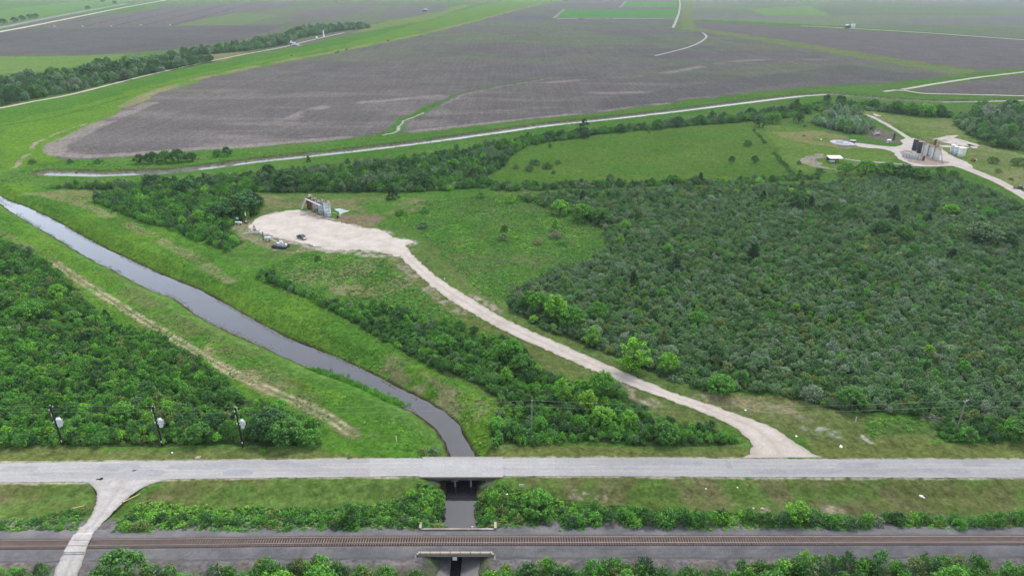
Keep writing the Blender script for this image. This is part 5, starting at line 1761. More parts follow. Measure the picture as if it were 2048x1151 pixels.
cow('black cow standing at the edge of the grey willow grove', 1608, 254.5, rad(10), M['hide_black'], False)
cow('brown cow grazing in the dry grass below the black cow', 1608, 273.5, rad(165), M['hide_brown'], True)

# ------------------------------------------------------------------ far away structures
x, y = G(586, 92)
ps = thing('pump_station', 'grey pump station with sloping steel pipes beside the far levee track', 'pump station', (x, y, 0), rad(20))
MB().box((0, 0, 5.0), (9, 6, 0.5)).build('platform', M['grey_steel'], ps)
for k in range(3):
    MB().tube([(-3.5 + 2.2 * k, -2, 5.5), (8 + 2.2 * k, -7, 0.3)], 0.6, 10).build('outfall_pipe', M['walk_steel'], ps)
for sx in (-3.8, 3.8):
    for sy in (-2.4, 2.4):
        MB().tube([(sx, sy, 0), (sx, sy, 5)], 0.3, 8).build('leg', M['dark_steel'], ps)
MB().box((-2, 0.5, 6.6), (3.4, 3, 2.6), bev=0.1).build('housing', M['grey_steel'], ps)
x, y = G(647.5, 74)
tw = thing('white_tower', 'tall white cylindrical tower beside the far end of the levee track', 'tower', (x, y, 0))
MB().lathe([(1.9, 0), (1.9, 1.6), (1.0, 2.6), (0.95, 11.2), (0.7, 11.7), (0.02, 11.9)], n=16).build('column', M['white'], tw)
MB().tube([(1.3, 0, 1), (1.3, 0, 11)], 0.1, 6).build('ladder', M['grey_steel'], tw)
x, y = G(633.5, 78)
tk = thing('white_water_tank', 'small white water tank beside the far levee track, left of the tower', 'tank', (x, y, 0))
MB().lathe([(1.7, 0.8), (1.75, 3.2), (1.2, 3.9), (0.02, 4.2)], n=16).build('shell', M['white'], tk)
MB().box((0, 0, 0.4), (2.6, 2.6, 0.8)).build('stand', M['dark_steel'], tk)
x, y = G(1699, 57)
fb = thing('farm_pump_house', 'small grey pump house with two pale tanks on the distant farm road', 'pump house', (x, y, 0))
MB().box((-4, 0, 3), (9, 8, 6), bev=0.1).build('wall', M['dark_steel'], fb)
MB().prism([(-9, 6.0), (1, 6.0), (1, 6.4), (-4, 8.2), (-9, 6.4)], -4.6, 4.6).build('roof', M['tin'], fb)
for xx_ in (4.5, 9.5):
    MB().lathe([(1.9, 0), (1.9, 8.5), (1.2, 9.3), (0.02, 9.6)], (xx_, 0, 0), 16).build('tank', M['grey_steel'], fb)
x, y = G(850, 23.5)
hb = thing('farm_shed', 'tiny pale-roofed shed among the distant fields beyond the levee', 'shed', (x, y, 0))
MB().box((0, 0, 3), (14, 9, 6), bev=0.1).build('wall', M['dark_steel'], hb)
MB().prism([(-7.8, 6.0), (7.8, 6.0), (7.8, 6.3), (0, 8.5), (-7.8, 6.3)], -5.2, 5.2).build('roof', M['white'], hb)
for px, py, lab in ((109, 53.5, 'leftmost'), (165, 53.8, 'second'), (222, 53.5, 'third'), (282, 52, 'fourth'), (340, 51, 'rightmost')):
    x, y = G(px, py)
    w = thing('irrigation_riser', f'white irrigation riser at the foot of the far ditches, {lab} of five', 'irrigation riser', (x, y, 0), 0, 'white risers along the far field edge')
    MB().lathe([(1.6, 0), (1.6, 1.6), (1.9, 1.7), (1.9, 2.2), (0.02, 2.3)], n=14).build('cap', M['white'], w)
    MB().tube([(1.9, 0, 0.5), (3.8, 0, 0.5)], 0.4, 8).build('outlet', M['grey_steel'], w)

# ------------------------------------------------------------------ roadside things
x, y = G(1010, 950)
mp_ = thing('marker_post', 'thin grey marker post with a small plate at the right end of the road bridge', 'post', (x, y + 0.15, 0.1))
MB().tube([(0, 0, 0), (0, 0, 2.3)], 0.05, 8).build('post', M['grey_steel'], mp_)
MB().box((0, -0.06, 2.05), (1.2, 0.03, 0.18)).build('plate', M['grey_steel'], mp_)
x, y = G(1043, 976)
sg = thing('roadside_sign', 'small pale rectangular sign seen in the bushes right of the road bridge', 'sign', (x, y, hz(x, y)))
MB().box((0, 0, 1.15), (1.05, 0.05, 0.6), bev=0.01).build('panel', M['white'], sg)
MB().box((0, 0.06, 0.5), (0.08, 0.06, 1.4)).build('post', M['pole_grey'], sg)
for (px, py, H, lab) in ((793, 881, 1.5, 'short white marker post in the grass left of the creek'), (1711, 842, 1.4, 'short white marker post in the grass below the right thicket'), (1906, 349, 1.8, 'white marker post beside the right-hand gravel pad')):
    x, y = G(px, py)
    w = thing('marker_post', lab, 'post', (x, y, hz(x, y)))
    MB().tube([(0, 0, -0.2), (0, 0, H)], [0.10, 0.09], 8).build('post', M['white'], w)
    MB().box((0, -0.1, H - 0.25), (0.16, 0.03, 0.3)).build('plate', M['yellow'], w)
for (a, b, lab) in (((143, 1016), (172, 1009), 'pale yellow barrier pole lying left of the gravel turning'), ((244, 1004), (281, 986), 'long yellow barrier pole beside the right edge of the gravel turning')):
    A, B_ = V3(*a), V3(*b)
    L = (B_ - A).length
    w = thing('barrier_pole', lab, 'barrier', (A.x, A.y, hz(A.x, A.y)), math.atan2(B_.y - A.y, B_.x - A.x))
    MB().tube([(0, 0, 0.75), (L, 0, 0.75)], 0.08, 8).build('bar', M['yellow'], w)
    for q in (0.15, L - 0.15):
        MB().tube([(q, 0, -0.2), (q, 0, 0.95)], 0.1, 8).build('post', M['pole_grey'], w)
x, y = G(203, 957.5)
ty_ = MB()
ty_.lathe([(0.22, 0), (0.36, 0), (0.38, 0.08), (0.36, 0.17), (0.22, 0.17)], (0, 0, 0), 18)
ty_.box((-0.6, -0.1, 0.05), (0.9, 0.25, 0.09), 0.2)
o = ty_.build('shredded_tyre', M['rubber'], None, (x, y, RZ + 0.01))
tag(o, 'black shredded tyre lying on the road at the gravel turning', 'tyre')


def crumple(name, label, px, py, s, mat, seed, group, cat='litter'):
    x, y = G(px, py)
    bm = bmesh.new()
    bmesh.ops.create_icosphere(bm, subdivisions=2, radius=1)
    r = random.Random(seed)
    for v in bm.verts:
        v.co *= 1 + r.uniform(-0.28, 0.28)
        v.co.z = max(v.co.z, -0.3) * 0.6
        v.co *= s * 0.85
        v.co.x *= 1.3
    me = bpy.data.meshes.new(name)
    bm.to_mesh(me)
    bm.free()
    me.materials.append(mat)
    o = link_mesh(name, me, None, (x, y, hz(x, y) + 0.12 * s))
    o.rotation_euler = (0, 0, seed)
    return tag(o, label, cat, group)


gL = 'white litter on the roadside grass'
crumple('litter', 'big white bag on the verge right of the gravel junction', 1682, 892, 0.45, M['white'], 1, gL)
crumple('litter', 'white bag on the near verge below the right end of the road', 1844, 987, 0.42, M['white'], 2, gL)
crumple('litter', 'small white scrap beside the bag near the right end of the near verge', 1849, 989, 0.2, M['white'], 3, gL)
crumple('litter', 'white scrap on the bank beside the road bridge piles', 1014, 984, 0.22, M['white'], 4, gL)
crumple('litter', 'small white scrap on the verge below the middle transformer pole', 344, 904, 0.22, M['white'], 5, gL)
crumple('litter', 'white rubble lump at the hedge top below the junction', 1526, 1011, 0.4, M['gravel'], 6, gL)
crumple('litter', 'white rubble lumps left of the bigger lump at the hedge top', 1508, 1010, 0.3, M['gravel'], 7, gL)
crumple('litter', 'tiny white scrap on the mown grass inside the lease road bend', 889, 557, 0.25, M['white'], 8, gL)
crumple('litter', 'white scrap in the dry grass right of the gravel drive', 1491, 819, 0.28, M['white'], 9, gL)
crumple('litter', 'white scrap in the grass right of the junction mouth', 1593, 871, 0.25, M['white'], 10, gL)
crumple('litter', 'white scrap on the near verge opposite the junction', 1475, 973, 0.2, M['white'], 11, gL)
crumple('litter', 'white scrap at the far end of the canal grove, behind the willows', 1638, 209, 0.9, M['white'], 12, gL)
crumple('litter', 'round white bag in the dry pasture left of the ash heap', 1642, 279, 0.6, M['white'], 13, gL)
crumple('litter', 'yellowish sheet in the grass below the right-hand tanks', 1866, 355, 0.9, M['cream'], 14, gL)
crumple('litter', 'white scrap on the near verge just right of the opposite scrap', 1412, 975, 0.17, M['white'], 15, gL)
crumple('litter', 'brown clod on the verge near the last transformer pole', 396, 915, 0.7, M['concrete_tan'], 16, gL)



# ------------------------------------------------------------------ plants
T_DARK = (0.050, 0.112, 0.042)
T_MID = (0.072, 0.170, 0.042)
T_LUSH = (0.085, 0.220, 0.040)
T_BRIGHT = (0.130, 0.300, 0.042)
T_YEL = (0.155, 0.300, 0.042)
T_GREY = (0.110, 0.172, 0.088)
T_SAGE = (0.152, 0.210, 0.135)
T_OLIVE = (0.125, 0.170, 0.055)
T_PINE = (0.035, 0.070, 0.035)
T_DEAD = (0.165, 0.185, 0.14)
T_RUST = (0.135, 0.165, 0.052)


def leaf_cloud(blobs, per, size, seed, up=0.25, flat=1.0, droop=0.0):
    """leaf-shaped faces spread through the outer shell of many small clumps"""
    r = np.random.RandomState(seed)
    V, n_all = [], 0
    for (c, rad_) in blobs:
        n = max(6, int(per * rad_ * rad_))
        d = r.normal(size=(n, 3))
        d[:, 2] = d[:, 2] * flat + up
        d /= np.linalg.norm(d, axis=1)[:, None]
        p = np.array(c) + d * (rad_ * r.uniform(0.55, 1.12, (n, 1)))
        nr = d + r.normal(scale=0.38, size=(n, 3))
        nr[:, 2] += 0.25
        nr /= np.linalg.norm(nr, axis=1)[:, None]
        a = np.cross(nr, r.normal(size=(n, 3)))
        a /= np.linalg.norm(a, axis=1)[:, None]
        b = np.cross(nr, a)
        s = size * r.uniform(0.6, 1.35, (n, 1))
        a, b = a * s, b * s * 0.62
        p0 = p - a
        p2 = p + a
        p2[:, 2] -= droop * s[:, 0]
        V.append(np.stack([p0, p + b, p2, p - b], 1).reshape(-1, 3))
        n_all += n
    V = np.concatenate(V)
    return V, np.arange(n_all * 4).reshape(-1, 4)


def shrub_mesh(seed, nblob=24, per=330, size=0.085, tall=1.0):
    r = random.Random(seed)
    blobs = [((0, 0, 0.38 * tall), 0.42)]
    for k in range(nblob):
        a = 2 * PI * k / nblob * 2.4 + r.uniform(-0.4, 0.4)
        q = math.sqrt((k + 0.5) / nblob)
        rr_ = q * 0.78
        z = (0.98 - 0.72 * q * q) * tall + r.uniform(-0.22, 0.2)
        blobs.append(((rr_ * math.cos(a), rr_ * math.sin(a), max(0.2, z)), r.uniform(0.17, 0.33)))
    V, F = leaf_cloud(blobs, per, size, seed)
    return np_mesh('foliage', V, F, M['leaf'])


def crown_mesh(kind, seed):
    """crown about 8 m tall, stands on z = 0; the trunk goes to the same scale"""
    r = random.Random(seed)
    bl = []
    if kind == 'broad':
        for k in range(80):
            a, q = r.uniform(0, 2 * PI), math.sqrt(r.random())
            rr_ = 3.9 * q
            top = 7.6 - 3.6 * q * q + r.uniform(-0.7, 0.4)
            z = top if r.random() < 0.7 else r.uniform(1.6, top)
            bl.append(((rr_ * math.cos(a), rr_ * math.sin(a), z), r.uniform(0.5, 0.98)))
        return leaf_cloud(bl, 75, 0.23, seed)
    if kind == 'tall':
        for k in range(64):
            t = r.random()
            z = 1.8 + 6.2 * t
            R = 2.6 * math.sin(PI * min(0.97, 0.22 + 0.75 * t)) + 0.3
            a, q = r.uniform(0, 2 * PI), math.sqrt(r.random())
            bl.append(((R * q * math.cos(a), R * q * math.sin(a), z + r.uniform(-0.4, 0.4)), r.uniform(0.42, 0.85)))
        return leaf_cloud(bl, 85, 0.21, seed)
    if kind == 'juniper':
        for k in range(46):
            t = (k + 0.5) / 46
            z = 0.6 + 7.0 * t
            R = 3.0 * (1 - t) ** 0.75 + 0.2
            a = k * 2.4 + r.uniform(-0.5, 0.5)
            q = r.uniform(0.55, 1.0)
            bl.append(((R * q * math.cos(a), R * q * math.sin(a), z - 0.3 * q), r.uniform(0.5, 0.95)))
        return leaf_cloud(bl, 90, 0.20, seed, up=0.1)
    if kind == 'willow':
        for k in range(50):
            a, q = r.uniform(0, 2 * PI), math.sqrt(r.random())
            rr_ = 3.2 * q
            z = 7.2 - 4.2 * q * q - r.random() * 2.2
            bl.append(((rr_ * math.cos(a), rr_ * math.sin(a), max(1.0, z)), r.uniform(0.5, 0.9)))
        return leaf_cloud(bl, 42, 0.26, seed, droop=0.8)
    raise ValueError(kind)


def trunk_mesh(kind, seed):
    r = random.Random(seed + 50)
    m_ = MB()
    if kind == 'juniper':
        m_.tube([(0, 0, -0.4), (0.05, 0, 3), (0, 0.05, 7.3)], [0.26, 0.16, 0.03], 8)
        n = 6
    elif kind == 'willow':
        n = 9
        m_.tube([(0, 0, -0.4), (0.1, 0, 1.2), (0.15, 0.1, 2.0)], [0.30, 0.25, 0.2], 8)
    else:
        n = 7
        m_.tube([(0, 0, -0.4), (0.08, 0, 1.5), (0.0, 0.12, 3.2), (0.1, 0.1, 5.6)], [0.32, 0.25, 0.19, 0.05], 8)
    for k in range(n):
        a = 2 * PI * k / n + r.uniform(-0.3, 0.3)
        z0 = r.uniform(1.3, 3.4) if kind != 'willow' else r.uniform(1.2, 2.0)
        L = r.uniform(1.8, 3.0) * (0.7 if kind == 'tall' else 1)
        up = r.uniform(0.9, 2.6) if kind != 'willow' else r.uniform(2.4, 4.8)
        m_.tube([(0.04, 0.04, z0), (L * 0.5 * math.cos(a), L * 0.5 * math.sin(a), z0 + up * 0.45), (L * math.cos(a), L * math.sin(a), z0 + up)], [0.13, 0.085, 0.03], 6)
    return m_.mesh('trunk', M['bark_pale'] if kind == 'willow' else M['bark'])


SHRUB = [shrub_mesh(100 + k) for k in range(5)]
SHRUB_TALL = [shrub_mesh(200 + k, 28, 310, 0.088, 1.35) for k in range(2)]
CROWN, TRUNK = {}, {}
for kd in ('broad', 'tall', 'juniper', 'willow'):
    CROWN[kd], TRUNK[kd] = [], []
    for s in range(3):
        V, F = crown_mesh(kd, 300 + s * 7 + len(kd))
        CROWN[kd].append(np_mesh('crown', V, F, M['leaf']))
        TRUNK[kd].append(trunk_mesh(kd, 300 + s))


def tuft_mesh(seed):
    r = random.Random(seed)
    bl = [((r.uniform(-.45, .45), r.uniform(-.45, .45), r.uniform(0.1, 0.34)), r.uniform(0.22, 0.36)) for k in range(4)]
    V, F = leaf_cloud(bl, 210, 0.14, seed, up=0.5)
    return np_mesh('tuft', V, F, M['leaf'])


def reed_mesh(seed):
    r = np.random.RandomState(seed)
    n = 46
    p = r.normal(scale=0.45, size=(n, 2))
    V = []
    for k in range(n):
        a = r.uniform(0, 2 * PI)
        h = r.uniform(0.9, 1.9)
        ln = r.uniform(0.1, 0.5)
        w = 0.045
        dx, dy = math.cos(a), math.sin(a)
        x0, y0 = p[k]
        V += [(x0 - dy * w, y0 + dx * w, 0), (x0 + dy * w, y0 - dx * w, 0), (x0 + dx * ln + dy * w * .3, y0 + dy * ln - dx * w * .3, h), (x0 + dx * ln - dy * w * .3, y0 + dy * ln + dx * w * .3, h)]
    return np_mesh('reed', np.array(V), np.arange(n * 4).reshape(-1, 4), M['leaf'])


def source_collection(name, meshes):
    c = bpy.data.collections.new(name)
    for i, me in enumerate(meshes):
        c.objects.link(bpy.data.objects.new(f'{name}_{chr(97 + i)}', me))
    return c


SRC = {
    'shrub': source_collection('shrub_kinds', SHRUB + SHRUB_TALL),
    'tree': source_collection('tree_kinds', CROWN['broad'] + CROWN['tall'] + CROWN['willow'][:2] + CROWN['juniper'][:1]),
    'tuft': source_collection('tuft_kinds', [tuft_mesh(k) for k in range(3)]),
    'reed': source_collection('reed_kinds', [reed_mesh(k) for k in range(3)]),
}
NSRC = {k: len(c.objects) for k, c in SRC.items()}
GN = {}


def gn_tree(src):
    if src in GN:
        return GN[src]
    ng = bpy.data.node_groups.new('scatter_' + src, 'GeometryNodeTree')
    ng.interface.new_socket('Geometry', in_out='INPUT', socket_type='NodeSocketGeometry')
    ng.interface.new_socket('Geometry', in_out='OUTPUT', socket_type='NodeSocketGeometry')
    n, l = ng.nodes, ng.links
    gi, go = n.new('NodeGroupInput'), n.new('NodeGroupOutput')
    ci = n.new('GeometryNodeCollectionInfo')
    ci.inputs['Collection'].default_value = SRC[src]
    ci.inputs['Separate Children'].default_value = True
    ci.inputs['Reset Children'].default_value = True
    ip = n.new('GeometryNodeInstanceOnPoints')
    ip.inputs['Pick Instance'].default_value = True
    l.new(gi.outputs[0], ip.inputs['Points'])
    l.new(ci.outputs[0], ip.inputs['Instance'])
    for nm, ty, sk_ in (('vi', 'INT', 'Instance Index'), ('rot', 'FLOAT_VECTOR', 'Rotation'), ('sc', 'FLOAT_VECTOR', 'Scale')):
        a = n.new('GeometryNodeInputNamedAttribute')
        a.data_type = ty
        a.inputs['Name'].default_value = nm
        l.new(a.outputs['Attribute'], ip.inputs[sk_])
    l.new(ip.outputs[0], go.inputs[0])
    GN[src] = ng
    return ng


def scatter(name, src, xy, z, sc, tint, vi, label, cat=None, seed=0):
    n = len(xy)
    r = np.random.RandomState(seed)
    me = bpy.data.meshes.new(name)
    me.vertices.add(n)
    me.vertices.foreach_set('co', np.c_[xy, z].astype(np.float32).ravel())

    def attr(nm, ty, key, data):
        a = me.attributes.new(nm, ty, 'POINT')
        a.data.foreach_set(key, np.ascontiguousarray(data).ravel())

    attr('vi', 'INT', 'value', vi.astype(np.int32))
    attr('rot', 'FLOAT_VECTOR', 'vector', np.c_[r.uniform(-.08, .08, n), r.uniform(-.08, .08, n), r.uniform(0, 6.283, n)].astype(np.float32))
    attr('sc', 'FLOAT_VECTOR', 'vector', np.asarray(sc, np.float32))
    attr('tint', 'FLOAT_COLOR', 'color', np.c_[tint, np.ones(n)].astype(np.float32))
    me.materials.append(M['leaf'])
    o = link_mesh(name, me)
    md = o.modifiers.new('scatter', 'NODES')
    md.node_group = gn_tree(src)
    tag(o, label, cat, None, 'stuff')
    return o


def fill(px, step, seed, jit=0.45, world=None, k=1.0):
    P = np.array(world if world is not None else GP(px))
    r = np.random.RandomState(seed)
    xs = np.arange(P[:, 0].min(), P[:, 0].max(), step)
    ys = np.arange(P[:, 1].min(), P[:, 1].max(), step * 0.88)
    X, Y = np.meshgrid(xs, ys)
    X[1::2] += step / 2
    X = X.ravel() + r.uniform(-jit, jit, X.size) * step
    Y = Y.ravel() + r.uniform(-jit, jit, Y.size) * step
    m = inpoly(X + 1.5 * (vnoise(X, Y, 5, 30) - 0.5), Y + 1.5 * (vnoise(X, Y, 5, 31) - 0.5), P)
    m &= r.rand(X.size) < k
    m &= np.abs(X) < 0.83 * Y + 26       # the photo shows nothing beyond
    return np.c_[X[m], Y[m]]


def pick_tints(xy, table, seed, patch=9.0, gain=1.22):
    """each plant one of the kinds in the table; kinds keep together in patches"""
    r = np.random.RandomState(seed)
    n = len(xy)
    w = np.array([t[1] for t in table], float)
    cum = np.cumsum(w / w.sum())
    u = fbm(xy[:, 0], xy[:, 1], patch, seed % 40)
    u = (np.argsort(np.argsort(u)) + 0.5) / max(n, 1)
    u = np.where(r.rand(n) < 0.55, r.rand(n), u)
    idx = np.searchsorted(cum, u)
    base = np.array([t[0] for t in table])[np.clip(idx, 0, len(table) - 1)]
    return base * r.uniform(0.80, 1.22, (n, 1)) * r.uniform(0.96, 1.04, (n, 3)) * gain


def zs(xy):
    return terrain(xy[:, 0], xy[:, 1])


def thicket(name, px, step, smin, smax, table, label, seed, src='shrub', hmul=1.0, k=1.0, clear=None, patch=9.0, cat='shrubbery', gain=1.3, lift=0.0):
    xy = fill(px, step, seed, k=k)
    if clear is not None:
        xy = xy[clear(xy)]
    r = np.random.RandomState(seed + 1)
    n = len(xy)
    s = smin + (smax - smin) * r.rand(n) ** 2.2
    s = s * (0.72 + 0.6 * fbm(xy[:, 0], xy[:, 1], 14, seed % 40 + 3))
    sc = np.c_[s, s, s * hmul * r.uniform(0.7, 1.35, n)]
    up = lift * np.clip(2.2 * (fbm(xy[:, 0], xy[:, 1], 8, seed % 40 + 9) - 0.35), 0, 1) * r.uniform(0.4, 1.0, n)
    return scatter(name, src, xy, zs(xy) - 0.05 + up, sc, pick_tints(xy, table, seed, patch, gain), r.randint(0, NSRC[src], n), label, cat, seed)


tblR = [(T_SAGE, 0.8), (T_GREY, 3.2), ((0.084, 0.162, 0.060), 4.2), (T_DARK, 1.5), (T_OLIVE, 0.8), (T_LUSH, 0.6), (T_RUST, 0.07), (T_DEAD, 0.12), (T_YEL, 0.03)]
tblL = [(T_LUSH, 2.4), (T_MID, 3.0), (T_DARK, 1.6), (T_BRIGHT, 0.7), (T_OLIVE, 0.6), (T_YEL, 0.12), (T_GREY, 0.25)]
tblC = [(T_LUSH, 2.2), (T_MID, 3.0), (T_DARK, 2.0), (T_BRIGHT, 0.6), (T_GREY, 0.5), (T_YEL, 0.1)]
tblW = [(T_GREY, 1.5), (T_DARK, 3.0), (T_MID, 2.6), (T_LUSH, 0.9), (T_SAGE, 0.3), (T_BRIGHT, 0.25)]
tblF = [(T_DARK, 3), (T_GREY, 1.8), (T_MID, 1.6), (T_SAGE, 0.4)]

thicket('thicket', TR, 1.5, 0.75, 1.75, tblR, 'broad grey-green thicket covering the ground right of the pale gravel track', 1, hmul=1.05, gain=1.43, lift=1.6)
thicket('thicket', TR, 5.2, 0.26, 0.52, tblR, 'taller rounded bushes standing out of the broad grey-green thicket', 51, src='tree', hmul=0.9, gain=1.43, k=0.8)
thicket('thicket', TRB, 1.5, 0.9, 1.7, tblC, 'dense green shrubs behind the verge at the right end of the road', 2, hmul=1.35)
thicket('thicket', TL, 1.5, 0.8, 1.75, tblL, 'dense lush green thicket left of the creek and its dirt track', 3, hmul=1.15, lift=1.5)
thicket('thicket', TL, 4.6, 0.28, 0.55, tblL, 'taller rounded bushes standing out of the lush left thicket', 52, src='tree', hmul=0.9, k=0.8)
thicket('thicket', TC, 1.5, 0.75, 1.75, tblC, 'long tapering strip of shrubs between the creek bank and the pale gravel track', 4, hmul=1.1, lift=1.2)
thicket('thicket', TC, 4.4, 0.26, 0.5, tblC, 'taller rounded bushes standing in the long tapering shrub strip', 53, src='tree', hmul=0.9, k=0.8)
thicket('woodland', WM1, 2.0, 1.1, 2.5, tblC, 'dark scrub wood left of the gravel pad', 5, hmul=1.15)
thicket('woodland', WM2, 2.4, 1.3, 3.0, tblW, 'belt of dark woodland between the canal and the gravel pad', 6, hmul=1.15)
thicket('woodland', FL1, 6.5, 0.75, 1.35, tblF, 'dark wood beside the levee track at the far left', 7, src='tree', patch=30, gain=1.6)
thicket('woodland', FL2, 7.0, 0.8, 1.4, tblF, 'long belt of trees running off beside the far levee track', 8, src='tree', patch=40, gain=1.7)
thicket('grove', TX, 4.2, 0.5, 1.0, [(T_MID, 2), (T_DARK, 2), (T_GREY, 2), (T_DEAD, 0.3), (T_SAGE, 0.6)], 'mixed green and grey trees at the right edge beyond the white tanks', 9, src='tree', patch=14, gain=1.6)
thicket('willow_grove', TY, 3.6, 0.5, 0.95, [(T_SAGE, 3), (T_GREY, 3), (T_MID, 1.4), (T_DEAD, 0.6)], 'grove of grey-green willows beyond the ash heap', 10, src='tree', patch=14, gain=1.8)
thicket('hedge', [(985, 373), (1200, 366), (1350, 364), (1450, 362), (1560, 356), (1640, 350), (1640, 358), (1450, 371), (1200, 377), (985, 382)], 2.6, 1.4, 2.6, tblW, 'hedge of dark shrubs along the bottom edge of the bright pasture', 11)
thicket('hedge', [(1010, 285), (1100, 272), (1200, 261), (1350, 246), (1470, 233), (1560, 222), (1620, 215), (1620, 226), (1560, 238), (1480, 244), (1360, 254), (1200, 269), (1060, 290)], 2.4, 1.6, 3.6, tblW, 'belt of shrubs between the canal and the bright pasture', 12)
thicket('hedge', [(1620, 213), (1700, 208), (1760, 214), (1840, 222), (1900, 226), (1900, 236), (1830, 232), (1740, 222), (1640, 226)], 2.5, 1.6, 3.4, tblW, 'belt of shrubs below the canal behind the far lease track', 13)

# low weeds on levees and in the clearing; reeds at the creek
def weeds(name, px, step, smin, smax, table, label, seed, k=1.0, src='tuft', thr=None, patch=10.0, clear=True, hm=1.0):
    xy = fill(px, step, seed, k=k)
    if thr is not None:
        xy = xy[fbm(xy[:, 0], xy[:, 1], patch, seed % 40 + 5) > thr]
    if clear:
        xy = xy[creek_dist(xy[:, 0], xy[:, 1]) > 0.5]
    r = np.random.RandomState(seed)
    s = r.uniform(smin, smax, len(xy))
    return scatter(name, src, xy, zs(xy) - 0.03, np.c_[s, s, s * hm * r.uniform(0.7, 1.2, len(xy))], pick_tints(xy, table, seed, patch, 1.18), r.randint(0, NSRC[src], len(xy)), label, 'weeds' if src == 'tuft' else 'reeds', seed)


tblG = [(T_BRIGHT, 2), (T_LUSH, 3), (T_MID, 2), (T_OLIVE, 0.6)]
LEV_E = [(60, 398), (180, 392), (300, 455), (420, 500), (520, 560), (600, 595), (680, 637), (760, 682), (880, 744), (985, 797), (1000, 820), (985, 850), (985, 888), (950, 900), (925, 870), (880, 818), (780, 768), (640, 698), (420, 600), (200, 490)]
LEV_W = [(0, 415), (120, 487), (300, 600), (480, 700), (640, 775), (800, 835), (880, 890), (890, 905), (665, 903), (640, 870), (600, 840), (500, 800), (411, 724), (233, 652), (103, 534), (0, 475)]
weeds('weeds', LEV_E, 1.15, 0.35, 0.8, tblG, 'lush weeds growing over the levee between the creek and the gravel pad', 21, 0.8, hm=0.7, thr=0.40)
weeds('weeds', LEV_W, 1.15, 0.35, 0.8, tblG, 'bright weeds growing over the bank between the left thicket and the creek', 22, 0.8, hm=0.7, thr=0.44)
weeds('weeds', [(790, 425), (830, 405), (950, 392), (1040, 398), (1150, 428), (1205, 452), (1212, 487), (1180, 525), (1105, 541), (1055, 568), (1018, 592), (1000, 608), (960, 585), (900, 530), (860, 478), (810, 450)], 1.25, 0.6, 1.35, [(T_BRIGHT, 1.5), (T_LUSH, 3), (T_MID, 2.4), (T_GREY, 0.5)], 'low bright weeds filling the clearing beside the right thicket', 23, 0.95, thr=0.34, hm=0.6)
weeds('weeds', [(520, 545), (600, 505), (770, 518), (840, 580), (930, 640), (840, 628), (720, 612), (600, 578)], 1.2, 0.5, 1.3, [(T_BRIGHT, 1.2), (T_LUSH, 3), (T_MID, 2.4), (T_OLIVE, 0.8)], 'rank weeds on the slope below the gravel pad', 24, 0.95, thr=0.36, hm=0.7)
weeds('weeds', [(1730, 835), (1870, 838), (1870, 876), (1730, 872)], 0.9, 0.5, 1.0, tblG, 'low green weeds in the hollow below the right thicket', 25, 0.8, thr=0.4, hm=0.7)
weeds('weeds', [(0, 1020), (100, 1018), (180, 1008), (150, 1058), (0, 1062), (-100, 1062), (-100, 1020)], 0.75, 0.5, 1.0, tblG, 'low weeds left of the gravel turning above the railway', 26, 0.9, thr=0.35)
weeds('weeds', [(225, 1050), (262, 1005), (290, 1000), (640, 1012), (830, 985), (880, 975), (888, 1055), (640, 1062), (210, 1064)], 0.8, 0.6, 1.2, tblG, 'rank weeds between the shrubs above the railway, right of the gravel turning', 27, 0.9, thr=0.34)
weeds('weeds', [(952, 965), (1010, 965), (1080, 990), (1200, 1008), (1500, 1022), (2100, 1034), (2100, 1060), (952, 1060)], 0.85, 0.6, 1.1, tblG, 'rank weeds between the shrubs above the railway, right of the creek', 28, 0.9, thr=0.36)
weeds('weeds', [(838, 966), (890, 962), (890, 1000), (830, 1000)], 0.7, 0.6, 1.3, tblG, 'rank weeds on the bank beside the left abutment of the road bridge', 29, 0.9, clear=True)
# verge and field-bank tufts, sparse
weeds('weeds', [(0, 352), (100, 330), (300, 320), (700, 290), (1000, 262), (1400, 212), (1400, 222), (1000, 272), (700, 300), (300, 345), (100, 345), (0, 390)], 3.0, 0.8, 1.6, tblG, 'weeds along the canal bank below the big ploughed field', 30, 0.7, clear=False, thr=0.42, hm=0.6)
def edge_points(pl, n, spread, inward, seed, keep):
    r = np.random.RandomState(seed)
    L_ = poly_param(pl, n)
    x = L_[:, 0] + r.normal(scale=spread, size=n) + inward[0]
    y = L_[:, 1] + r.normal(scale=spread, size=n) + inward[1]
    m = keep(x, y)
    return np.c_[x[m], y[m]]


r_ = np.random.RandomState(6)
xy = edge_points(creekL, 4200, 0.75, (0.7, 0.25), 4, lambda x, y: (y > G(CX, 812, WZ1)[1]) & (y < G(CX, 738, WZ1)[1]))
s_ = r_.uniform(0.35, 0.8, len(xy))
scatter('reeds', 'reed', xy, np.maximum(zs(xy), WZ1 - 0.2), np.c_[s_, s_, s_], pick_tints(xy, [(T_LUSH, 2), (T_MID, 1), (T_BRIGHT, 2)], 5, 9.0, 1.6), r_.randint(0, 3, len(xy)), 'green reeds along the left edge of the creek', 'reeds', 6)
mats = []
for pl, sg, sd in ((creekL, 1, 31), (creekR, -1, 32)):
    p_ = edge_points(pl, 3000, 0.45, (0.85 * sg, 0.35 * sg), sd, lambda x, y: (y > 150) & (fbm(x, y, 9.0, 33) > 0.45))
    mats.append(p_)
p_ = edge_points(creekL, 1500, 0.7, (1.7, 0.75), 35, lambda x, y: (y > 150) & (fbm(x, y, 14.0, 36) > 0.55))
xy = np.concatenate(mats + [p_])
s_ = r_.uniform(0.18, 0.5, len(xy))
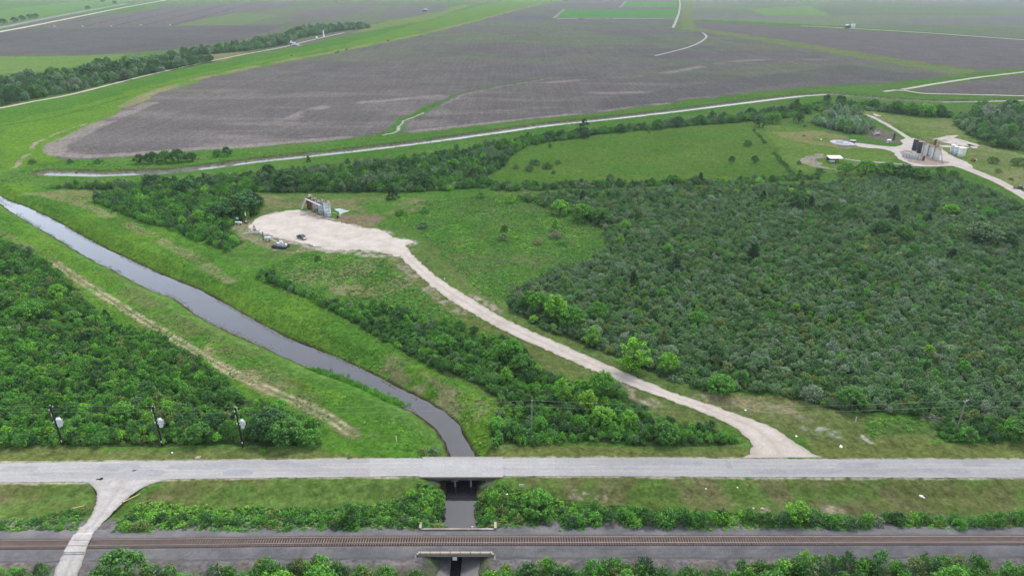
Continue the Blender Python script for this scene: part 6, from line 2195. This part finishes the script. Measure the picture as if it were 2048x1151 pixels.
scatter('floating_weeds', 'tuft', xy, np.full(len(xy), WZ1 + 0.03), np.c_[s_, s_, s_ * 0.22], pick_tints(xy, [((0.20, 0.17, 0.15), 3), ((0.14, 0.15, 0.10), 2), (T_OLIVE, 1), (T_DARK, 1)], 7), r_.randint(0, 3, len(xy)), 'brownish weed mats floating along both edges of the creek', 'water weeds', 8)


# ---------------------------------------------------------------- single shrubs: the hedges beside the railway
def word_of(t):
    best = min(((abs(t[0] / t[1] - a[0] / a[1]) * 1.2 + abs(t[1] - a[1]) * 2.5 + abs(t[2] / t[1] - a[2] / a[1])), w) for a, w in
               ((T_DARK, 'dark green'), (T_MID, 'mid green'), (T_LUSH, 'lush green'), (T_BRIGHT, 'bright green'), (T_GREY, 'grey-green'), (T_OLIVE, 'olive green'), (T_YEL, 'yellow-green')))
    return best[1]


NSH = 0
ROWS = []


def one_shrub(x, y, s, hm, tint, label, group, me, seed, gain=1.0):
    global NSH
    z = hz(x, y)
    o = link_mesh('shrub', me, None, (x, y, z - 0.05))
    o.rotation_euler = (0, 0, seed * 1.37)
    o.scale = (s, s, s * hm)
    o['tint'] = [float(c) * gain for c in tint]
    NSH += 1
    return tag(o, label, 'shrub', group)


def shrub_row(px, step, smin, smax, table, where, group, seed, k=1.0, hm=1.0, avoid=None):
    xy = fill(px, step, seed, k=k)
    xy = xy[creek_dist(xy[:, 0], xy[:, 1]) > 0.15]
    if avoid is not None:
        xy = xy[avoid(xy)]
    tn = pick_tints(xy, table, seed, 7)
    r = random.Random(seed)
    for i, (x, y) in enumerate(xy):
        s = r.uniform(smin, smax)
        size = 'small' if s < smin + (smax - smin) * 0.33 else ('large' if s > smin + (smax - smin) * 0.7 else 'medium')
        wx_ = where(x, y) if callable(where) else where
        k = r.randint(0, 5)
        ROWS.append((s / math.hypot(y, 102), float(x), float(y), s, hm * r.uniform(0.85, 1.2), tuple(tn[i]), f'{size} {word_of(tn[i])} leafy shrub {wx_}', group, k, r.randint(0, 99)))


def plant_rows(n_single):
    """the shrubs that show largest stand one by one; the small ones between them are one mass"""
    ROWS.sort(key=lambda q: -q[0])
    for (_, x, y, s, hm, tn, lab, grp, k, sd) in ROWS[:n_single]:
        one_shrub(x, y, s, hm, tn, lab, grp, (SHRUB + SHRUB_TALL)[k], sd)
    R_ = ROWS[n_single:]
    if R_:
        xy = np.array([(q[1], q[2]) for q in R_])
        scatter('shrubs', 'shrub', xy, zs(xy) - 0.05, np.array([(q[3], q[3], q[3] * q[4]) for q in R_]), np.array([q[5] for q in R_]), np.array([q[8] for q in R_]), 'smaller shrubs filling the hedges on both sides of the railway', 'shrubbery', 3)


def wB(x, y):
    if x < -60:
        return 'above the railway, near the gravel turning'
    if x < -30:
        return 'above the railway, midway from the gravel turning to the creek'
    if x < -8:
        return 'above the railway, on the left bank of the creek'
    if x < 14:
        return 'above the railway, on the right bank of the creek'
    if x < 42:
        return 'in the hedge above the railway, below the white sign'
    if x < 75:
        return 'in the hedge above the railway, opposite the gravel junction'
    return 'in the hedge above the railway, towards the right edge'


def wF(x, y):
    if x < -60:
        return 'below the railway, beside the gravel crossing'
    if x < -19:
        return 'below the railway, left of the railway bridge'
    if x < 25:
        return 'below the railway, right of the railway bridge'
    if x < 60:
        return 'below the railway, opposite the gravel junction'
    return 'below the railway, towards the right edge'


gS1, gS2 = 'shrubs between the road and the railway', 'shrubs below the railway'
shrub_row([(-40, 1050), (0, 1046), (110, 1040), (165, 1022), (150, 1046), (128, 1058), (0, 1058), (-40, 1060)], 1.9, 0.8, 1.2, tblC, 'left of the gravel turning, above the railway', gS1, 41, 0.6, 0.75)
shrub_row([(232, 1050), (262, 1030), (330, 1026), (460, 1030), (640, 1022), (700, 1012), (760, 1010), (885, 1000), (886, 1050), (800, 1056), (640, 1056), (240, 1060)], 1.9, 0.95, 1.6, tblL, wB, gS1, 42, 0.8, 1.0)
shrub_row([(840, 972), (882, 968), (888, 1050), (800, 1050), (790, 1000)], 1.9, 0.9, 1.5, tblC, 'crowding the left bank between the two bridges', gS1, 43, 0.7, 1.1)
shrub_row([(952, 975), (1000, 985), (1060, 990), (1120, 1000), (1140, 1048), (950, 1052)], 1.9, 1.0, 1.7, tblL, 'crowding the right bank between the two bridges', gS1, 44, 0.85, 1.1)
shrub_row([(1130, 1012), (1300, 1024), (1500, 1032), (1700, 1034), (2070, 1040), (2070, 1053), (1600, 1053), (1300, 1052), (1130, 1050)], 1.9, 1.2, 2.0, tblC, wB, gS1, 45, 0.9, 1.25)
shrub_row([(-40, 1142), (70, 1140), (108, 1128), (92, 1180), (-40, 1190)], 2.0, 0.9, 1.4, tblL, 'below the railway, left of the gravel crossing', gS2, 46, 0.85)
shrub_row([(175, 1150), (300, 1142), (420, 1150), (520, 1132), (680, 1130), (760, 1142), (830, 1150), (865, 1165), (880, 1225), (140, 1230)], 2.0, 1.25, 2.0, tblL, wF, gS2, 47, 0.92, 1.3)
shrub_row([(955, 1165), (1000, 1150), (1060, 1140), (1300, 1138), (1450, 1150), (1520, 1135), (1600, 1128), (1900, 1122), (2000, 1135), (2120, 1145), (2120, 1225), (955, 1230)], 2.0, 1.3, 2.2, tblL, wF, gS2, 48, 0.92, 1.4)


plant_rows(222)

# ---------------------------------------------------------------- single trees and lone bushes
def one_tree(px, py, H, kind, tint, label, width=1.0, group=None, seed=0, name=None, cat='tree'):
    x, y = G(px, py)
    t = thing(name or {'juniper': 'juniper_tree', 'willow': 'willow_tree'}.get(kind, 'broadleaf_tree'), label, cat, (x, y, hz(x, y) - 0.1), seed * 1.9 + px, group)
    s = H / 8.0
    t.scale = (s * width, s * width, s)
    k = (seed + int(px)) % 3
    link_mesh('trunk', TRUNK[kind][k], t)
    c = link_mesh('crown', CROWN[kind][k], t)
    c['tint'] = [float(q) * 1.22 for q in tint]
    return t


def lone(px, py, s, hm, tint, label, seed=0, group=None):
    x, y = G(px, py)
    return one_shrub(x, y, s, hm, tint, label, group, SHRUB[seed % 5], seed, 1.2)


B2_ = 'bright green'
TREES = [
    (1266, 738, 9.8, 'tall', (0.125, 0.29, 0.035), 'big bright yellow-green tree beside the pale track, standing out of the right thicket', 1.35),
    (1335, 742, 6.0, 'broad', T_BRIGHT, 'bright green tree just right of the big yellow-green one', 1.0),
    (1110, 640, 9.0, 'tall', T_BRIGHT, 'tall bright green tree at the left corner of the right thicket', 1.2),
    (1080, 625, 7.5, 'broad', T_LUSH, 'lush green tree at the left tip of the right thicket', 1.1),
    (1145, 655, 7.5, 'broad', T_LUSH, 'lush rounded tree behind the left edge of the right thicket', 1.1),
    (1055, 615, 6.0, 'broad', T_MID, 'mid green tree nearest the track at the thicket tip', 1.1),
    (1185, 690, 6.5, 'tall', T_BRIGHT, 'bright narrow tree on the thicket edge halfway down the track', 1.0),
    (1195, 640, 6.5, 'broad', T_LUSH, 'lush green tree set back in the left part of the right thicket', 1.0),
    (1120, 428, 7.0, 'broad', T_BRIGHT, 'bright green tree at the upper left edge of the right thicket', 1.3),
    (1165, 440, 8.0, 'broad', T_LUSH, 'lush spreading tree beyond the clearing in the upper right thicket', 1.3),
    (1200, 446, 7.5, 'broad', T_MID, 'mid green tree at the right end of the clearing trees', 1.2),
    (1110, 460, 5.5, 'tall', T_BRIGHT, 'pale green young tree at the upper end of the clearing', 1.0),
    (1240, 490, 5.0, 'tall', T_YEL, 'small yellow-green tree on the inner edge of the clearing', 1.0),
    (1250, 460, 4.6, 'broad', T_BRIGHT, 'small bright tree behind the clearing trees', 1.1),
    (1505, 521, 7.6, 'juniper', T_PINE, 'big dark juniper standing alone in the middle of the right thicket', 1.25),
    (1350, 548, 7.6, 'juniper', T_PINE, 'big dark juniper in the left half of the right thicket', 1.2),
    (1266, 566, 5.5, 'juniper', T_PINE, 'small dark juniper left of the big ones in the right thicket', 1.1),
    (1165, 402, 6.0, 'juniper', T_PINE, 'small pointed dark juniper at the top left of the right thicket', 0.9),
    (1785, 442, 8.6, 'juniper', (0.05, 0.09, 0.045), 'tall dark juniper in the upper right part of the right thicket', 1.0),
    (1595, 418, 7.5, 'broad', T_DARK, 'dark broad tree near the top of the right thicket', 1.2),
    (1620, 416, 6.5, 'juniper', T_PINE, 'dark juniper touching the dark broad tree near the thicket top', 1.0),
    (1655, 428, 6.0, 'broad', T_DARK, 'dark green tree a little right of the thicket-top pair', 1.1),
    (1700, 440, 6.8, 'broad', T_MID, 'mid green tree left of the tall dark juniper', 1.0),
    (1760, 470, 6.5, 'broad', T_DARK, 'dark green tree below the tall dark juniper', 1.2),
    (1805, 480, 6.5, 'broad', T_MID, 'mid green tree right of the dark tree below the tall juniper', 1.1),
    (1855, 448, 5.5, 'juniper', T_PINE, 'small dark juniper right of the tall dark juniper', 1.0),
    (1965, 486, 9.0, 'broad', T_GREY, 'big grey-green dome-shaped tree near the right edge of the thicket', 1.6),
    (2010, 492, 6.5, 'broad', T_DARK, 'dark tree tucked against the big grey-green dome', 1.2),
    (1900, 524, 6.2, 'juniper', T_PINE, 'dark juniper below the big grey-green dome', 1.1),
    (1900, 428, 5.0, 'broad', T_BRIGHT, 'bright green low tree in the upper right thicket', 1.5),
    (1975, 436, 5.0, 'broad', T_LUSH, 'lush low tree near the right edge at the thicket top', 1.5),
    (1525, 402, 6.2, 'juniper', T_PINE, 'dark juniper left of the thicket-top pair', 0.9),
    (1395, 650, 5.0, 'broad', T_LUSH, 'bright lush tree in the lower left thicket', 1.2),
    (1440, 785, 5.5, 'broad', T_LUSH, 'lush tree at the front edge of the right thicket above the dry grass', 1.3),
    (1855, 715, 4.4, 'tall', T_YEL, 'yellow-green young tree deep in the lower right thicket', 1.1),
    (1590, 625, 3.6, 'tall', T_YEL, 'small bright yellow-green sapling in the middle of the right thicket', 1.1),
    (1620, 800, 5.5, 'willow', T_SAGE, 'grey-leaved tree leaning over the front edge of the right thicket', 1.3),
    (1700, 815, 6.0, 'broad', T_MID, 'round green tree at the front edge of the right thicket', 1.2),
    # middle strip
    (1203, 792, 7.6, 'broad', T_LUSH, 'rounded lush tree at the right shoulder of the middle shrub strip', 1.0),
    (1175, 822, 6.6, 'tall', T_YEL, 'yellow-green tree in the middle strip left of the rounded lush tree', 1.1),
    (1125, 800, 6.6, 'tall', T_BRIGHT, 'bright green tree in the middle strip behind the thin wooden pole', 1.1),
    (1205, 850, 5.6, 'broad', T_BRIGHT, 'bright low tree near the front of the middle strip', 1.1),
    (1255, 855, 5.0, 'broad', T_BRIGHT, 'second bright low tree, right of the first near the strip front', 1.0),
    (1020, 720, 7.0, 'broad', T_LUSH, 'dense lush tree on the track side of the middle strip', 1.1),
    (1045, 745, 6.0, 'broad', T_MID, 'mid green tree beside the dense lush tree in the middle strip', 1.1),
    (1012, 765, 4.8, 'tall', T_BRIGHT, 'bright small tree in the middle strip below the dense lush tree', 1.0),
    (890, 700, 5.4, 'broad', T_LUSH, 'lush tree in the narrow upper part of the middle strip', 1.2),
    (800, 640, 4.6, 'broad', T_DARK, 'dark round tree high in the middle strip', 1.3),
    (765, 655, 4.0, 'broad', T_MID, 'mid green tree left of the dark round tree high in the strip', 1.2),
    (1330, 880, 5.0, 'broad', T_MID, 'rounded tree at the right front end of the middle strip', 1.3),
    # left thicket
    (62, 640, 6.5, 'broad', T_LUSH, 'lush tree rising from the upper left thicket', 1.3),
    (15, 620, 6.5, 'broad', T_MID, 'mid green tree at the left edge of the upper left thicket', 1.3),
    (118, 595, 5.0, 'broad', T_BRIGHT, 'bright green tree on the creek side of the left thicket', 1.2),
    (30, 545, 5.5, 'broad', T_MID, 'green tree at the narrow upper end of the left thicket', 1.1),
    (214, 640, 4.2, 'juniper', T_PINE, 'dark juniper on the edge of the left thicket beside the dirt track', 1.1),
    (60, 505, 3.6, 'willow', T_SAGE, 'grey feathery small tree at the top corner of the left thicket', 1.4),
    (85, 760, 4.6, 'tall', T_BRIGHT, 'bright young tree inside the left thicket', 1.1),
    (245, 840, 5.0, 'broad', T_LUSH, 'lush tree behind the gap between the first two transformer poles', 1.3),
    (540, 870, 7.2, 'broad', T_DARK, 'big dark round tree right of the last transformer pole', 1.25),
    (575, 884, 6.4, 'broad', T_MID, 'round mid green tree at the right end of the left thicket, nearest the road', 1.35),
    (625, 886, 3.8, 'broad', T_LUSH, 'low lush tree at the very right tip of the left thicket', 1.4),
    (400, 880, 4.8, 'broad', T_MID, 'mid green tree between the second and third transformer poles', 1.3),
    # wood by the pad
    (480, 428, 9.5, 'broad', T_DARK, 'huge dark oak left of the gravel pad', 2.0),
    (440, 440, 8.0, 'broad', T_DARK, 'large dark oak just left of the huge one', 1.6),
    (505, 415, 8.0, 'broad', T_PINE, 'very dark oak at the right rim of the wood by the pad', 1.3),
    (402, 445, 6.0, 'broad', T_BRIGHT, 'bright green tree in the wood left of the oaks', 1.2),
    (350, 430, 5.5, 'broad', T_LUSH, 'lush green tree in the left part of the wood by the pad', 1.4),
    (308, 438, 4.6, 'tall', T_BRIGHT, 'bright small tree on the levee edge of the wood', 1.2),
    (370, 385, 7.0, 'broad', T_DARK, 'dark tree above the wood by the pad, below the canal', 1.3),
    (305, 372, 6.0, 'broad', T_DARK, 'dark bush-like tree on the canal side of the wood', 1.2),
    (575, 376, 10.0, 'broad', T_DARK, 'big round dark oak behind the pad, between canal and clearing', 1.55),
    (538, 350, 6.5, 'broad', T_DARK, 'dark tree on the canal bank above the round oak', 1.2),
    (785, 397, 7.0, 'juniper', T_PINE, 'dark juniper standing in front of the wood behind the clearing', 1.25),
    (640, 372, 7.5, 'broad', T_MID, 'mid green tree in the belt right of the big round oak', 1.3),
    (690, 372, 8.0, 'broad', T_MID, 'rounded green tree in the belt behind the pad tanks', 1.3),
    (742, 376, 7.5, 'broad', T_GREY, 'grey-green tree in the belt right of the pad tanks', 1.3),
    (845, 374, 8.0, 'broad', T_DARK, 'dark tree in the belt above the clearing', 1.4),
    (905, 340, 6.5, 'broad', T_LUSH, 'lush tree in the middle of the canal belt', 1.2),
    (1003, 330, 7.0, 'broad', T_DARK, 'dark tree at the left edge of the bright pasture', 1.2),
    (617, 323, 4.0, 'juniper', T_PINE, 'small dark juniper at the canal edge, left part', 1.1),
    (955, 352, 6.0, 'broad', T_MID, 'green tree at the lower left corner of the pasture', 1.2),
    # pasture and canal row
    (1167, 271, 11.5, 'tall', T_PINE, 'tall dark tree standing above the canal row at the pasture corner', 0.9),
    (1170, 276, 6.5, 'broad', T_DARK, 'dark bushy tree at the foot of the tall one by the canal', 1.2),
    (1100, 278, 6.5, 'broad', T_MID, 'green tree in the canal row left of the tall dark one', 1.2),
    (1120, 277, 6.0, 'broad', T_DARK, 'dark tree in the canal row next left of the tall one', 1.1),
    (1240, 265, 6.5, 'broad', T_DARK, 'dark tree in the canal row right of the tall one', 1.2),
    (1315, 258, 7.5, 'broad', T_MID, 'rounded green tree in the canal row at the middle of the pasture', 1.2),
    (1355, 252, 7.5, 'broad', T_DARK, 'dark tree in the canal row, middle right', 1.2),
    (1400, 247, 7.0, 'broad', T_MID, 'mid green tree in the canal row near its right half', 1.2),
    (1460, 245, 6.0, 'broad', T_LUSH, 'lush tree at the top right corner of the pasture', 1.2),
    (1518, 254, 7.5, 'broad', T_DARK, 'dark tree heading the row of bushes down the pasture', 1.2),
    (1545, 246, 8.5, 'broad', T_LUSH, 'big bright tree right of the pasture corner', 1.4),
    (1597, 246, 7.5, 'broad', T_DARK, 'isolated dark round tree left of the willow grove', 1.1),
    (1500, 235, 8.0, 'broad', T_DARK, 'dark tree by the canal at the end of the pasture', 1.2),
    (1590, 222, 9.5, 'tall', T_DARK, 'tall dark tree by the canal above the isolated round tree', 1.2),
    (1612, 226, 8.5, 'broad', T_LUSH, 'bright rounded tree by the canal left of the willows', 1.2),
    (1652, 210, 9.5, 'tall', T_DARK, 'dark tree hiding the canal bend, left of two', 1.1),
    (1680, 208, 8.0, 'broad', T_DARK, 'dark tree hiding the canal bend, right of two', 1.1),
    (1745, 218, 8.5, 'broad', T_MID, 'green tree beyond the narrow lease track', 1.2),
    (1790, 226, 10.0, 'broad', T_MID, 'rounded green tree beyond the lease, left of the bright clump', 1.3),
    (1820, 230, 10.5, 'broad', T_LUSH, 'bright lush tree in the clump above the white tanks', 1.3),
    (1850, 233, 10.5, 'broad', T_BRIGHT, 'brightest tree of the clump above the white tanks', 1.3),
    (1875, 232, 9.5, 'broad', T_MID, 'green tree at the right end of the clump above the white tanks', 1.2),
    (1960, 226, 10.5, 'broad', T_LUSH, 'lush tree at the top of the right edge wood', 1.3),
    (2020, 222, 10.0, 'broad', T_MID, 'green tree at the upper right corner of the right edge wood', 1.3),
    (1495, 292, 4.2, 'broad', T_MID, 'two-lobed green bush tree alone in the right half of the pasture', 1.3),
    (1463, 325, 4.2, 'broad', T_DARK, 'small dark round tree low in the pasture, left of two', 1.0),
    (1509, 326, 4.6, 'broad', T_DARK, 'small dark round tree low in the pasture, right of two', 1.0),
    (1100, 296, 3.4, 'tall', T_MID, 'slender small tree near the top left of the pasture', 1.0),
    (1690, 350, 7.5, 'broad', T_LUSH, 'lush tree left of the row below the right-hand tanks', 1.2),
    (1730, 350, 8.5, 'broad', T_LUSH, 'big lush tree in the row below the open shed', 1.3),
    (1770, 354, 8.5, 'broad', T_MID, 'green tree in the middle of the row below the right-hand tanks', 1.3),
    (1805, 358, 8.5, 'broad', T_DARK, 'dark tree in the row below the steel box', 1.3),
    (1838, 362, 8.0, 'broad', T_MID, 'green tree at the right end of the row below the steel box', 1.3),
    (1880, 348, 4.6, 'broad', T_MID, 'round bush tree on the near edge of the lease track, left of two', 1.2),
    (1905, 356, 4.8, 'broad', T_MID, 'round bush tree on the near edge of the lease track, right of two', 1.2),
    (1985, 326, 4.2, 'broad', T_MID, 'round bush tree in the grass beyond the lease track', 1.5),
    (2035, 330, 5.0, 'broad', T_LUSH, 'spreading bush tree at the right edge beyond the lease track', 1.6),
    (1400, 366, 6.5, 'juniper', T_PINE, 'dark pointed tree in the hedge below the pasture', 0.9),
    (1345, 368, 6.0, 'broad', T_LUSH, 'lush tree in the hedge below the pasture', 1.2),
    (1215, 372, 4.6, 'juniper', T_PINE, 'dark cone-shaped bush tree in the left part of the pasture hedge', 1.1),
    # left field edge
    (280, 327, 6.0, 'broad', T_DARK, 'leftmost dark tree of the clump between the canal and the big field', 1.1),
    (305, 326, 7.0, 'broad', T_DARK, 'second dark tree of the clump between the canal and the big field', 1.2),
    (332, 325, 7.5, 'broad', T_MID, 'green tree in the middle of the clump between the canal and the big field', 1.2),
    (358, 324, 8.0, 'broad', T_DARK, 'tallest dark tree of the clump between the canal and the big field', 1.2),
    (385, 322, 5.5, 'broad', T_DARK, 'low dark tree at the right end of the clump by the big field', 1.3),
    (455, 312, 6.0, 'broad', T_DARK, 'dark tree standing on the field edge right of the clump', 1.0),
    (435, 313, 4.5, 'broad', T_MID, 'low green tree left of the lone dark tree on the field edge', 1.2),
    # foreground
    (250, 1185, 10.0, 'broad', T_MID, 'large feathery green tree in front of the railway by the gravel crossing', 0.95),
    (205, 1205, 6.6, 'broad', T_LUSH, 'lower lush tree left of the large feathery one below the railway', 0.95),
    (640, 1185, 6.6, 'broad', T_LUSH, 'big round bright tree below the railway left of the railway bridge', 1.05),
    (565, 1190, 6.0, 'broad', T_BRIGHT, 'bright round tree beside the big round one below the railway', 1.0),
    (1250, 1185, 6.2, 'tall', T_LUSH, 'tallest lush tree below the railway, right of the railway bridge', 1.1),
    (1905, 1190, 6.6, 'broad', T_LUSH, 'lush round tree below the railway near the right edge', 1.1),
    (1545, 1188, 5.8, 'broad', T_MID, 'round green tree below the railway opposite the junction', 1.1),
    (1590, 1042, 5.6, 'tall', T_BRIGHT, 'bright green tree rising from the hedge opposite the gravel junction', 1.25),
    (1075, 1020, 5.4, 'broad', T_LUSH, 'dense tree on the bank right of the white roadside sign', 1.25),
    (705, 1042, 5.2, 'tall', T_MID, 'dark green tree in the scrub above the railway left of the creek', 1.1),
    (2040, 880, 5.4, 'broad', T_MID, 'green tree at the right edge behind the verge', 1.3),
    (1935, 880, 4.4, 'willow', (0.10, 0.24, 0.05), 'drooping long-leaved bush tree right of the grey utility pole', 1.3),
]
for i, t in enumerate(TREES):
    one_tree(t[0], t[1], t[2], t[3], t[4], t[5], t[6], None, i)
gFw = 'individual trees of the far woods'
rF = random.Random(77)
for i, (px, py, H, tn, lab) in enumerate([
    (30, 200, 12, T_DARK, 'dark tree at the left end of the far wood, nearest the levee track'), (75, 195, 12, T_MID, 'green tree near the left end of the far wood'),
    (60, 168, 13, T_DARK, 'dark tree at the back of the far wood, left end'), (110, 160, 13, T_MID, 'rounded tree at the back of the far wood'),
    (152, 177, 11, T_DEAD, 'pale grey leafless tree in the far wood'), (180, 158, 14, T_DARK, 'tall dark tree in the middle of the far wood'),
    (232, 150, 15, T_DARK, 'large dark tree in the far wood, left of two crowns'), (268, 145, 15, T_DARK, 'large dark tree in the far wood, right of two crowns'),
    (215, 165, 11, T_MID, 'mid green tree in front of the large dark pair in the far wood'), (255, 160, 11, T_GREY, 'grey-green tree by the levee track in the far wood'),
    (310, 140, 13, T_DARK, 'dark tree near the right end of the far wood'), (330, 128, 12, T_GREY, 'grey-green tree where the far wood meets the belt'),
    (370, 128, 11, T_DARK, 'low dark tree at the right end of the far wood'), (420, 124, 9, T_MID, 'last small tree at the right tip of the far wood'),
    (345, 118, 13, T_MID, 'green tree at the near end of the long far belt'), (600, 70, 15, T_DARK, 'tall dark tree in the far end of the long belt'),
    (570, 90, 11, T_MID, 'green tree left of the grey pump station'), (720, 55, 12, T_DARK, 'dark tree at the far tip of the long belt')]):
    one_tree(px, py, H * rF.uniform(0.9, 1.1), 'broad', tn, lab, 1.25, gFw, i + 200)
for px, py, lab in ((8, 48, 'leftmost'), (30, 45, 'second'), (45, 41, 'third'), (60, 38, 'fourth'), (72, 37, 'rightmost')):
    one_tree(px, py, 13, 'broad', T_DARK, f'dark tree on the far bank of the top left waterway, {lab} of five', 1.3, 'trees along the top left waterway', px)
for px, py, lab in ((176, 19, 'small dark tree alone beyond the top left waterway'), (230, 8, 'dark tree at the very top left of the fields'), (205, 5, 'low dark tree left of the topmost one')):
    one_tree(px, py, 13, 'broad', T_DARK, lab, 1.4, None, px)
LONE = [
    (66, 327, 3.0, 0.8, T_DARK, 'low dark shrub at the left end of the canal bank'),
    (140, 326, 2.2, 1.0, T_DARK, 'small round shrub between the canal head and the field tip'),
    (197, 326, 3.2, 0.8, T_MID, 'wide green shrub on the bank below the field tip'),
    (1032, 337, 2.4, 1.1, T_GREY, 'upright grey-green bush leftmost of the five in the pasture'),
    (1059, 341, 3.6, 0.8, T_DARK, 'large low bush at the front of the five in the pasture'),
    (1069, 329, 4.2, 0.7, T_DARK, 'large low bush at the back of the five in the pasture'),
    (1094, 337, 4.0, 0.75, T_DARK, 'wide dark bush right of the middle of the five in the pasture'),
    (1116, 328, 2.4, 1.0, T_MID, 'small bush highest right of the five in the pasture'),
    (1107, 347, 1.8, 0.9, T_DARK, 'tiny dark bush right below the five in the pasture'),
    (1297, 265, 1.8, 1.1, T_MID, 'small bush at the top edge of the pasture'),
    (1008, 462, 2.0, 1.3, T_DARK, 'dark upright bush in the clearing, above its companion'),
    (1005, 480, 2.6, 1.0, T_GREY, 'grey-green bush in the middle of the clearing'),
    (1112, 475, 3.2, 0.9, (0.17, 0.19, 0.11), 'greyish domed bush at the right side of the clearing'),
    (1075, 487, 2.8, 0.6, T_OLIVE, 'low olive bush between the clearing bushes'),
    (1125, 490, 2.6, 0.6, T_MID, 'low green bush below the greyish dome in the clearing'),
    (845, 455, 3.2, 0.8, T_GREY, 'grey-green bush on the edge of the clearing nearest the pad'),
    (800, 430, 3.0, 0.8, T_MID, 'green bush at the upper left of the clearing'),
    (850, 425, 3.0, 0.9, T_LUSH, 'lush bush at the top of the clearing'),
    (962, 395, 2.6, 1.2, T_LUSH, 'light green bush at the far edge of the clearing'),
    (1020, 405, 3.4, 1.2, T_BRIGHT, 'bright bush where the clearing meets the right thicket'),
    (635, 520, 1.8, 1.0, T_DARK, 'dark small bush on the weedy slope below the gravel pad'),
    (545, 552, 2.4, 1.0, T_DARK, 'dark bush at the upper tip of the middle strip'),
    (525, 548, 2.0, 1.0, T_MID, 'green bush at the very tip of the middle strip'),
    (450, 495, 2.2, 1.0, T_DARK, 'dark bush at the lower end of the wood by the pad'),
    (1996, 345, 2.4, 0.9, T_GREY, 'spiky grey palmetto-like shrub beyond the lease track'),
    (2022, 360, 1.5, 0.8, T_DARK, 'dark small bush beside the black pickup'),
    (1598, 328, 1.8, 1.0, T_DARK, 'small dark bush at the bare patch left of the shed'),
    (1640, 343, 3.2, 0.6, T_DARK, 'low dark bush below the open shed'),
    (1800, 345, 2.6, 0.9, T_MID, 'round bush on the near side of the lease turning circle'),
    (1600, 345, 1.6, 0.9, T_DARK, 'tiny dark bush below the left bare patch'),
    (525, 905, 1.2, 0.7, T_LUSH, 'low lush bush on the verge under the last transformer pole'),
    (868, 898, 1.9, 0.9, T_GREY, 'grey-green bush on the left bank just above the road bridge'),
    (845, 903, 1.4, 0.8, T_OLIVE, 'olive bush beside the left end of the road bridge kerb'),
    (990, 885, 2.2, 0.8, T_LUSH, 'lush bush on the right bank above the road bridge'),
    (1040, 880, 2.0, 0.9, T_MID, 'green bush under the thin wooden pole'),
    (700, 915, 0.8, 0.6, T_OLIVE, 'tiny olive tuft at the road edge left of the bridge'),
]
for i, t in enumerate(LONE):
    lone(*t, seed=i + 3)
# the line of bushes running down the pasture
rP = random.Random(12)
for i in range(22):
    t = i / 21
    if 0.32 < t < 0.5:
        continue
    px = 1508 + (1585 - 1508) * t + rP.uniform(-1.5, 1.5)
    py = 262 + (350 - 262) * t
    lone(px, py, rP.uniform(1.2, 2.2), 0.9, rP.choice([T_DARK, T_MID]), 'dark bush in the ' + ('upper' if t < 0.4 else 'lower') + ' part of the bush line dividing the pasture', i, 'bush line dividing the pasture')
for (px, py) in ((583, 112), (676, 104), (693, 100), (776, 82), (905, 44), (672, 106), (842, 72)):
    lone(px, py, rP.uniform(1.8, 2.6), 0.8, T_DARK, 'small dark bush on the far edge of the big ploughed field', int(px), 'small bushes along the far field edge')
# heap of cut brush by the right thicket
brh = MB()
rb_ = random.Random(21)
bx_, by_ = G(1862, 838)
for k in range(70):
    a, q = rb_.uniform(0, 2 * PI), rb_.uniform(0, 2.2)
    p0 = Vector((q * 1.6 * math.cos(a), q * math.sin(a), rb_.uniform(0.1, 0.9)))
    dv = Vector((rb_.uniform(-1, 1), rb_.uniform(-1, 1), rb_.uniform(-0.1, 0.5)))
    brh.tube([p0, p0 + dv * 0.6, p0 + dv * 1.3], [0.05, 0.04, 0.015], 5)
o = brh.build('brush_pile', M['bark_pale'], None, (bx_, by_, hz(bx_, by_)))
tag(o, 'heap of grey cut brush at the edge of the right thicket', 'brush pile')

# ------------------------------------------------------------------ far haze
hzv = MB().box((0, 5500, 48), (26000, 14000, 116)).build('haze', None)
mh, nh, lh = mat_new('air')
oh = nh.new('ShaderNodeOutputMaterial')
pv = nh.new('ShaderNodeVolumePrincipled')
pv.inputs['Color'].default_value = (0.80, 0.91, 1.0, 1)
pv.inputs['Density'].default_value = 0.000062
pv.inputs['Anisotropy'].default_value = 0.3
lh.new(pv.outputs[0], oh.inputs['Volume'])
hzv.data.materials.append(mh)
tag(hzv, kind='stuff')
print('single shrubs', NSH, 'trees', len(TREES))
